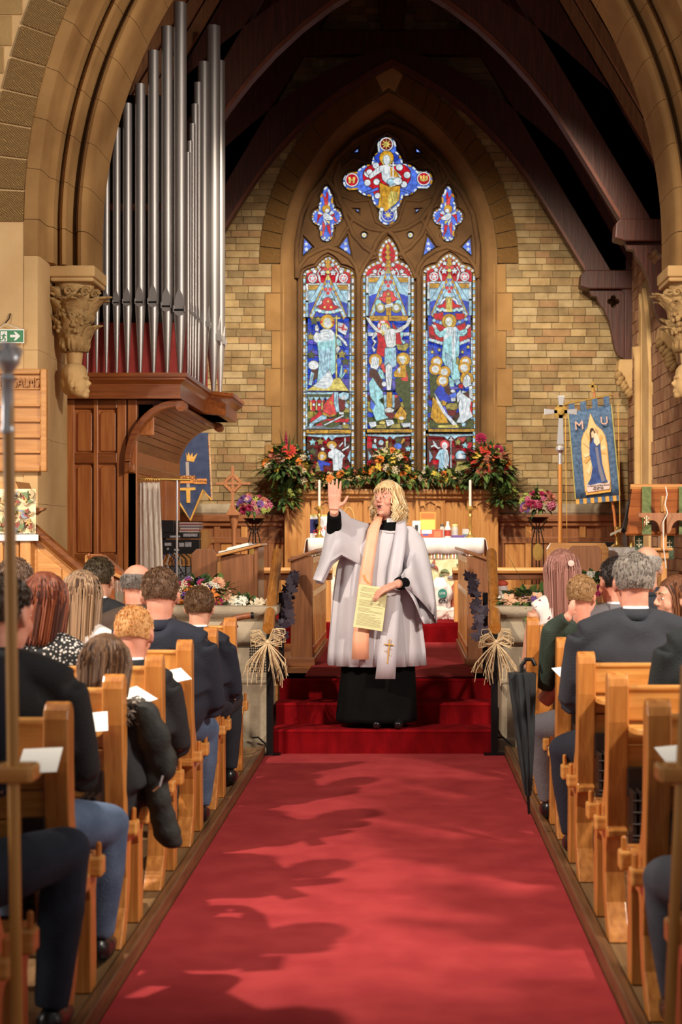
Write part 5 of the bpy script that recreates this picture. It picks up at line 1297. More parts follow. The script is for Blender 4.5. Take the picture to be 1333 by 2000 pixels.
D = 12.4; mb = MB(); mb.prism([(XD(1016, D), CH_Z), (XD(1075, D), CH_Z), (XD(1075, D), ZD(1142, D)), (XD(1022, D), ZD(1142, D)), (XD(1016, D), ZD(1148, D))], 'y', D, D+.05); kid(mb, 'end_panel', OAK_X, e, bevel=.006)
mb = MB(); mb.box(XD(1018, D), XD(1073, D), D+.05, D+.4, .8, .84); kid(mb, 'seat', OAK_X, e)
# ---- low stone walls each side of the steps
for s, xi, xo in ((-1, -.90, -2.29), (1, .655, 1.98)):
    e = thing('stone_plinth', 'low moulded stone wall %s of the steps' % ('left' if s < 0 else 'right'), 'stone wall', ((xi+xo)/2, 10.1, 0))
    a, b = sorted((xi, xo))
    def mould(o, z0, z1, nm, mat=STONEG):
        x0 = a-(o if s > 0 else 0); x1 = b+(o if s < 0 else 0); mb = MB(); mb.box(x0, x1, 9.98-o, 10.42, z0, z1); kid(mb, nm, mat, e, bevel=min(.02, (z1-z0)*.35))
    mould(0, .0, .72, 'body'); mould(.03, 0, .1, 'base'); mould(.01, .46, .5, 'band')
    mb = MB(); prof = [(.0, .72), (.03, .73), (.055, .76), (.055, .80), (.03, .84), (.0, .88), (.02, .91), (.05, .93), (.055, .96), (.05, .985), (.0, .99)]
    rows = []
    pth = [(xo, 9.98), (xi, 9.98), (xi, 10.42)] if s < 0 else [(xi, 10.42), (xi, 9.98), (xo, 9.98)]
    mb.grid(sweep_xy(pth, prof)); kid(mb, 'moulded_cap', STONEG, e, smooth=60)
    mb = MB(); mb.box(a+.01, b-.01, 9.99, 10.42, .7, .988); kid(mb, 'cap_core', STONEG, e)
# ---- stair rails with black posts
def stair_rail(label, X, s):
    e = thing('stair_rail', label, 'handrail', (X, 9.84, .012))
    mb = MB(); mb.box(X-.022, X+.022, 9.80, 9.845, .012, .86); kid(mb, 'post', BLACKM, e, bevel=.004)
    mb = MB(); mb.box(X-.07, X+.07, 9.77, 9.85, .012, .022); kid(mb, 'foot_plate', BLACKM, e)
    mb = MB(); mb.box(X+s*.03-.018, X+s*.03+.018, 10.36, 10.40, .46, 1.06); kid(mb, 'post', BLACKM, e, bevel=.004)
    mb = MB(); mb.tube([(X+s*.02, 9.83, .50), (X+s*.03, 10.38, .66)], .015, 6); kid(mb, 'lower_bar', BLACKM, e)
    mb = MB(); p0 = Vector((X, 9.70, .855)); p1 = Vector((X-s*.05, 11.0, 1.325))
    mb.tube([p0, p0.lerp(p1, .5), p1], .043, 10, squash=.9); kid(mb, 'handrail', wood('rail_oak', (150, 92, 34), (186, 122, 54), 'y', .35), e, smooth=40)
    return e
stair_rail('sloping oak stair rail on black posts left of the steps', -.885, 1); stair_rail('sloping oak stair rail on black posts right of the steps', .60, -1)
RAF = M('raffia', (206, 176, 132), (228, 204, 164), scale=40, rough=.8)
def bow(label, X, z, seed, D=9.685):
    r = random.Random(seed); e = thing('raffia_bow', label, 'bow', (X, D, z), 0, 'raffia bows on the stair rails')
    mb = MB(); mb.ell((0, 0, 0), (.02, .02, .018)); mb.obj('knot', RAF, e, smooth=True)
    for s in (-1, 1):
        mb = MB()
        for i in range(16):
            L = r.uniform(.07, .115); zz = r.uniform(-.01, .09); y = r.uniform(-.03, .01)
            mb.tube([(0, y*.3, 0), (s*L*.5, y-.01, zz*.7+.03), (s*L, y, zz), (s*L*1.02, y+.01, zz-.03), (s*L*.5, y+.01, zz*.3-.02), (0, 0, 0)], .0028, 4)
        o = mb.obj('loop', RAF, e); 
        mb = MB()
        for i in range(18):
            L = r.uniform(.16, .3); dx = s*r.uniform(.02, .15); y = r.uniform(-.03, .0)
            mb.tube([(0, -.005, 0), (dx*.5, y-.015, -L*.35), (dx*.9, y, -L*.7), (dx+r.uniform(-.015, .015), y, -L)], [.003, .0032, .0032, .0025], 4)
        mb.obj('tail', RAF, e)
bow('raffia bow tied under the left stair rail', -.888, .765, 4); bow('raffia bow tied under the right stair rail', .603, .765, 9)
VINE = M('vine_leaf', (40, 34, 46), (72, 58, 72), scale=12, rough=.7)
for (lab, X, s, sd) in (('dark purple leaf garland twined on the left stair rail', -.83, 1, 3), ('dark purple leaf garland twined on the right stair rail', .53, -1, 6)):
    e = thing('leaf_garland', lab, 'garland', (X, 10.1, .85)); r = random.Random(sd)
    me = None
    mb = MB(); pts = [(0, 0), (.35, -.1), (.5, .15), (.3, .35), (.45, .6), (.15, .65), (0, 1), (-.15, .65), (-.45, .6), (-.3, .35), (-.5, .15), (-.35, -.1)]
    mb.plate([pts], -.01, .01); me = mb.mesh('leaf', [VINE])
    st = MB(); pts = []
    for i in range(30):
        t = i/29; p = Vector((X+s*r.uniform(-.005, .03), lerp(9.75, 10.75, t), lerp(.80, 1.17, t)+r.uniform(-.05, .0))); pts.append(p)
        shared('leaf', me, e, p-Vector(e.location)+Vector((s*r.uniform(0, .03), 0, 0)), (r.uniform(-.5, .5), r.uniform(-1.2, 1.2), r.uniform(-.6, .6)), r.uniform(.055, .085))
    st.tube(pts, .006, 5); kid(st, 'stem', VINE, e)
# ---- flower stands
IRON = BLACKM
def flower_stand(label, px, D, zt):
    e = thing('flower_stand', label, 'flower stand', (XD(px, D), D, SA_Z)); h = zt-SA_Z
    mb = MB()
    for a in (0, PI*2/3, PI*4/3): mb.tube([(.02*math.cos(a), .02*math.sin(a), h*.18), (.10*math.cos(a), .10*math.sin(a), h*.06), (.15*math.cos(a), .15*math.sin(a), .005)], .009, 6)
    mb.obj('foot', IRON, e, smooth=True)
    mb = MB()
    for dx in (-.06, .06, -.015, .015): mb.tube([(dx*.4, 0, h*.12), (dx, 0, h*.3), (dx, 0, h*.75), (dx*.5, 0, h*.88), (dx*1.6, 0, h*.97)], .007, 6)
    mb.obj('upright', IRON, e, smooth=True)
    for s in (-1, 1):
        mb = MB(); mb.tube([(s*(.03+.035*(1-t/10)*math.cos(t*.8)), -.005, h*.86+.035*(1-t/10)*math.sin(t*.8)) for t in range(10)], .006, 5); mb.obj('scroll', IRON, e, smooth=True)
    mb = MB(); mb.ell((0, 0, h*.42), (.035, .035, .06)); mb.obj('twisted_knot', IRON, e, smooth=True)
    mb = MB(); mb.lathe([(.03, -.006), (.06, -.004), (.06, .004), (.03, .006)], (0, -.02, 0), 18, 'y'); p = mb.obj('oval_plaque', BRASS, e); p.location = (0, 0, h*.64); p.scale = (.9, 1, 1.5)
    mb = MB(); mb.lathe([(.05, h-.06), (.11, h-.01), (.115, h), (.1, h)], (0, 0, 0), 18); mb.obj('bowl', IRON, e, smooth=40)
    return e
flower_stand('black iron flower stand left of the altar by the wooden cross', 497, 15.4, ZD(1012, 15.4)); flower_stand('black iron flower stand with brass plaque right of the altar', 1051, 15.4, ZD(1010, 15.4))
bouquet('flower_arrangement', 'pink purple and lime flowers on the left iron stand', P(496, 993, 15.38), (.17, .14, .13), (('pompom', 'magenta', 6, .045), ('cluster', 'pink', 8, .05), ('cluster', 'lime', 6, .045), ('daisy', 'purple', 8, .04), ('pompom', 'rust', 5, .05), ('cluster', 'cream', 4, .04)), 120, .08, 5, sprigs=4)
bouquet('flower_arrangement', 'pink and crimson flowers on the right iron stand', P(1052, 988, 15.38), (.17, .14, .14), (('pompom', 'magenta', 7, .05), ('cluster', 'pink', 10, .05), ('cluster', 'lime', 5, .045), ('daisy', 'purple', 5, .04), ('pompom', 'rust', 6, .05)), 120, .08, 6, sprigs=4)
# ---- garlands and arrangements along the reredos top
ZR = ZD(955, 16.15)
base = thing('flower_garland', 'long garland of orange and yellow flowers on top of the reredos', 'garland', (XD(762, 16.2), 16.2, ZR))
for i in range(9):
    px = 600+i*40
    bouquet('x', '', P(px, 938+5*math.sin(i*1.7), 16.14), (.14, .10, .085), (('daisy', 'orange', 2, .05), ('cluster', 'cream', 2, .045), ('cluster', 'lime', 2, .04), ('lily', 'yellow', 1, .045), ('pompom', 'rust', 1, .04)), 150, .10, 40+i, sprigs=2, root=base)
bouquet('flower_arrangement', 'tall orange and yellow arrangement with crimson gladiolus at the left end of the reredos', P(562, 915, 16.1), (.25, .15, .2), (('daisy', 'orange', 8, .06), ('lily', 'yellow', 8, .06), ('cluster', 'cream', 8, .06), ('cluster', 'lime', 6, .055), ('pompom', 'rust', 5, .06), ('pompom', 'magenta', 3, .06)), 480, .14, 61, sprigs=14)
e = bouquet('flower_arrangement', 'tall orange and crimson arrangement at the right end of the reredos', P(956, 915, 16.1), (.25, .15, .22), (('daisy', 'orange', 9, .06), ('lily', 'yellow', 6, .06), ('cluster', 'lime', 6, .055), ('pompom', 'rust', 8, .06), ('pompom', 'magenta', 4, .065), ('daisy', 'red', 4, .055)), 480, .14, 62, sprigs=16)
shared('flower', flower_mesh('pompom', 'magenta'), e, P(940, 856, 16.0)-e.location, (PI/3, 0, 0), .075); shared('flower', flower_mesh('daisy', 'red'), e, P(950, 878, 16.0)-e.location, (PI/3, 0, 0), .08)
e2 = [o for o in bpy.data.objects if o.get('label', '').startswith('tall orange and yellow arrangement')][0]
shared('flower', flower_mesh('spike', 'magenta'), e2, P(559, 872, 16.05)-e2.location, (0, 0, 0), .065); shared('flower', flower_mesh('daisy', 'red'), e2, P(565, 880, 16.0)-e2.location, (PI/3, 0, 0), .085)
mb = MB(); mb.tube([P(559, 870, 16.05)-e2.location, P(561, 920, 16.08)-e2.location], .008, 5); mb.obj('stem', LEAFM, e2)
bouquet('flower_arrangement', 'orange and yellow fan of flowers at the centre of the reredos', P(762, 915, 16.08), (.22, .13, .19), (('daisy', 'orange', 8, .055), ('lily', 'yellow', 8, .05), ('cluster', 'cream', 7, .055), ('cluster', 'lime', 5, .05), ('pompom', 'red', 3, .04)), 300, .12, 63, sprigs=20)
for (lab, px, sd) in (('trailing green foliage at the left foot of the reredos flowers', 558, 71), ('trailing green foliage at the right foot of the reredos flowers', 985, 72)):
    bouquet('trailing_foliage', lab, P(px, 975, 16.08), (.16, .1, .2), (('cluster', 'lime', 4, .035),), 230, .1, sd, sprigs=4, cat='foliage')
# ---- flowers on the low stone walls
bouquet('flower_arrangement', 'low mixed orange purple and white flowers on the left stone wall', P(398, 1168, 10.15), (.2, .14, .14), (('lily', 'orange', 4, .05), ('pompom', 'peach', 4, .05), ('daisy', 'magenta', 10, .035), ('cluster', 'purple', 9, .035), ('cluster', 'cream', 7, .035), ('cluster', 'white', 5, .035)), 200, .09, 81, sprigs=5)
bouquet('lily_spray', 'spray of pale lilies lying on the end of the left stone wall', P(478, 1180, 10.1), (.14, .09, .035), (('lily', 'white', 5, .045), ('lily', 'cream', 4, .045)), 40, .08, 82, sprigs=2)
bouquet('lily_spray', 'spray of peach and white gladioli lying on the right stone wall', P(1040, 1178, 10.1), (.24, .1, .05), (('lily', 'white', 9, .05), ('lily', 'peach', 7, .06), ('cluster', 'purple', 3, .04)), 120, .13, 83, sprigs=6)
bouquet('flower_arrangement', 'pink and white flowers between the seated woman and the stall on the right', P(1150, 1150, 10.2), (.13, .12, .12), (('pompom', 'magenta', 4, .045), ('lily', 'white', 5, .045), ('cluster', 'pink', 4, .04)), 90, .09, 84, sprigs=4)
# ---- hymn board, exit sign, pulpit on the left
D = 9.925
e = thing('hymn_board', 'wooden psalm and hymn number board with carved letters on the left wall', 'hymn board', (XD(20, D), D-.03, ZD(920, D)))
HB = wood('board_oak', (176, 116, 56), (202, 144, 78), 'x', .45)
kid(pxbox(-60, 90, 722, 918, D-.025, D+.01), 'back_board', HB, e)
for (a, b, c, d) in ((78, 91, 720, 921), (-62, -48, 720, 921)): kid(pxbox(a, b, c, d, D-.055, D), 'frame_stile', HB, e, bevel=.01)
for (c, d) in ((720, 731), (909, 921)): kid(pxbox(-48, 78, c, d, D-.05, D), 'frame_rail', HB, e, bevel=.01)
kid(pxbox(-48, 78, 733, 761, D-.035, D), 'title_panel', HB, e, bevel=.004)
for y in (789, 819, 850, 880): kid(pxbox(-48, 78, y, y+5, D-.05, D), 'number_ledge', HB, e, bevel=.004)
CARVE = wood('carved_letter', (150, 94, 42), (186, 126, 62), 'x', .5)
text_mesh('carved_lettering', 'HYMNS PSALMS', .092, CARVE, e, P(77, 748, D-.037), ext=.012, align='RIGHT').scale = (.66, 1, 1)
D = 9.90
e = thing('exit_sign', 'green and white running man exit sign hanging on the left wall', 'sign', (XD(20, D), D, ZD(669, D)))
SG = M('sign_green', (52, 128, 78), rough=.4); SW = M('sign_white', (238, 238, 232), rough=.4)
kid(pxbox(-8, 47, 643, 670, D, D+.008), 'plate', SW, e); kid(pxbox(-7, 45.3, 645, 668.3, D-.002, D), 'green_field', SG, e)
kid(pxbox(1, 14, 647, 667, D-.004, D), 'white_door', SW, e)
mb = MB(); mb.plate([[(XD(x, D), ZD(y, D)) for (x, y) in ((20, 654), (31, 654), (27, 648), (31, 648), (40, 656.5), (31, 665), (27, 665), (31, 659), (20, 659))]], D-.004, D); kid(mb, 'arrow', SW, e)
man = MB()
for pts, r in ((((9, 650.5), (9.1, 650.6)), 1.6), (((8, 653), (6.5, 659)), 1.6), (((8, 653.5), (12, 656)), .8), (((8, 653.5), (4.5, 656), (3, 655)), .8), (((6.5, 659), (10, 661), (10, 665.5)), 1.0), (((6.5, 659), (5, 663), (1, 664)), 1.0)):
    man.tube([P(x, y, D-.005) for (x, y) in pts], r*D/F, 6)
kid(man, 'running_figure', SG, e)
mb = MB(); mb.tube([P(-4, 643, D), P(10, 632, D), P(40, 643, D)], .003, 5); kid(mb, 'cord', M('cord_white', (220, 214, 200)), e)
mb = MB(); mb.tube([P(10, 632, D), P(18, 622, D+.02), P(20, 612, D+.03)], .005, 5); kid(mb, 'hook', M('rust', (70, 50, 34)), e)
D = 9.35
e = thing('pulpit', 'oak pulpit with panelled stair side and sloping handrail at the left', 'pulpit', (XD(20, D), D, .058))
kid(pxbox(-120, 40, 1040, 1390, D, D+.5), 'body', OAKD_Z, e, bevel=.01)
kid(pxbox(38, 60, 1052, 1390, D-.03, D+.3), 'corner_post', OAK_Z, e, bevel=.01)
for (a, b) in ((-30, 6), (8, 37)): kid(pxbox(a, b, 1060, 1140, D-.015, D+.02), 'panel', OAK_Z, e, bevel=.008)
mb = MB(); mb.prism([(XD(60, D), ZD(1045, D)), (XD(165, D), ZD(1128, D)), (XD(165, D), .08), (XD(60, D), .08)], 'y', D+.02, D+.06); kid(mb, 'stair_side', OAK_X, e)
mb = MB(); mb.prism([(XD(72, D), ZD(1070, D)), (XD(120, D), ZD(1110, D)), (XD(120, D), ZD(1160, D)), (XD(72, D), ZD(1160, D))], 'y', D+.005, D+.03); kid(mb, 'side_panel', OAK_X, e, bevel=.01)
mb = MB(); mb.tube([P(62, 1030, D), P(105, 1068, D), P(168, 1122, D)], .035, 8); kid(mb, 'handrail', wood('rail_dark', (96, 52, 24), (130, 76, 36), 'x', .3), e, smooth=40)
mb = MB(); mb.tube([P(66, 1042, D), P(168, 1130, D)], .02, 6); kid(mb, 'handrail_base', OAK_X, e)
mb = MB(); mb.prism([(XD(68, D), ZD(992, D)), (XD(86, D), ZD(992, D)), (XD(84, D), ZD(996, D)), (XD(76, D), ZD(999, D)), (XD(68, D), ZD(1006, D))], 'y', D, D+.08); kid(mb, 'candle_bracket', OAKD_X, e)
mb = MB(); mb.prism([(XD(-60, D), ZD(940, D)), (XD(30, D), ZD(940, D)), (XD(36, D), ZD(955, D)), (XD(-60, D), ZD(955, D))], 'y', D, D+.35); kid(mb, 'book_rest', OAK_X, e)
D = 9.31
e = thing('pulpit_fall', 'floral tapestry pulpit fall with striped fringe hanging at the left edge', 'hanging cloth', (XD(10, D), D, ZD(1000, D)))
mb = MB(); mb.grid([[P(-60+130*i/20, y, D+.006*math.sin(i)) for i in range(21)] for y in (955, 985, 1015, 1043)]); kid(mb, 'cloth', FLOR, e, solid=.008)
flourish(e, XD(-5, D), XD(64, D), ZD(1036, D), ZD(962, D), D-.012, 70, 9, FL2, .026)
kid(pxbox(-60, 70, 1041, 1044, D-.014, D), 'braid', M('braid', (50, 56, 70), (200, 190, 170), scale=90, rough=.8), e)
mb = MB()
for i in range(70):
    x = -2+i*1.1; mb.cur = (i//3*5) % 5; p = P(x, 1044, D-.008); mb.box(p.x, p.x+.0034, D-.012, D-.004, ZD(1056, D), p.z)
o = kid(mb, 'fringe', [WHITEC, FL2[2], FL2[3], FL2[1], FL2[0]], e); o['kind'] = 'stuff'
# lid of a piano-like chest behind the seated men
D = 9.75
e = thing('music_desk', 'small brown sloped music desk lid behind the dark haired man', 'desk', (XD(205, D), D, .058))
mb = MB(); mb.prism([(XD(175, D), ZD(1082, D)), (XD(200, D), ZD(1083, D)), (XD(245, D), ZD(1122, D)), (XD(245, D), .06), (XD(170, D), .06), (XD(170, D), ZD(1100, D))], 'y', D, D+.1); kid(mb, 'side', MAH_X, e, bevel=.005)
mb = MB(); mb.prism([(XD(168, D), ZD(1085, D)), (XD(176, D), ZD(1081, D)), (XD(186, D), ZD(1095, D)), (XD(243, D), ZD(1127, D)), (XD(240, D), ZD(1131, D)), (XD(176, D), ZD(1104, D)), (XD(168, D), ZD(1098, D))], 'y', D-.04, D); kid(mb, 'cheek', OAK_X, e, bevel=.004)
mb = MB(); mb.ell(P(174, 1086, D-.05), (.012, .012, .02)); kid(mb, 'knob', MAH_X, e, smooth=True)
# glass vase of water
D = 9.55
e = thing('glass_vase', 'cut glass vase half filled with water between two seated men', 'vase', (XD(233, D), D, ZD(1186, D)))
GLS = M('clear_glass', (240, 244, 240), rough=.05, trans=.95, spec=.6)
k = D/F
mb = MB(); mb.lathe([(7*k, 0), (8*k, 3*k), (9.5*k, 30*k), (11*k, 52*k), (10.4*k, 52*k), (9*k, 30*k), (7.5*k, 4*k), (.001, 4*k)], (0, 0, 0), 20); mb.obj('body', GLS, e, smooth=40)
mb = MB(); mb.lathe([(7.3*k, 4.2*k), (8.8*k, 30*k), (.001, 30*k)], (0, 0, 0), 20); mb.obj('water', M('water', (226, 226, 206), rough=.05, trans=.8), e, smooth=40)
e = thing('vase_table', 'small wooden stand under the glass vase', 'table', (XD(233, D), D, .058))
mb = MB(); mb.box(-.14, .14, -.08, .12, ZD(1186, D)-.058-.03, ZD(1186, D)-.058); mb.obj('top', OAK_X, e, bevel=.004)
for s in (-1, 1): mb = MB(); mb.box(s*.1-.02, s*.1+.02, 0, .04, 0, ZD(1186, D)-.088); mb.obj('leg', OAK_Z, e)
e = thing('poinsettia', 'deep red velvet flower behind the glass vase', 'flower', P(222, 1168, 9.8))
for i in range(5): o = shared('petals', flower_mesh('pompom', 'magenta'), e, (random.uniform(-.04, .04), 0, random.uniform(-.06, .05)), (1.2, random.random(), 0), .07)
mb = MB(); mb.tube([(0, .02, 0), (0, .04, -.3), (0, .04, P(222, 1168, 9.8).z*-1+.07)], .01, 5); mb.obj('stem', LEAFD, e)
# ---- curtain on a rail, equipment rack, papers, blue banner, wooden cross
D = 11.55
e = thing('curtain', 'white patterned curtain hanging from a rail beside the organ', 'curtain', (XD(294, D), D, ZD(938, D)))
mb = MB(); rows = []
for j in range(14):
    y = lerp(942, 1135, j/13); w = lerp(19, 23, j/13); row_ = []
    for i in range(41): row_.append(P(293+w*(i/20-1)+lerp(0, 4, j/13), y, D+.012*math.sin(i*.62+.3*math.sin(j*.5))))
    rows.append(row_)
mb.grid(rows); CUR = M('curtain_print', (236, 226, 214), (214, 198, 184), scale=9, stretch=(1, 1, .6), rough=.85, kind='wave', lo=.45, hi=.6); kid(mb, 'cloth', CUR, e, smooth=True, solid=.004)
for i in range(9): mb = MB(); c = P(275+i*4.6, 938, D); mb.lathe([(.014, -.002), (.018, -.002), (.018, .002), (.014, .002)], c, 12, 'x'); kid(mb, 'ring', BRASS, e)
e = thing('curtain_rail', 'brass curtain rail on a thin upright beside the organ case', 'rail', (XD(320, D), D, CH_Z))
mb = MB(); mb.tube([P(264, 935, D), P(372, 937, D)], .010, 8); kid(mb, 'rod', BRASS, e, smooth=True)
mb = MB(); mb.tube([P(346, 936, D), (XD(346, D), D, CH_Z)], .008, 6); kid(mb, 'upright', SILVER, e, smooth=True)
D = 12.6
e = thing('equipment_rack', 'black audio equipment rack full of boxes and cables beside the curtain', 'equipment rack', (XD(352, D), D, CH_Z))
BK = M('equipment_black', (22, 23, 28), rough=.45); GB = M('grey_box', (120, 122, 124), rough=.5)
for (a, b, c, d, m_) in ((314, 340, 1016, 1040, BK), (316, 390, 1040, 1052, BK), (316, 390, 1054, 1082, BK)): kid(pxbox(a, b, c, d, D, D+.35), 'unit', m_, e, bevel=.004)
mb = MB(); mb.box(XD(318, D), XD(374, D), D+.02, D+.3, ZD(1104, D), ZD(1084, D)); kid(mb, 'shelf', OAK_X, e)
mb = pxbox(322, 372, 1106, 1140, D+.06, D+.3); kid(mb, 'radiator_back', GB, e)
for i in range(16): kid(pxbox(323+i*3, 324.8+i*3, 1107, 1140, D+.05, D+.08), 'fin', M('fin', (170, 176, 186), rough=.4), e)
for (a, b, c, d) in ((332, 352, 1046, 1050), (358, 386, 1042, 1048), (350, 360, 1060, 1068), (362, 374, 1059, 1068), (322, 335, 1060, 1066), (326, 330, 1070, 1074), (340, 350, 1072, 1076)): kid(pxbox(a, b, c, d, D-.004, D+.01), 'front_panel', M('panel_pale', (190, 192, 196), (150, 150, 160), scale=60, rough=.5), e)
for i, c_ in enumerate(((30, 60, 120), (180, 180, 176), (24, 24, 26), (24, 24, 26))):
    mb = MB(); r = random.Random(i+2); x = 322+i*10
    mb.tube([P(x, 1082, D-.03), P(x-6, 1100, D-.06), P(x+4+r.uniform(-4, 10), 1125, D-.05), P(x+22, 1118, D-.05), P(x+20, 1090, D-.04), P(x+8, 1080, D-.03)], .006, 5); kid(mb, 'cable', M('cable_%d' % i, c_, rough=.5), e, smooth=True)
mb = MB(); mb.box(XD(316, D), XD(390, D), D+.05, D+.35, CH_Z, CH_Z+.08); kid(mb, 'base', BK, e)
for x in (317, 388): kid(pxbox(x, x+2, 1082, 1210, D+.1, D+.13), 'leg', BK, e)
e = thing('magazine_stack', 'stack of magazines and papers on top of the audio rack', 'papers', P(370, 1040, D+.1))
r = random.Random(4)
for i in range(7):
    kid(pxbox(350+r.uniform(0, 3), 388+r.uniform(0, 4), 1020+i*2.8, 1022.6+i*2.8, D+.05, D+.28), 'magazine', M('mag_%d' % i, ((206, 190, 180), (150, 60, 70), (190, 186, 184), (120, 100, 110), (214, 206, 196), (170, 90, 90), (200, 196, 190))[i], rough=.6), e)
D = 12.7
e = thing('carved_stall_arm', 'pale wooden scrolled stall arm right of the audio rack', 'choir stall', (XD(400, D), D, CH_Z))
mb = MB(); mb.plate([[(XD(x, D), ZD(y, D)) for (x, y) in ((391, 1035), (410, 1035), (410, 1046), (414, 1052), (417, 1054), (416, 1060), (409, 1064), (402, 1076), (398, 1200), (391, 1200))]], D, D+.06); kid(mb, 'arm', OAK_Z, e, bevel=.005)
# left blue banner
D = 15.9
BLUE = M('banner_blue', (44, 56, 88), (58, 70, 104), scale=12, rough=.8); 
e = thing('blue_banner', 'dark blue swallow-tailed banner with gold crown and sword behind the organ', 'banner', P(380, 940, D))
mb = MB(); mb.plate([[(XD(x, D), ZD(y, D)) for (x, y) in ((340, 845), (407, 845), (414, 975), (397, 955), (372, 1015), (347, 975))]], D, D+.01); kid(mb, 'cloth', BLUE, e)
mb = MB(); mb.tube([P(414, 977, D), P(397, 957, D), P(372, 1016, D), P(347, 977, D)], .014, 6); kid(mb, 'gold_fringe', GOLDT, e)
mb = MB(); mb.tube([P(408, 850, D), P(414, 975, D)], .01, 6); kid(mb, 'side_fringe', M('fringe_mix', (170, 110, 70), (220, 190, 150), scale=60), e)
mb = MB(); mb.plate([[(XD(x, D), ZD(y, D)) for (x, y) in ((364, 884), (366, 892), (369, 883), (372, 892), (376, 884), (377, 893), (386, 885), (379, 902), (365, 900))]], D-.008, D); kid(mb, 'crown', GOLDT, e)
mb = MB(); mb.plate([[(XD(x, D), ZD(y, D)) for (x, y) in ((363, 902), (369, 902), (371, 952), (365, 952))]], D-.008, D); kid(mb, 'sword_blade', M('blade_cloth', (170, 156, 150), rough=.7), e)
mb = MB(); mb.plate([[(XD(x, D), ZD(y, D)) for (x, y) in ((349, 953), (382, 952), (382, 957), (372, 958), (372, 982), (365, 982), (364, 958), (349, 958))]], D-.01, D); kid(mb, 'sword_hilt', GOLDT, e)
SCR = M('scroll_orange', (206, 130, 60), (222, 150, 80), scale=30, rough=.7)
kid(pxbox(348, 382, 929, 944, D-.012, D), 'scroll', SCR, e); kid(pxbox(380, 404, 935, 945, D-.010, D), 'scroll', SCR, e)
text_mesh('lettering', 'SCHOOL', .056, M('scroll_text', (60, 30, 16)), e, P(365, 933, D-.014)); text_mesh('lettering', 'OF POSTHILL', .028, M('scroll_text', (60, 30, 16)), e, P(392, 940, D-.013))
mb = MB(); mb.tube([P(343, 840, D+.03), (XD(343, D), D+.03, SA_Z)], .014, 6); kid(mb, 'pole', OAKD_Z, e)
D = 15.0
e = thing('wooden_cross', 'plain wooden cross with curved braces on a tall turned stand', 'cross', (XD(455, D), D, SA_Z))
CW = wood('cross_wood', (150, 94, 58), (176, 118, 76), 'z', .5)
mb = MB(); mb.box(XD(451.5, D), XD(457.5, D), D, D+.03, ZD(1000, D), ZD(910, D)); kid(mb, 'upright', CW, e, bevel=.004)
kid(pxbox(421, 489, 942, 947, D-.003, D+.03), 'cross_bar', CW, e, bevel=.004)
for a in range(4):
    mb = MB(); pts = [P(454.5+17*math.cos(PI/4+PI/2*a+q)*(1-.28*math.cos(4*q/1.57*.78)), 944.5+17*math.sin(PI/4+PI/2*a+q)*(1-.28*math.cos(4*q/1.57*.78)), D+.012) for q in [(-.5+i/8)*1.3 for i in range(9)]]
    mb.tube(pts, .02, 6); kid(mb, 'curved_brace', CW, e, smooth=True)
mb = MB(); mb.prism([(XD(443, D), ZD(1007, D)), (XD(470, D), ZD(1007, D)), (XD(470, D), ZD(1003, D)), (XD(460, D), ZD(995, D)), (XD(458, D), ZD(985, D)), (XD(451, D), ZD(985, D)), (XD(449, D), ZD(995, D)), (XD(443, D), ZD(1003, D))], 'y', D-.06, D+.09); kid(mb, 'base', CW, e, bevel=.004)
mb = MB(); mb.lathe([(.09, SA_Z), (.09, SA_Z+.03), (.025, SA_Z+.08), (.022, 1.5), (.04, 1.58), (.05, ZD(1007, D))], (XD(457, D), D+.01, 0), 14); kid(mb, 'stand', CW, e, smooth=35)
# ---- right: embroidered banner, processional cross, lectern, side table
D = 15.7
BLU2 = M('banner_brocade', (54, 80, 114), (88, 116, 150), scale=30, rough=.75, detail=6)
e = thing('embroidered_banner', 'blue embroidered banner with robed mother and child on the right', 'banner', P(1160, 980, D))
def bq(u, v, d=0):      # banner coordinates, 0..1 across and down
    a = Vector((lerp(1111, 1195, u), lerp(806, 790, u))); b = Vector((lerp(1125, 1212, u), lerp(975, 967, u))); p = a.lerp(b, v)
    return P(p.x, p.y, D-d)
def bplate(name, pts, mat, d, th=.004):
    w = [bq(u, v, d) for (u, v) in pts]; mb = MB(); mb.plate([[(p.x, p.z) for p in w]], D-d, D-d+th); return kid(mb, name, mat, e)
mb = MB(); mb.grid([[bq(i/16, j/8, .004*math.sin(i*1.3)) for i in range(17)] for j in range(9)]); kid(mb, 'cloth', BLU2, e, smooth=True, solid=.008)
for i in range(4): bplate('hanging_tab', ((i*.27+.02, -.1), (i*.27+.15, -.1), (i*.27+.15, .01), (i*.27+.02, .01)), BLU2, .008, .01)
for i in range(12): bplate('fringe_block', ((i/12, 1.0), ((i+.95)/12, 1.0), ((i+.95)/12, 1.06), (i/12, 1.06)), GOLDT if i % 2 == 0 else BLU2, .006, .008)
for (u0, u1) in ((-.015, .01), (.985, 1.01)): bplate('gold_edge', ((u0, 0), (u1, 0), (u1, 1), (u0, 1)), M('gold_edge', (170, 160, 90), rough=.7), .010)
arch = [(.24, .92), (.24, .42)]+[(.52+.28*math.cos(a), .42-.22*math.sin(a)) for a in [PI-PI*i/8 for i in range(1, 4)]]+[(.43, .18), (.5, .06), (.58, .18)]+[(.52+.28*math.cos(a), .42-.22*math.sin(a)) for a in [PI-PI*i/8 for i in range(5, 8)]]+[(.80, .42), (.80, .92)]
bplate('gold_border', [(lerp(.52, u, 1.06), lerp(.5, v, 1.02)) for (u, v) in arch], GOLDT, .011)
bplate('cream_field', arch, M('cream_silk', (216, 186, 128), rough=.6), .016)
r = random.Random(2)
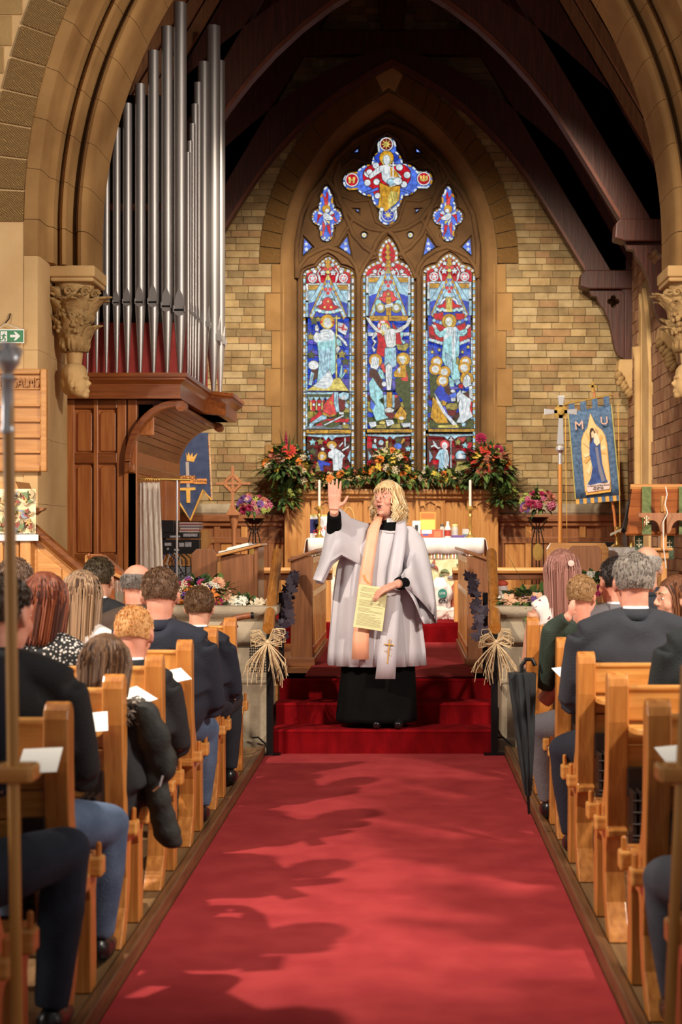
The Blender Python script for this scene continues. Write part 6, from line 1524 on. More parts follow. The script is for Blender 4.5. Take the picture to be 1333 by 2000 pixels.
for i in range(14):
    a = PI*i/13; u0, v0 = .52, .5; u1, v1 = .52+.26*math.cos(a), .5-.30*math.sin(a) if i % 2 else .5+.3*abs(math.sin(a))
    bplate('ray', ((u0, v0), (max(.25, min(.79, u1-.03)), v1), (max(.25, min(.79, u1+.03)), v1+.04)), M('ray_%d' % (i % 3), ((206, 160, 90), (232, 206, 160), (190, 150, 110))[i % 3], rough=.6), .019+.0004*i)
bplate('robe', ((.42, .38), (.48, .30), (.58, .30), (.66, .40), (.66, .62), (.72, .80), (.76, .84), (.28, .86), (.38, .78), (.44, .66), (.40, .52)), M('robe_blue', (38, 62, 124), (52, 84, 150), scale=14, rough=.6), .028)
bplate('robe_panel', ((.54, .44), (.60, .44), (.62, .62), (.70, .82), (.62, .84), (.57, .70)), M('robe_grey', (120, 120, 140), rough=.6), .032)
bplate('hair', ((.44, .28), (.47, .22), (.53, .22), (.57, .27), (.52, .28), (.48, .36), (.44, .40)), M('hair_cloth', (60, 36, 30), rough=.8), .032)
bplate('face', ((.48, .27), (.53, .25), (.55, .29), (.52, .33), (.48, .33)), M('face_cloth', (226, 190, 160), rough=.7), .036)
bplate('child', ((.54, .29), (.60, .28), (.65, .34), (.66, .40), (.58, .43), (.52, .38)), M('child_cloth', (232, 206, 180), rough=.7), .038)
bplate('scroll', ((.27, .84), (.35, .86), (.55, .845), (.72, .86), (.80, .82), (.78, .92), (.28, .935)), M('scroll_cloth', (226, 200, 196), rough=.7), .040)
bplate('gold_base', ((.24, .93), (.80, .92), (.80, .955), (.24, .965)), GOLDT, .030)
INK = M('ink_brown', (50, 30, 30)); PK = M('letter_pink', (214, 168, 150), rough=.6)
for (s, sz, u, v, m_) in (('M', .13, .22, .17, PK), ('U', .12, .80, .165, PK), ('In memory of Mary Brown', .0215, .535, .868, INK), ('who died on', .021, .53, .889, INK), ('May 8th 1981', .021, .53, .908, INK)):
    text_mesh('lettering', s, sz, m_, e, bq(u, v, .046), (PI/2, -.08, 0))
a, b = bq(-.02, -.09), bq(1.0, -.09); mb = MB(); mb.tube([a+Vector((-.1, 0, -.01)), b+Vector((.02, 0, .02))], .011, 6); kid(mb, 'cross_bar', BRASS, e)
mb = MB(); mb.tube([P(1158, 748, D+.03), P(1166, 800, D+.03), P(1200, 1000, D+.05), P(1208, 1085, D+.06), Vector((XD(1216, D), D+.07, SA_Z))], .014, 8); kid(mb, 'pole', MAH_Z, e)
mb = MB(); q = P(1158, 757, D+.02); mb.box(q.x-.012, q.x+.012, q.y-.01, q.y+.01, q.z-.05, q.z+.06); mb.box(q.x-.045, q.x+.045, q.y-.01, q.y+.01, q.z-.0, q.z+.025); kid(mb, 'finial_cross', BRASS, e)
for (x0, y0, x1, y1) in ((1105, 815, 1108, 1063), (1208, 788, 1212, 1040)): mb = MB(); mb.tube([P(x0, y0, D-.02), P((x0+x1)/2, (y0+y1)/2, D-.02), P(x1, y1, D-.02)], .0045, 6); kid(mb, 'gold_cord', GOLDT, e)
D = 14.2
e = thing('processional_cross', 'silver processional cross on a tall wooden pole in front of the right wall', 'cross', (XD(1094, D), D, SA_Z))
def sv(name, pts, d=0, th=.02, mat=SILVER):
    mb = MB(); mb.plate([[(XD(x, D), ZD(y, D)) for (x, y) in pts]], D-d, D-d+th); return kid(mb, name, mat, e, bevel=.003)
sv('upper_arm', ((1090.5, 773), (1104, 773), (1100, 795), (1092.5, 795))); sv('left_arm', ((1064, 798), (1064, 810), (1090, 807), (1090, 801)))
sv('right_arm', ((1128, 798), (1128, 810), (1101, 807), (1101, 801))); sv('lower_arm', ((1092.5, 810), (1100, 810), (1102, 868), (1088.5, 868)))
mb = MB(); mb.lathe([(.0, -.02), (.032, -.018), (.032, .02), (0, .02)], (XD(1096, D), D, ZD(804, D)), 16, 'y'); kid(mb, 'boss', BRASS, e, smooth=40)
mb = MB(); mb.lathe([(.058, .0), (.064, 0), (.064, .012), (.058, .012)], (XD(1096, D), D, ZD(804, D)), 24, 'y'); kid(mb, 'ring', BRASS, e)
mb = MB(); mb.lathe([(.02, ZD(907, D)), (.018, ZD(885, D)), (.045, ZD(879, D)), (.045, ZD(875, D)), (.02, ZD(870, D))], (XD(1095, D), D+.01, 0), 14); kid(mb, 'socket', SILVER, e, smooth=35)
mb = MB(); mb.lathe([(.02, SA_Z), (.02, ZD(906, D))], (XD(1095, D), D+.01, 0), 12); kid(mb, 'pole', wood('pole_oak', (170, 106, 46), (200, 136, 66), 'z', .35), e, smooth=40)
# lectern (seen from behind), green hangings
D = 9.5
e = thing('lectern', 'brown wooden lectern with sloping book board seen from behind at the right', 'lectern', (XD(1310, D), D, .058))
mb = MB(); mb.add([P(1222, 1042, D), P(1236, 951, D+.28), P(1420, 951, D+.28), P(1420, 1042, D), P(1224, 1046, D+.01), P(1238, 955, D+.30), P(1420, 955, D+.30), P(1420, 1046, D+.01)], [(0,1,2,3), (4,7,6,5), (0,4,5,1), (3,2,6,7), (1,5,6,2), (0,3,7,4)]); kid(mb, 'book_board', MAH_X, e)
mb = MB(); mb.tube([P(1232, 951, D+.28), P(1420, 951, D+.28)], .02, 8); kid(mb, 'top_edge', OAK_X, e)
mb = MB(); mb.add([P(1216, 1034, D), P(1230, 976, D+.27), P(1234, 976, D+.27), P(1222, 1040, D)], [(0,1,2,3)]); kid(mb, 'side_edge', BLACKM, e, solid=.03)
kid(pxbox(1293, 1302, 968, 1000, D-.05, D+.02), 'post', OAK_Z, e, bevel=.005)
kid(pxbox(1292, 1304, 1000, 1473, D, D+.12), 'stem', OAK_Z, e, bevel=.008)
for s in (-1, 1):
    c = 1298; ring = [(c+s*2, 1002), (c+s*53, 1002), (c+s*53, 1010), (c+s*40, 1012)]+[(c+s*(27+17*math.cos(a)), 1040-24*math.sin(a)) for a in [.1+2.9*i/8 for i in range(9)]]+[(c+s*6, 1042), (c+s*2, 1042)]
    mb = MB(); mb.plate([[(XD(x, D), ZD(y, D)) for (x, y) in ring]], D-.06, D-.02); kid(mb, 'curved_brace', CW, e, bevel=.004)
kid(pxbox(1272, 1316, 1070, 1076, D-.06, D+.15), 'collar', OAK_X, e, bevel=.008); kid(pxbox(1280, 1308, 1076, 1092, D-.03, D+.12), 'collar', OAK_X, e, bevel=.008)
kid(pxbox(1262, 1336, 1456, 1473, D-.1, D+.25), 'foot', OAK_X, e, bevel=.01)
mb = MB(); mb.tube([P(1301, 951, D-.06), P(1304, 965, D-.08), P(1300, 985, D-.08), P(1305, 1002, D-.09), P(1296, 1020, D-.09), P(1297, 1070, D-.08), P(1302, 1110, D-.06)], .004, 5); kid(mb, 'white_wire', M('wire_white', (220, 214, 206)), e)
GRN = M('green_silk', (96, 106, 62), (116, 126, 78), scale=40, rough=.6); GRD = M('green_dark', (48, 70, 44), (64, 88, 56), scale=40, rough=.6)
def hanging(label, x0, x1, y0, y1, d0, d1, mat):
    h = thing('green_hanging', label, 'hanging cloth', P((x0+x1)/2, y1, D+d1), 0, 'green lectern hangings')
    mb = MB(); mb.grid([[P(lerp(x0, x1, i/4), lerp(y0, y1, j/6)+(2*math.sin(i) if j == 6 else 0), D+lerp(d0, d1, j/6)) for i in range(5)] for j in range(7)]); kid(mb, 'cloth', mat, h, solid=.006)
    c = ((x0+x1)/2, y1-22); dd = D+d1-.008
    for (cx, cy) in ((c[0], c[1]-4), (c[0], c[1]+4)):
        mb = MB(); a = P(cx, cy, dd); s = .012
        mb.box(a.x-s, a.x+s, dd-.002, dd, a.z-.003, a.z+.003); mb.box(a.x-.003, a.x+.003, dd-.0025, dd-.0005, a.z-s, a.z+s)
        for (q, w) in ((s, 0), (-s, 0), (0, s), (0, -s)): mb.ell((a.x+q, dd-.001, a.z+w), (.0055, .002, .0055), None, 6, 4)
        kid(mb, 'embroidered_cross', M('cross_cream', (226, 214, 176), rough=.7), h)
    mb = MB(); 
    for i in range(14): q = P(lerp(x0, x1, i/13.5), y1, D+d1); mb.box(q.x, q.x+.0035, q.y-.004, q.y+.004, q.z-.02, q.z)
    o = kid(mb, 'fringe', mat, h); o['kind'] = 'stuff'
hanging('long sage green hanging over the left part of the lectern board', 1255, 1273, 951, 1038, .26, -.05, GRN); hanging('sage green hanging at the right edge of the lectern board', 1327, 1350, 951, 1038, .26, -.05, GRN)
hanging('dark green hanging below the lectern board on the left', 1241, 1257, 1044, 1082, .12, .10, GRD); hanging('dark green hanging below the lectern board by the stem', 1300, 1317, 1044, 1086, .12, .10, GRD)
D = 12.3
e = thing('side_table', 'small table under a white lace cloth behind the grey haired man', 'table', (XD(1210, D), D, CH_Z))
mb = MB(); mb.box(XD(1182, D), XD(1256, D), D, D+.4, ZD(1074, D), ZD(1070, D)); kid(mb, 'top', OAK_X, e)
for x in (1188, 1246):
    for d in (.03, .34): mb = MB(); mb.box(XD(x, D), XD(x, D)+.04, D+d, D+d+.04, CH_Z, ZD(1074, D)); kid(mb, 'leg', OAK_Z, e)
e = thing('lace_cloth', 'white lace edged cloth over the small side table', 'cloth', (XD(1215, D), D, ZD(1070, D)))
mb = MB(); rows = []
for (dd, y) in ((.42, 1069.2), (-.01, 1069.2), (-.02, 1072), (-.03, 1100)): rows.append([P(lerp(1181, 1258, i/30)+(0 if y < 1090 else 2*math.sin(i*.6)-2), y+(3*math.sin(i*1.2) if y > 1090 else 0), D+dd+(.015*math.sin(i*.9) if y > 1090 else 0)) if dd < .4 else Vector((XD(lerp(1181, 1258, i/30), D), D+.42, ZD(1069.2, D))) for i in range(31)])
mb.grid(rows); kid(mb, 'cloth', WHITEC, e, smooth=True, solid=.004)
zt = ZD(1069, D)+.003
e = thing('brass_candlestick', 'brass candlestick on the lace covered side table', 'candlestick', (XD(1210, D), D+.1, zt))
mb = MB(); mb.lathe([(.055, 0), (.055, .01), (.02, .03), (.012, .06), (.022, .08), (.01, .10), (.01, .14), (.025, .15), (.025, .165), (.012, .17)], (0, 0, 0), 16); mb.obj('stem', BRASS, e, smooth=35)
e = thing('hand_sanitiser', 'small clear pump bottle on the side table', 'bottle', (XD(1226, D), D+.15, zt)); mb = MB(); mb.lathe([(.022, 0), (.024, .005), (.024, .08), (.012, .1), (.008, .13)], (0, 0, 0), 12); mb.obj('body', M('pale_plastic', (200, 204, 220), rough=.3), e, smooth=40); mb = MB(); mb.box(-.02, .012, -.006, .006, .128, .14); mb.obj('pump', M('pump_grey', (120, 130, 150)), e)
e = thing('brass_bell', 'little brass handbell standing beside the pump bottle', 'bell', (XD(1238, D), D+.1, zt)); mb = MB(); mb.lathe([(.026, 0), (.024, .01), (.016, .04), (.008, .055), (.006, .06), (.008, .1), (.004, .11)], (0, 0, 0), 14); mb.obj('body', BRASS, e, smooth=40)
e = thing('open_book', 'thick open service book tilted toward the lectern', 'book', P(1205, 1035, 12.2)); mb = MB(); mb.add([P(1192, 1042, 12.2), P(1219, 1030, 12.2), P(1219, 1034, 12.2), P(1193, 1047, 12.2), P(1192, 1042, 12.5), P(1219, 1030, 12.5), P(1219, 1034, 12.5), P(1193, 1047, 12.5)], [(0,1,2,3), (4,7,6,5), (0,4,5,1), (3,2,6,7), (1,5,6,2), (0,3,7,4)]); kid(mb, 'pages', M('page_cream', (232, 222, 196)), e)
mb = MB(); mb.lathe([(.06, 0), (.02, .02), (.012, .1), (.012, ZD(1044, 12.3)-zt)], (XD(1208, 12.3), 12.35, zt), 10); kid(mb, 'stand', BRASS, e, smooth=40)
e = thing('keyboard', 'black music keyboard lying behind the right stalls', 'keyboard', P(1160, 1062, 12.9)); kid(pxbox(1118, 1205, 1059, 1067, 12.8, 13.1), 'case', BK, e, bevel=.006)
for i in range(12): kid(pxbox(1122+i*3.6, 1125+i*3.6, 1060, 1064, 12.79, 12.9), 'key', M('key_white', (200, 200, 196)), e)
mb = MB(); mb.box(XD(1130, 12.9), XD(1190, 12.9), 12.85, 13.0, CH_Z, ZD(1067, 12.9)); kid(mb, 'stand', BK, e)
# ---- wire guard at the foot of the left stone wall, trailing leads
e = thing('wire_guard', 'black wire guard basket in front of the left stone wall', 'wire guard', (XD(505, 9.85), 9.85, .5))
mb = MB()
for i in range(9): mb.tube([P(489+i*4, 1258, 9.9), P(489+i*4, 1312, 9.9)], .0025, 4)
for i in range(11): mb.tube([P(487, 1258+i*5.4, 9.9), P(523, 1258+i*5.4, 9.9)], .0025, 4)
kid(mb, 'mesh', BLACKM, e)
for (lab, a, b) in (('thin black cable lying by the foot of the left stair rail', 493, 522), ('thin black cable lying by the foot of the right stair rail', 972, 1000)):
    mb = MB(); mb.tube([P(a, 1441, 9.9), P(lerp(a, b, .4), 1440, 9.88), P(lerp(a, b, .7), 1448, 9.86), P(b, 1455, 9.84)], .006, 5); tag(mb.obj('cable', BLACKM, smooth=True), lab, 'cable')
# ================================================================== PEWS
RACK = M('book_rack_iron', (44, 30, 24), rough=.45, metal=.3)
def make_pew(s, length=2.5):
    e = thing('pew', 'x', 'pew', (0, 0, .06))
    out = [(-.331, .932), (-.35, .926), (-.364, .91), (-.372, .885), (-.372, .76), (-.352, .6), (-.335, .47), (-.325, .385), (-.35, .38), (-.35, .355), (-.316, .345), (-.292, .29), (-.286, .22), (-.312, .12), (-.385, .03), (-.405, 0), (-.315, 0),
           (-.255, .1), (-.222, .2), (-.214, .3), (-.20, .325), (-.07, .325), (-.05, .29), (-.055, 0), (.028, 0), (.03, .1), (.02, .3), (.04, .36), (.045, .41), (.02, .43), (-.1, .43), (-.2, .455), (-.25, .52), (-.275, .6), (-.287, .76), (-.287, .885), (-.294, .91), (-.31, .926)]
    mb = MB(); mb.plate([out], 0, s*.072, 'x'); o_ = mb.obj('bench_end', PEW_Z, e, bevel=.02); o_.modifiers['bevel'].segments = 3
    for (y, z, h) in ((-.03, .36, .06), (-.26, .365, .05)):
        mb = MB(); a, b = sorted((-s*.034, s*.01)); mb.box(a, b, y-.035, y+.035, z, z+h); t = mb.obj('tenon', PEW_X, e, bevel=.008)
        mb = MB(); mb.lathe([(.009, 0), (.009, .045), (.004, .05)], (-s*.018, y, z+h-.005), 8); mb.obj('peg', PEW_Z, t)
    a, b = sorted((s*.07, s*length))
    def brd(name, y0, y1, z0, z1, tilt=0, mat=PEW_X, bev=.006, x0=a, x1=b):
        mb = MB(); mb.prism([(y0, z0), (y1, z0), (y1-tilt, z1), (y0-tilt, z1)], 'x', x0, x1); return mb.obj(name, mat, e, bevel=bev)
    brd('upper_board', -.345, -.322, .76, .882, .008); brd('top_rail', -.358, -.318, .868, .886, 0)
    for i in range(4): brd('back_plank', -.325, -.305, .42+i*.085, .42+i*.085+.083, .012)
    brd('seat', -.32, .03, .40, .43); brd('seat_apron', -.02, .005, .31, .40)
    # book ledge on the back with a rounded corner
    w = .19; n = 6; pts = [(a if s > 0 else b, -.345), (b if s > 0 else a, -.345)]
    x_in, x_out = (a, b) if s > 0 else (b, a); y1 = -.345-w; r = .12
    pts = [(x_in+s*.0, -.345), (x_out, -.345), (x_out, y1)]+[(x_in+s*(r-r*math.sin(PI/2*i/n)), y1+r-r*math.cos(PI/2*i/n)) for i in range(n+1)]
    mb = MB(); mb.prism(pts, 'z', .728, .75); mb.obj('book_ledge', PEW_X, e, bevel=.005)
    mb = MB(); xx = sorted((x_in+s*.16, x_in+s*.19)); mb.prism([(-.345, .728), (-.345-.13, .728), (-.345-.11, .69), (-.345-.03, .64), (-.345, .62)], 'x', *xx); mb.obj('ledge_bracket', PEW_Z, e)
    # iron rack below
    xr = x_in+s*.004
    rk = None
    mb = MB()
    for i in range(3): q = sorted((xr+s*(i*.022), xr+s*(i*.022+.012))); mb.box(q[0], q[1], -.45, -.34, .32, .53)
    q = sorted((xr-s*.004, xr+s*.06)); mb.box(q[0], q[1], -.36, -.335, .50, .60); mb.box(q[0], q[1], -.455, -.44, .34, .37)
    rk = mb.obj('book_rack', RACK, e, bevel=.003)
    mb = MB()
    for i in range(7): mb.tube([(xr, -.345-.015*i, .50 if i < 6 else .33), (xr+s*1.0, -.345-.015*i, .50 if i < 6 else .33)], .0035, 4)
    for i in range(5): mb.tube([(xr, -.45, .34+i*.04), (xr+s*1.0, -.45, .34+i*.04)], .0035, 4)
    mb.obj('wire', RACK, rk)
    return e
PR_D = [3.05, 3.87, 4.706, 5.535, 6.424, 7.263, 8.1, 8.93]; PL_D = [2.95, 3.78, 4.62, 5.45, 6.28, 7.1, 8.0, 8.87]
ordn = {0: 'nearest the camera', 1: 'second from the camera', 2: 'third from the camera', 3: 'fourth from the camera', 4: 'fifth from the camera', 5: 'sixth from the camera', 6: 'second row from the steps', 7: 'front row by the steps'}
for s, ds, X, side in ((1, PR_D, .712, 'right'), (-1, PL_D, -.962, 'left')):
    proto = make_pew(s)
    for i, d in enumerate(ds):
        o = proto if i == 0 else copy_tree(proto)
        o.location = (X, d, .06); o['label'] = 'honey oak pew on the %s of the aisle, %s' % (side, ordn[i]); o['group'] = 'oak pews beside the aisle'
# ---- papers on the pew ledges
def sheet(label, px, py, D, ang=0, w=.11, h=.15, cat='paper', mat=PAPER, z=None):
    z = .812 if z is None else z
    x = XD(px, D); mb = MB()
    pts = [Vector((a, b, 0)) for (a, b) in ((-w/2, -h/2), (w/2, -h/2), (w/2, h/2), (-w/2, h/2))]; R = Matrix.Rotation(ang, 3, 'Z'); pts = [R @ p for p in pts]
    mb.prism([(p.x, p.y) for p in pts], 'z', 0, .002); o = mb.obj('service_sheet', mat); o.location = (x, D, z+.03); o.rotation_euler = (.32, 0, 0); tag(o, label, cat)
    for i in range(6):
        if abs(ang) < 9:
            pass
    return o
sheet('white service sheet on the ledge of the third left pew', 178, 1415, 4.98, .2); sheet('white service sheet on the ledge of the second left pew', 78, 1480, 4.15, .1)
sheet('folded white card on the ledge by the red haired boy', 350, 1320, 6.64, .5, .07, .14); sheet('white leaflet behind the fur hooded child', 268, 1352, 5.80, .7, .09, .16)
sheet('white leaflet corner on the right pew ledge behind the grey suit', 1100, 1295, 6.80, .3, .07, .1); sheet('white hymn sheet on the right pew ledge at the frame edge', 1330, 1450, 4.20, .2, .1, .15)
# ---- wardens' staves in their brackets
STV = wood('stave_wood', (178, 122, 54), (204, 150, 78), 'z', .4)
def stave(label, p_top, p_bot, brY, D, head):
    e = thing('wardens_stave', label, 'staff', p_bot); b = Vector(p_bot)
    mb = MB(); mb.tube([Vector((0, 0, 0)), (Vector(p_top)-b)*.5, Vector(p_top)-b], .0135, 10); mb.obj('shaft', STV, e, smooth=True)
    if head:
        t = Vector(p_top)-b; mb = MB(); mb.lathe([(.012, -.14), (.017, -.13), (.014, -.12), (.014, -.02), (.019, -.015), (.012, 0), (.018, .010), (.028, .022), (.030, .038), (.025, .048), (.013, .054), (.004, .066)], t, 14); mb.obj('silver_ferrule', SILVER, e, smooth=True)
        mb = MB()
        for a in range(6): mb.tube([t+Vector((.025*math.cos(a*PI/3), .025*math.sin(a*PI/3), .03)), t+Vector((.032*math.cos(a*PI/3), .032*math.sin(a*PI/3), .05)), t+Vector((.010*math.cos(a*PI/3), .010*math.sin(a*PI/3), .066)), t+Vector((0, 0, .062))], .004, 5)
        mb.obj('crown', SILVER, e, smooth=True)
    return e
D = 3.36
stave("wooden warden's stave with silver crown at the left edge", P(15, 728, D), (XD(37, D), D, .062), 0, D, True)
D = 3.45
stave("wooden warden's stave at the right edge of the photo", P(1342, 1300, D), (XD(1297, D), D, .062), 0, D, False)
for (lab, px, D, s) in (('wooden bracket holding the left stave on its pew end', 26, 3.37, -1), ('wooden bracket holding the right stave on its pew end', 1326, 3.46, 1)):
    e = thing('stave_bracket', lab, 'bracket', P(px, 1510, D)); mb = MB(); mb.box(-.045, .045, -.035, -.02, -.018, .018); mb.box(-.045, .045, .02, .06, -.018, .018); mb.box(-.05, -.025, -.03, .05, -.018, .018); mb.box(.025, .05, -.03, .05, -.018, .018); mb.obj('ring_block', PEW_X, e, bevel=.006)
# ---- umbrella, handle and coat
e = thing('umbrella', 'closed black umbrella hung on a right hand pew end', 'umbrella', P(1034, 1590, 6.95))
p0 = P(1034, 1592, 6.95); p1 = P(1020, 1316, 7.0)
ax = (p1-p0); mb = MB(); rows = []
for j in range(13):
    t = j/12; c = ax*lerp(.13, 1, t); r_ = lerp(.012, .058, t**.8); row_ = []
    for i in range(40):
        a = 2*PI*i/40; rr = r_*(1+.22*math.cos(8*a+3*t)); row_.append(c+Vector((rr*math.cos(a), rr*math.sin(a), 0)))
    rows.append(row_)
mb.grid(rows, closed=True); L = len(mb.v); mb.f.append(tuple(range(L-40, L))); mb.m.append(0); mb.obj('canopy', M('umbrella_cloth', (26, 30, 34), (36, 42, 46), scale=9, rough=.6), e, smooth=True)
mb = MB(); mb.tube([Vector((0, 0, 0)), ax*.14], [.006, .008], 8); mb.obj('ferrule', BLACKM, e, smooth=True)
mb = MB(); mb.tube([ax*.98, ax*1.05, ax*1.05+Vector((.02, 0, .03)), ax*1.05+Vector((.05, 0, .03)), ax*1.05+Vector((.065, 0, .0))], .010, 8); mb.obj('handle', BLACKM, e, smooth=True)
e = thing('pushchair_handle', 'tan leather pushchair handle rising beside the front left pew', 'pushchair', P(450, 1235, 9.25)); b = e.location
mb = MB(); mb.tube([P(433, 1224, 9.25)-b, P(441, 1217, 9.25)-b, P(456, 1209, 9.25)-b, P(476, 1204, 9.25)-b, P(492, 1202, 9.25)-b], .019, 10); mb.obj('grip', M('tan_leather', (122, 66, 36), (146, 84, 48), scale=20, rough=.45), e, smooth=True)
mb = MB(); mb.tube([P(436, 1235, 9.27)-b, P(446, 1230, 9.27)-b, P(464, 1221, 9.27)-b], .014, 8); mb.tube([P(496, 1202, 9.25)-b, P(491, 1202.5, 9.25)-b], .021, 8); mb.tube([P(430, 1226, 9.25)-b, P(428, 1300, 9.25)-b, Vector((XD(428, 9.25), 9.25, .065))-b], .014, 8); mb.obj('frame', BLACKM, e, smooth=True)
# ================================================================== PEOPLE
def xf(mb, Mx, start=0):
    for i in range(start, len(mb.v)): mb.v[i] = tuple(Mx @ Vector(mb.v[i]))
def blob(mb, name, mat, parent, vox=.011, it=4, fac=.5, **kw):
    o = mb.obj(name, mat, parent, smooth=True, **kw)
    m = o.modifiers.new('remesh', 'REMESH'); m.mode = 'VOXEL'; m.voxel_size = vox; m.use_smooth_shade = True
    m = o.modifiers.new('smooth', 'SMOOTH'); m.iterations = it; m.factor = fac
    return o
def skin(n, c, c2): return M('skin_'+n, c, c2, scale=14, rough=.55, sss=.08, bump=.04, bscale=90)
SK = skin('fair', (206, 146, 118), (222, 166, 138)); SKP = skin('pink', (206, 134, 108), (222, 156, 132))
EYEW = M('eye_white', (226, 222, 216), rough=.2); EYEI = M('iris', (60, 70, 80), rough=.2); LIP = M('lips', (168, 84, 78), rough=.45)
def cloth(n, c, c2=None, **kw):
    a = dict(scale=5, rough=.85, bump=.25, bscale=160); a.update(kw); return M('cloth_'+n, c, c2 or tuple(min(255, int(v*1.25)+4) for v in c), **a)
def head_geo(mb, Mx, jaw=1.0, mouth=0, neck=True, nb=None):
    st = len(mb.v)
    mb.ell((0, -.012, .03), (.075, .094, .09), None, 16, 12); mb.ell((0, .028, -.045), (.057*jaw, .06, .068), None, 14, 10); mb.ell((0, .06, -.088), (.026*jaw, .022, .018))
    mb.tube([(0, .083, .028), (0, .098, .0), (0, .107, -.016)], [.008, .0105, .0135], 8); mb.ell((.011, .094, -.018), (.009, .011, .008)); mb.ell((-.011, .094, -.018), (.009, .011, .008))
    for s in (-1, 1):
        mb.ell((s*.03, .077, .036), (.024, .014, .009), (0, -s*.15, 0)); mb.ell((s*.04, .055, -.022), (.024, .026, .024)); mb.ell((s*.031, .066, .012), (.015, .012, .011))
        mb.tube([(s*.019, .0775, .0165), (s*.031, .0825, .0205), (s*.043, .0745, .0165)], [.003, .0042, .003], 6); mb.tube([(s*.020, .077, .0065), (s*.031, .081, .0045), (s*.042, .074, .0065)], [.002, .003, .002], 6)
        mb.ell((s*.077, -.008, -.002), (.009, .022, .032), (.25, 0, s*.25)); mb.ell((s*.074, -.004, -.022), (.008, .013, .014))
    mb.ell((0, .084, -.044+(.004 if mouth else 0)), (.024, .012, .007)); mb.ell((0, .081, -.06-(.009 if mouth else 0)), (.021, .012, .008))
    xf(mb, Mx, st)
def face_bits(root, Mx, mouth=0):
    for s in (-1, 1):
        mb = MB(); mb.ell((s*.031, .0745, .013), (.0112, .008, .0052), None, 12, 8); xf(mb, Mx); e = mb.obj('eye', EYEW, root, smooth=True)
        mb = MB(); mb.ell((s*.031, .0808, .0128), (.0052, .0026, .0048), None, 10, 6); xf(mb, Mx); mb.obj('iris', EYEI, e, smooth=True)
        mb = MB(); mb.tube([(s*.016, .089, .036), (s*.031, .091, .042), (s*.047, .078, .036)], [.003, .0042, .002], 6); xf(mb, Mx); mb.obj('eyebrow', M('brow', (116, 84, 56), rough=.9), root, smooth=True)
    mb = MB(); z2 = -.056-(.010 if mouth else 0)
    mb.tube([(-.022, .083, -.047), (-.008, .096, -.043), (0, .0965, -.0445), (.008, .096, -.043), (.022, .083, -.047)], [.002, .0045, .004, .0045, .002], 6); mb.tube([(-.02, .082, z2+.004), (0, .094, z2), (.02, .082, z2+.004)], [.002, .006, .002], 6); xf(mb, Mx); mb.obj('lips', LIP, root, smooth=True)
    if mouth: mb = MB(); mb.ell((0, .0865, -.054), (.013, .008, .0075)); xf(mb, Mx); mb.obj('open_mouth', M('mouth_dark', (60, 20, 22), rough=.6), root, smooth=True)
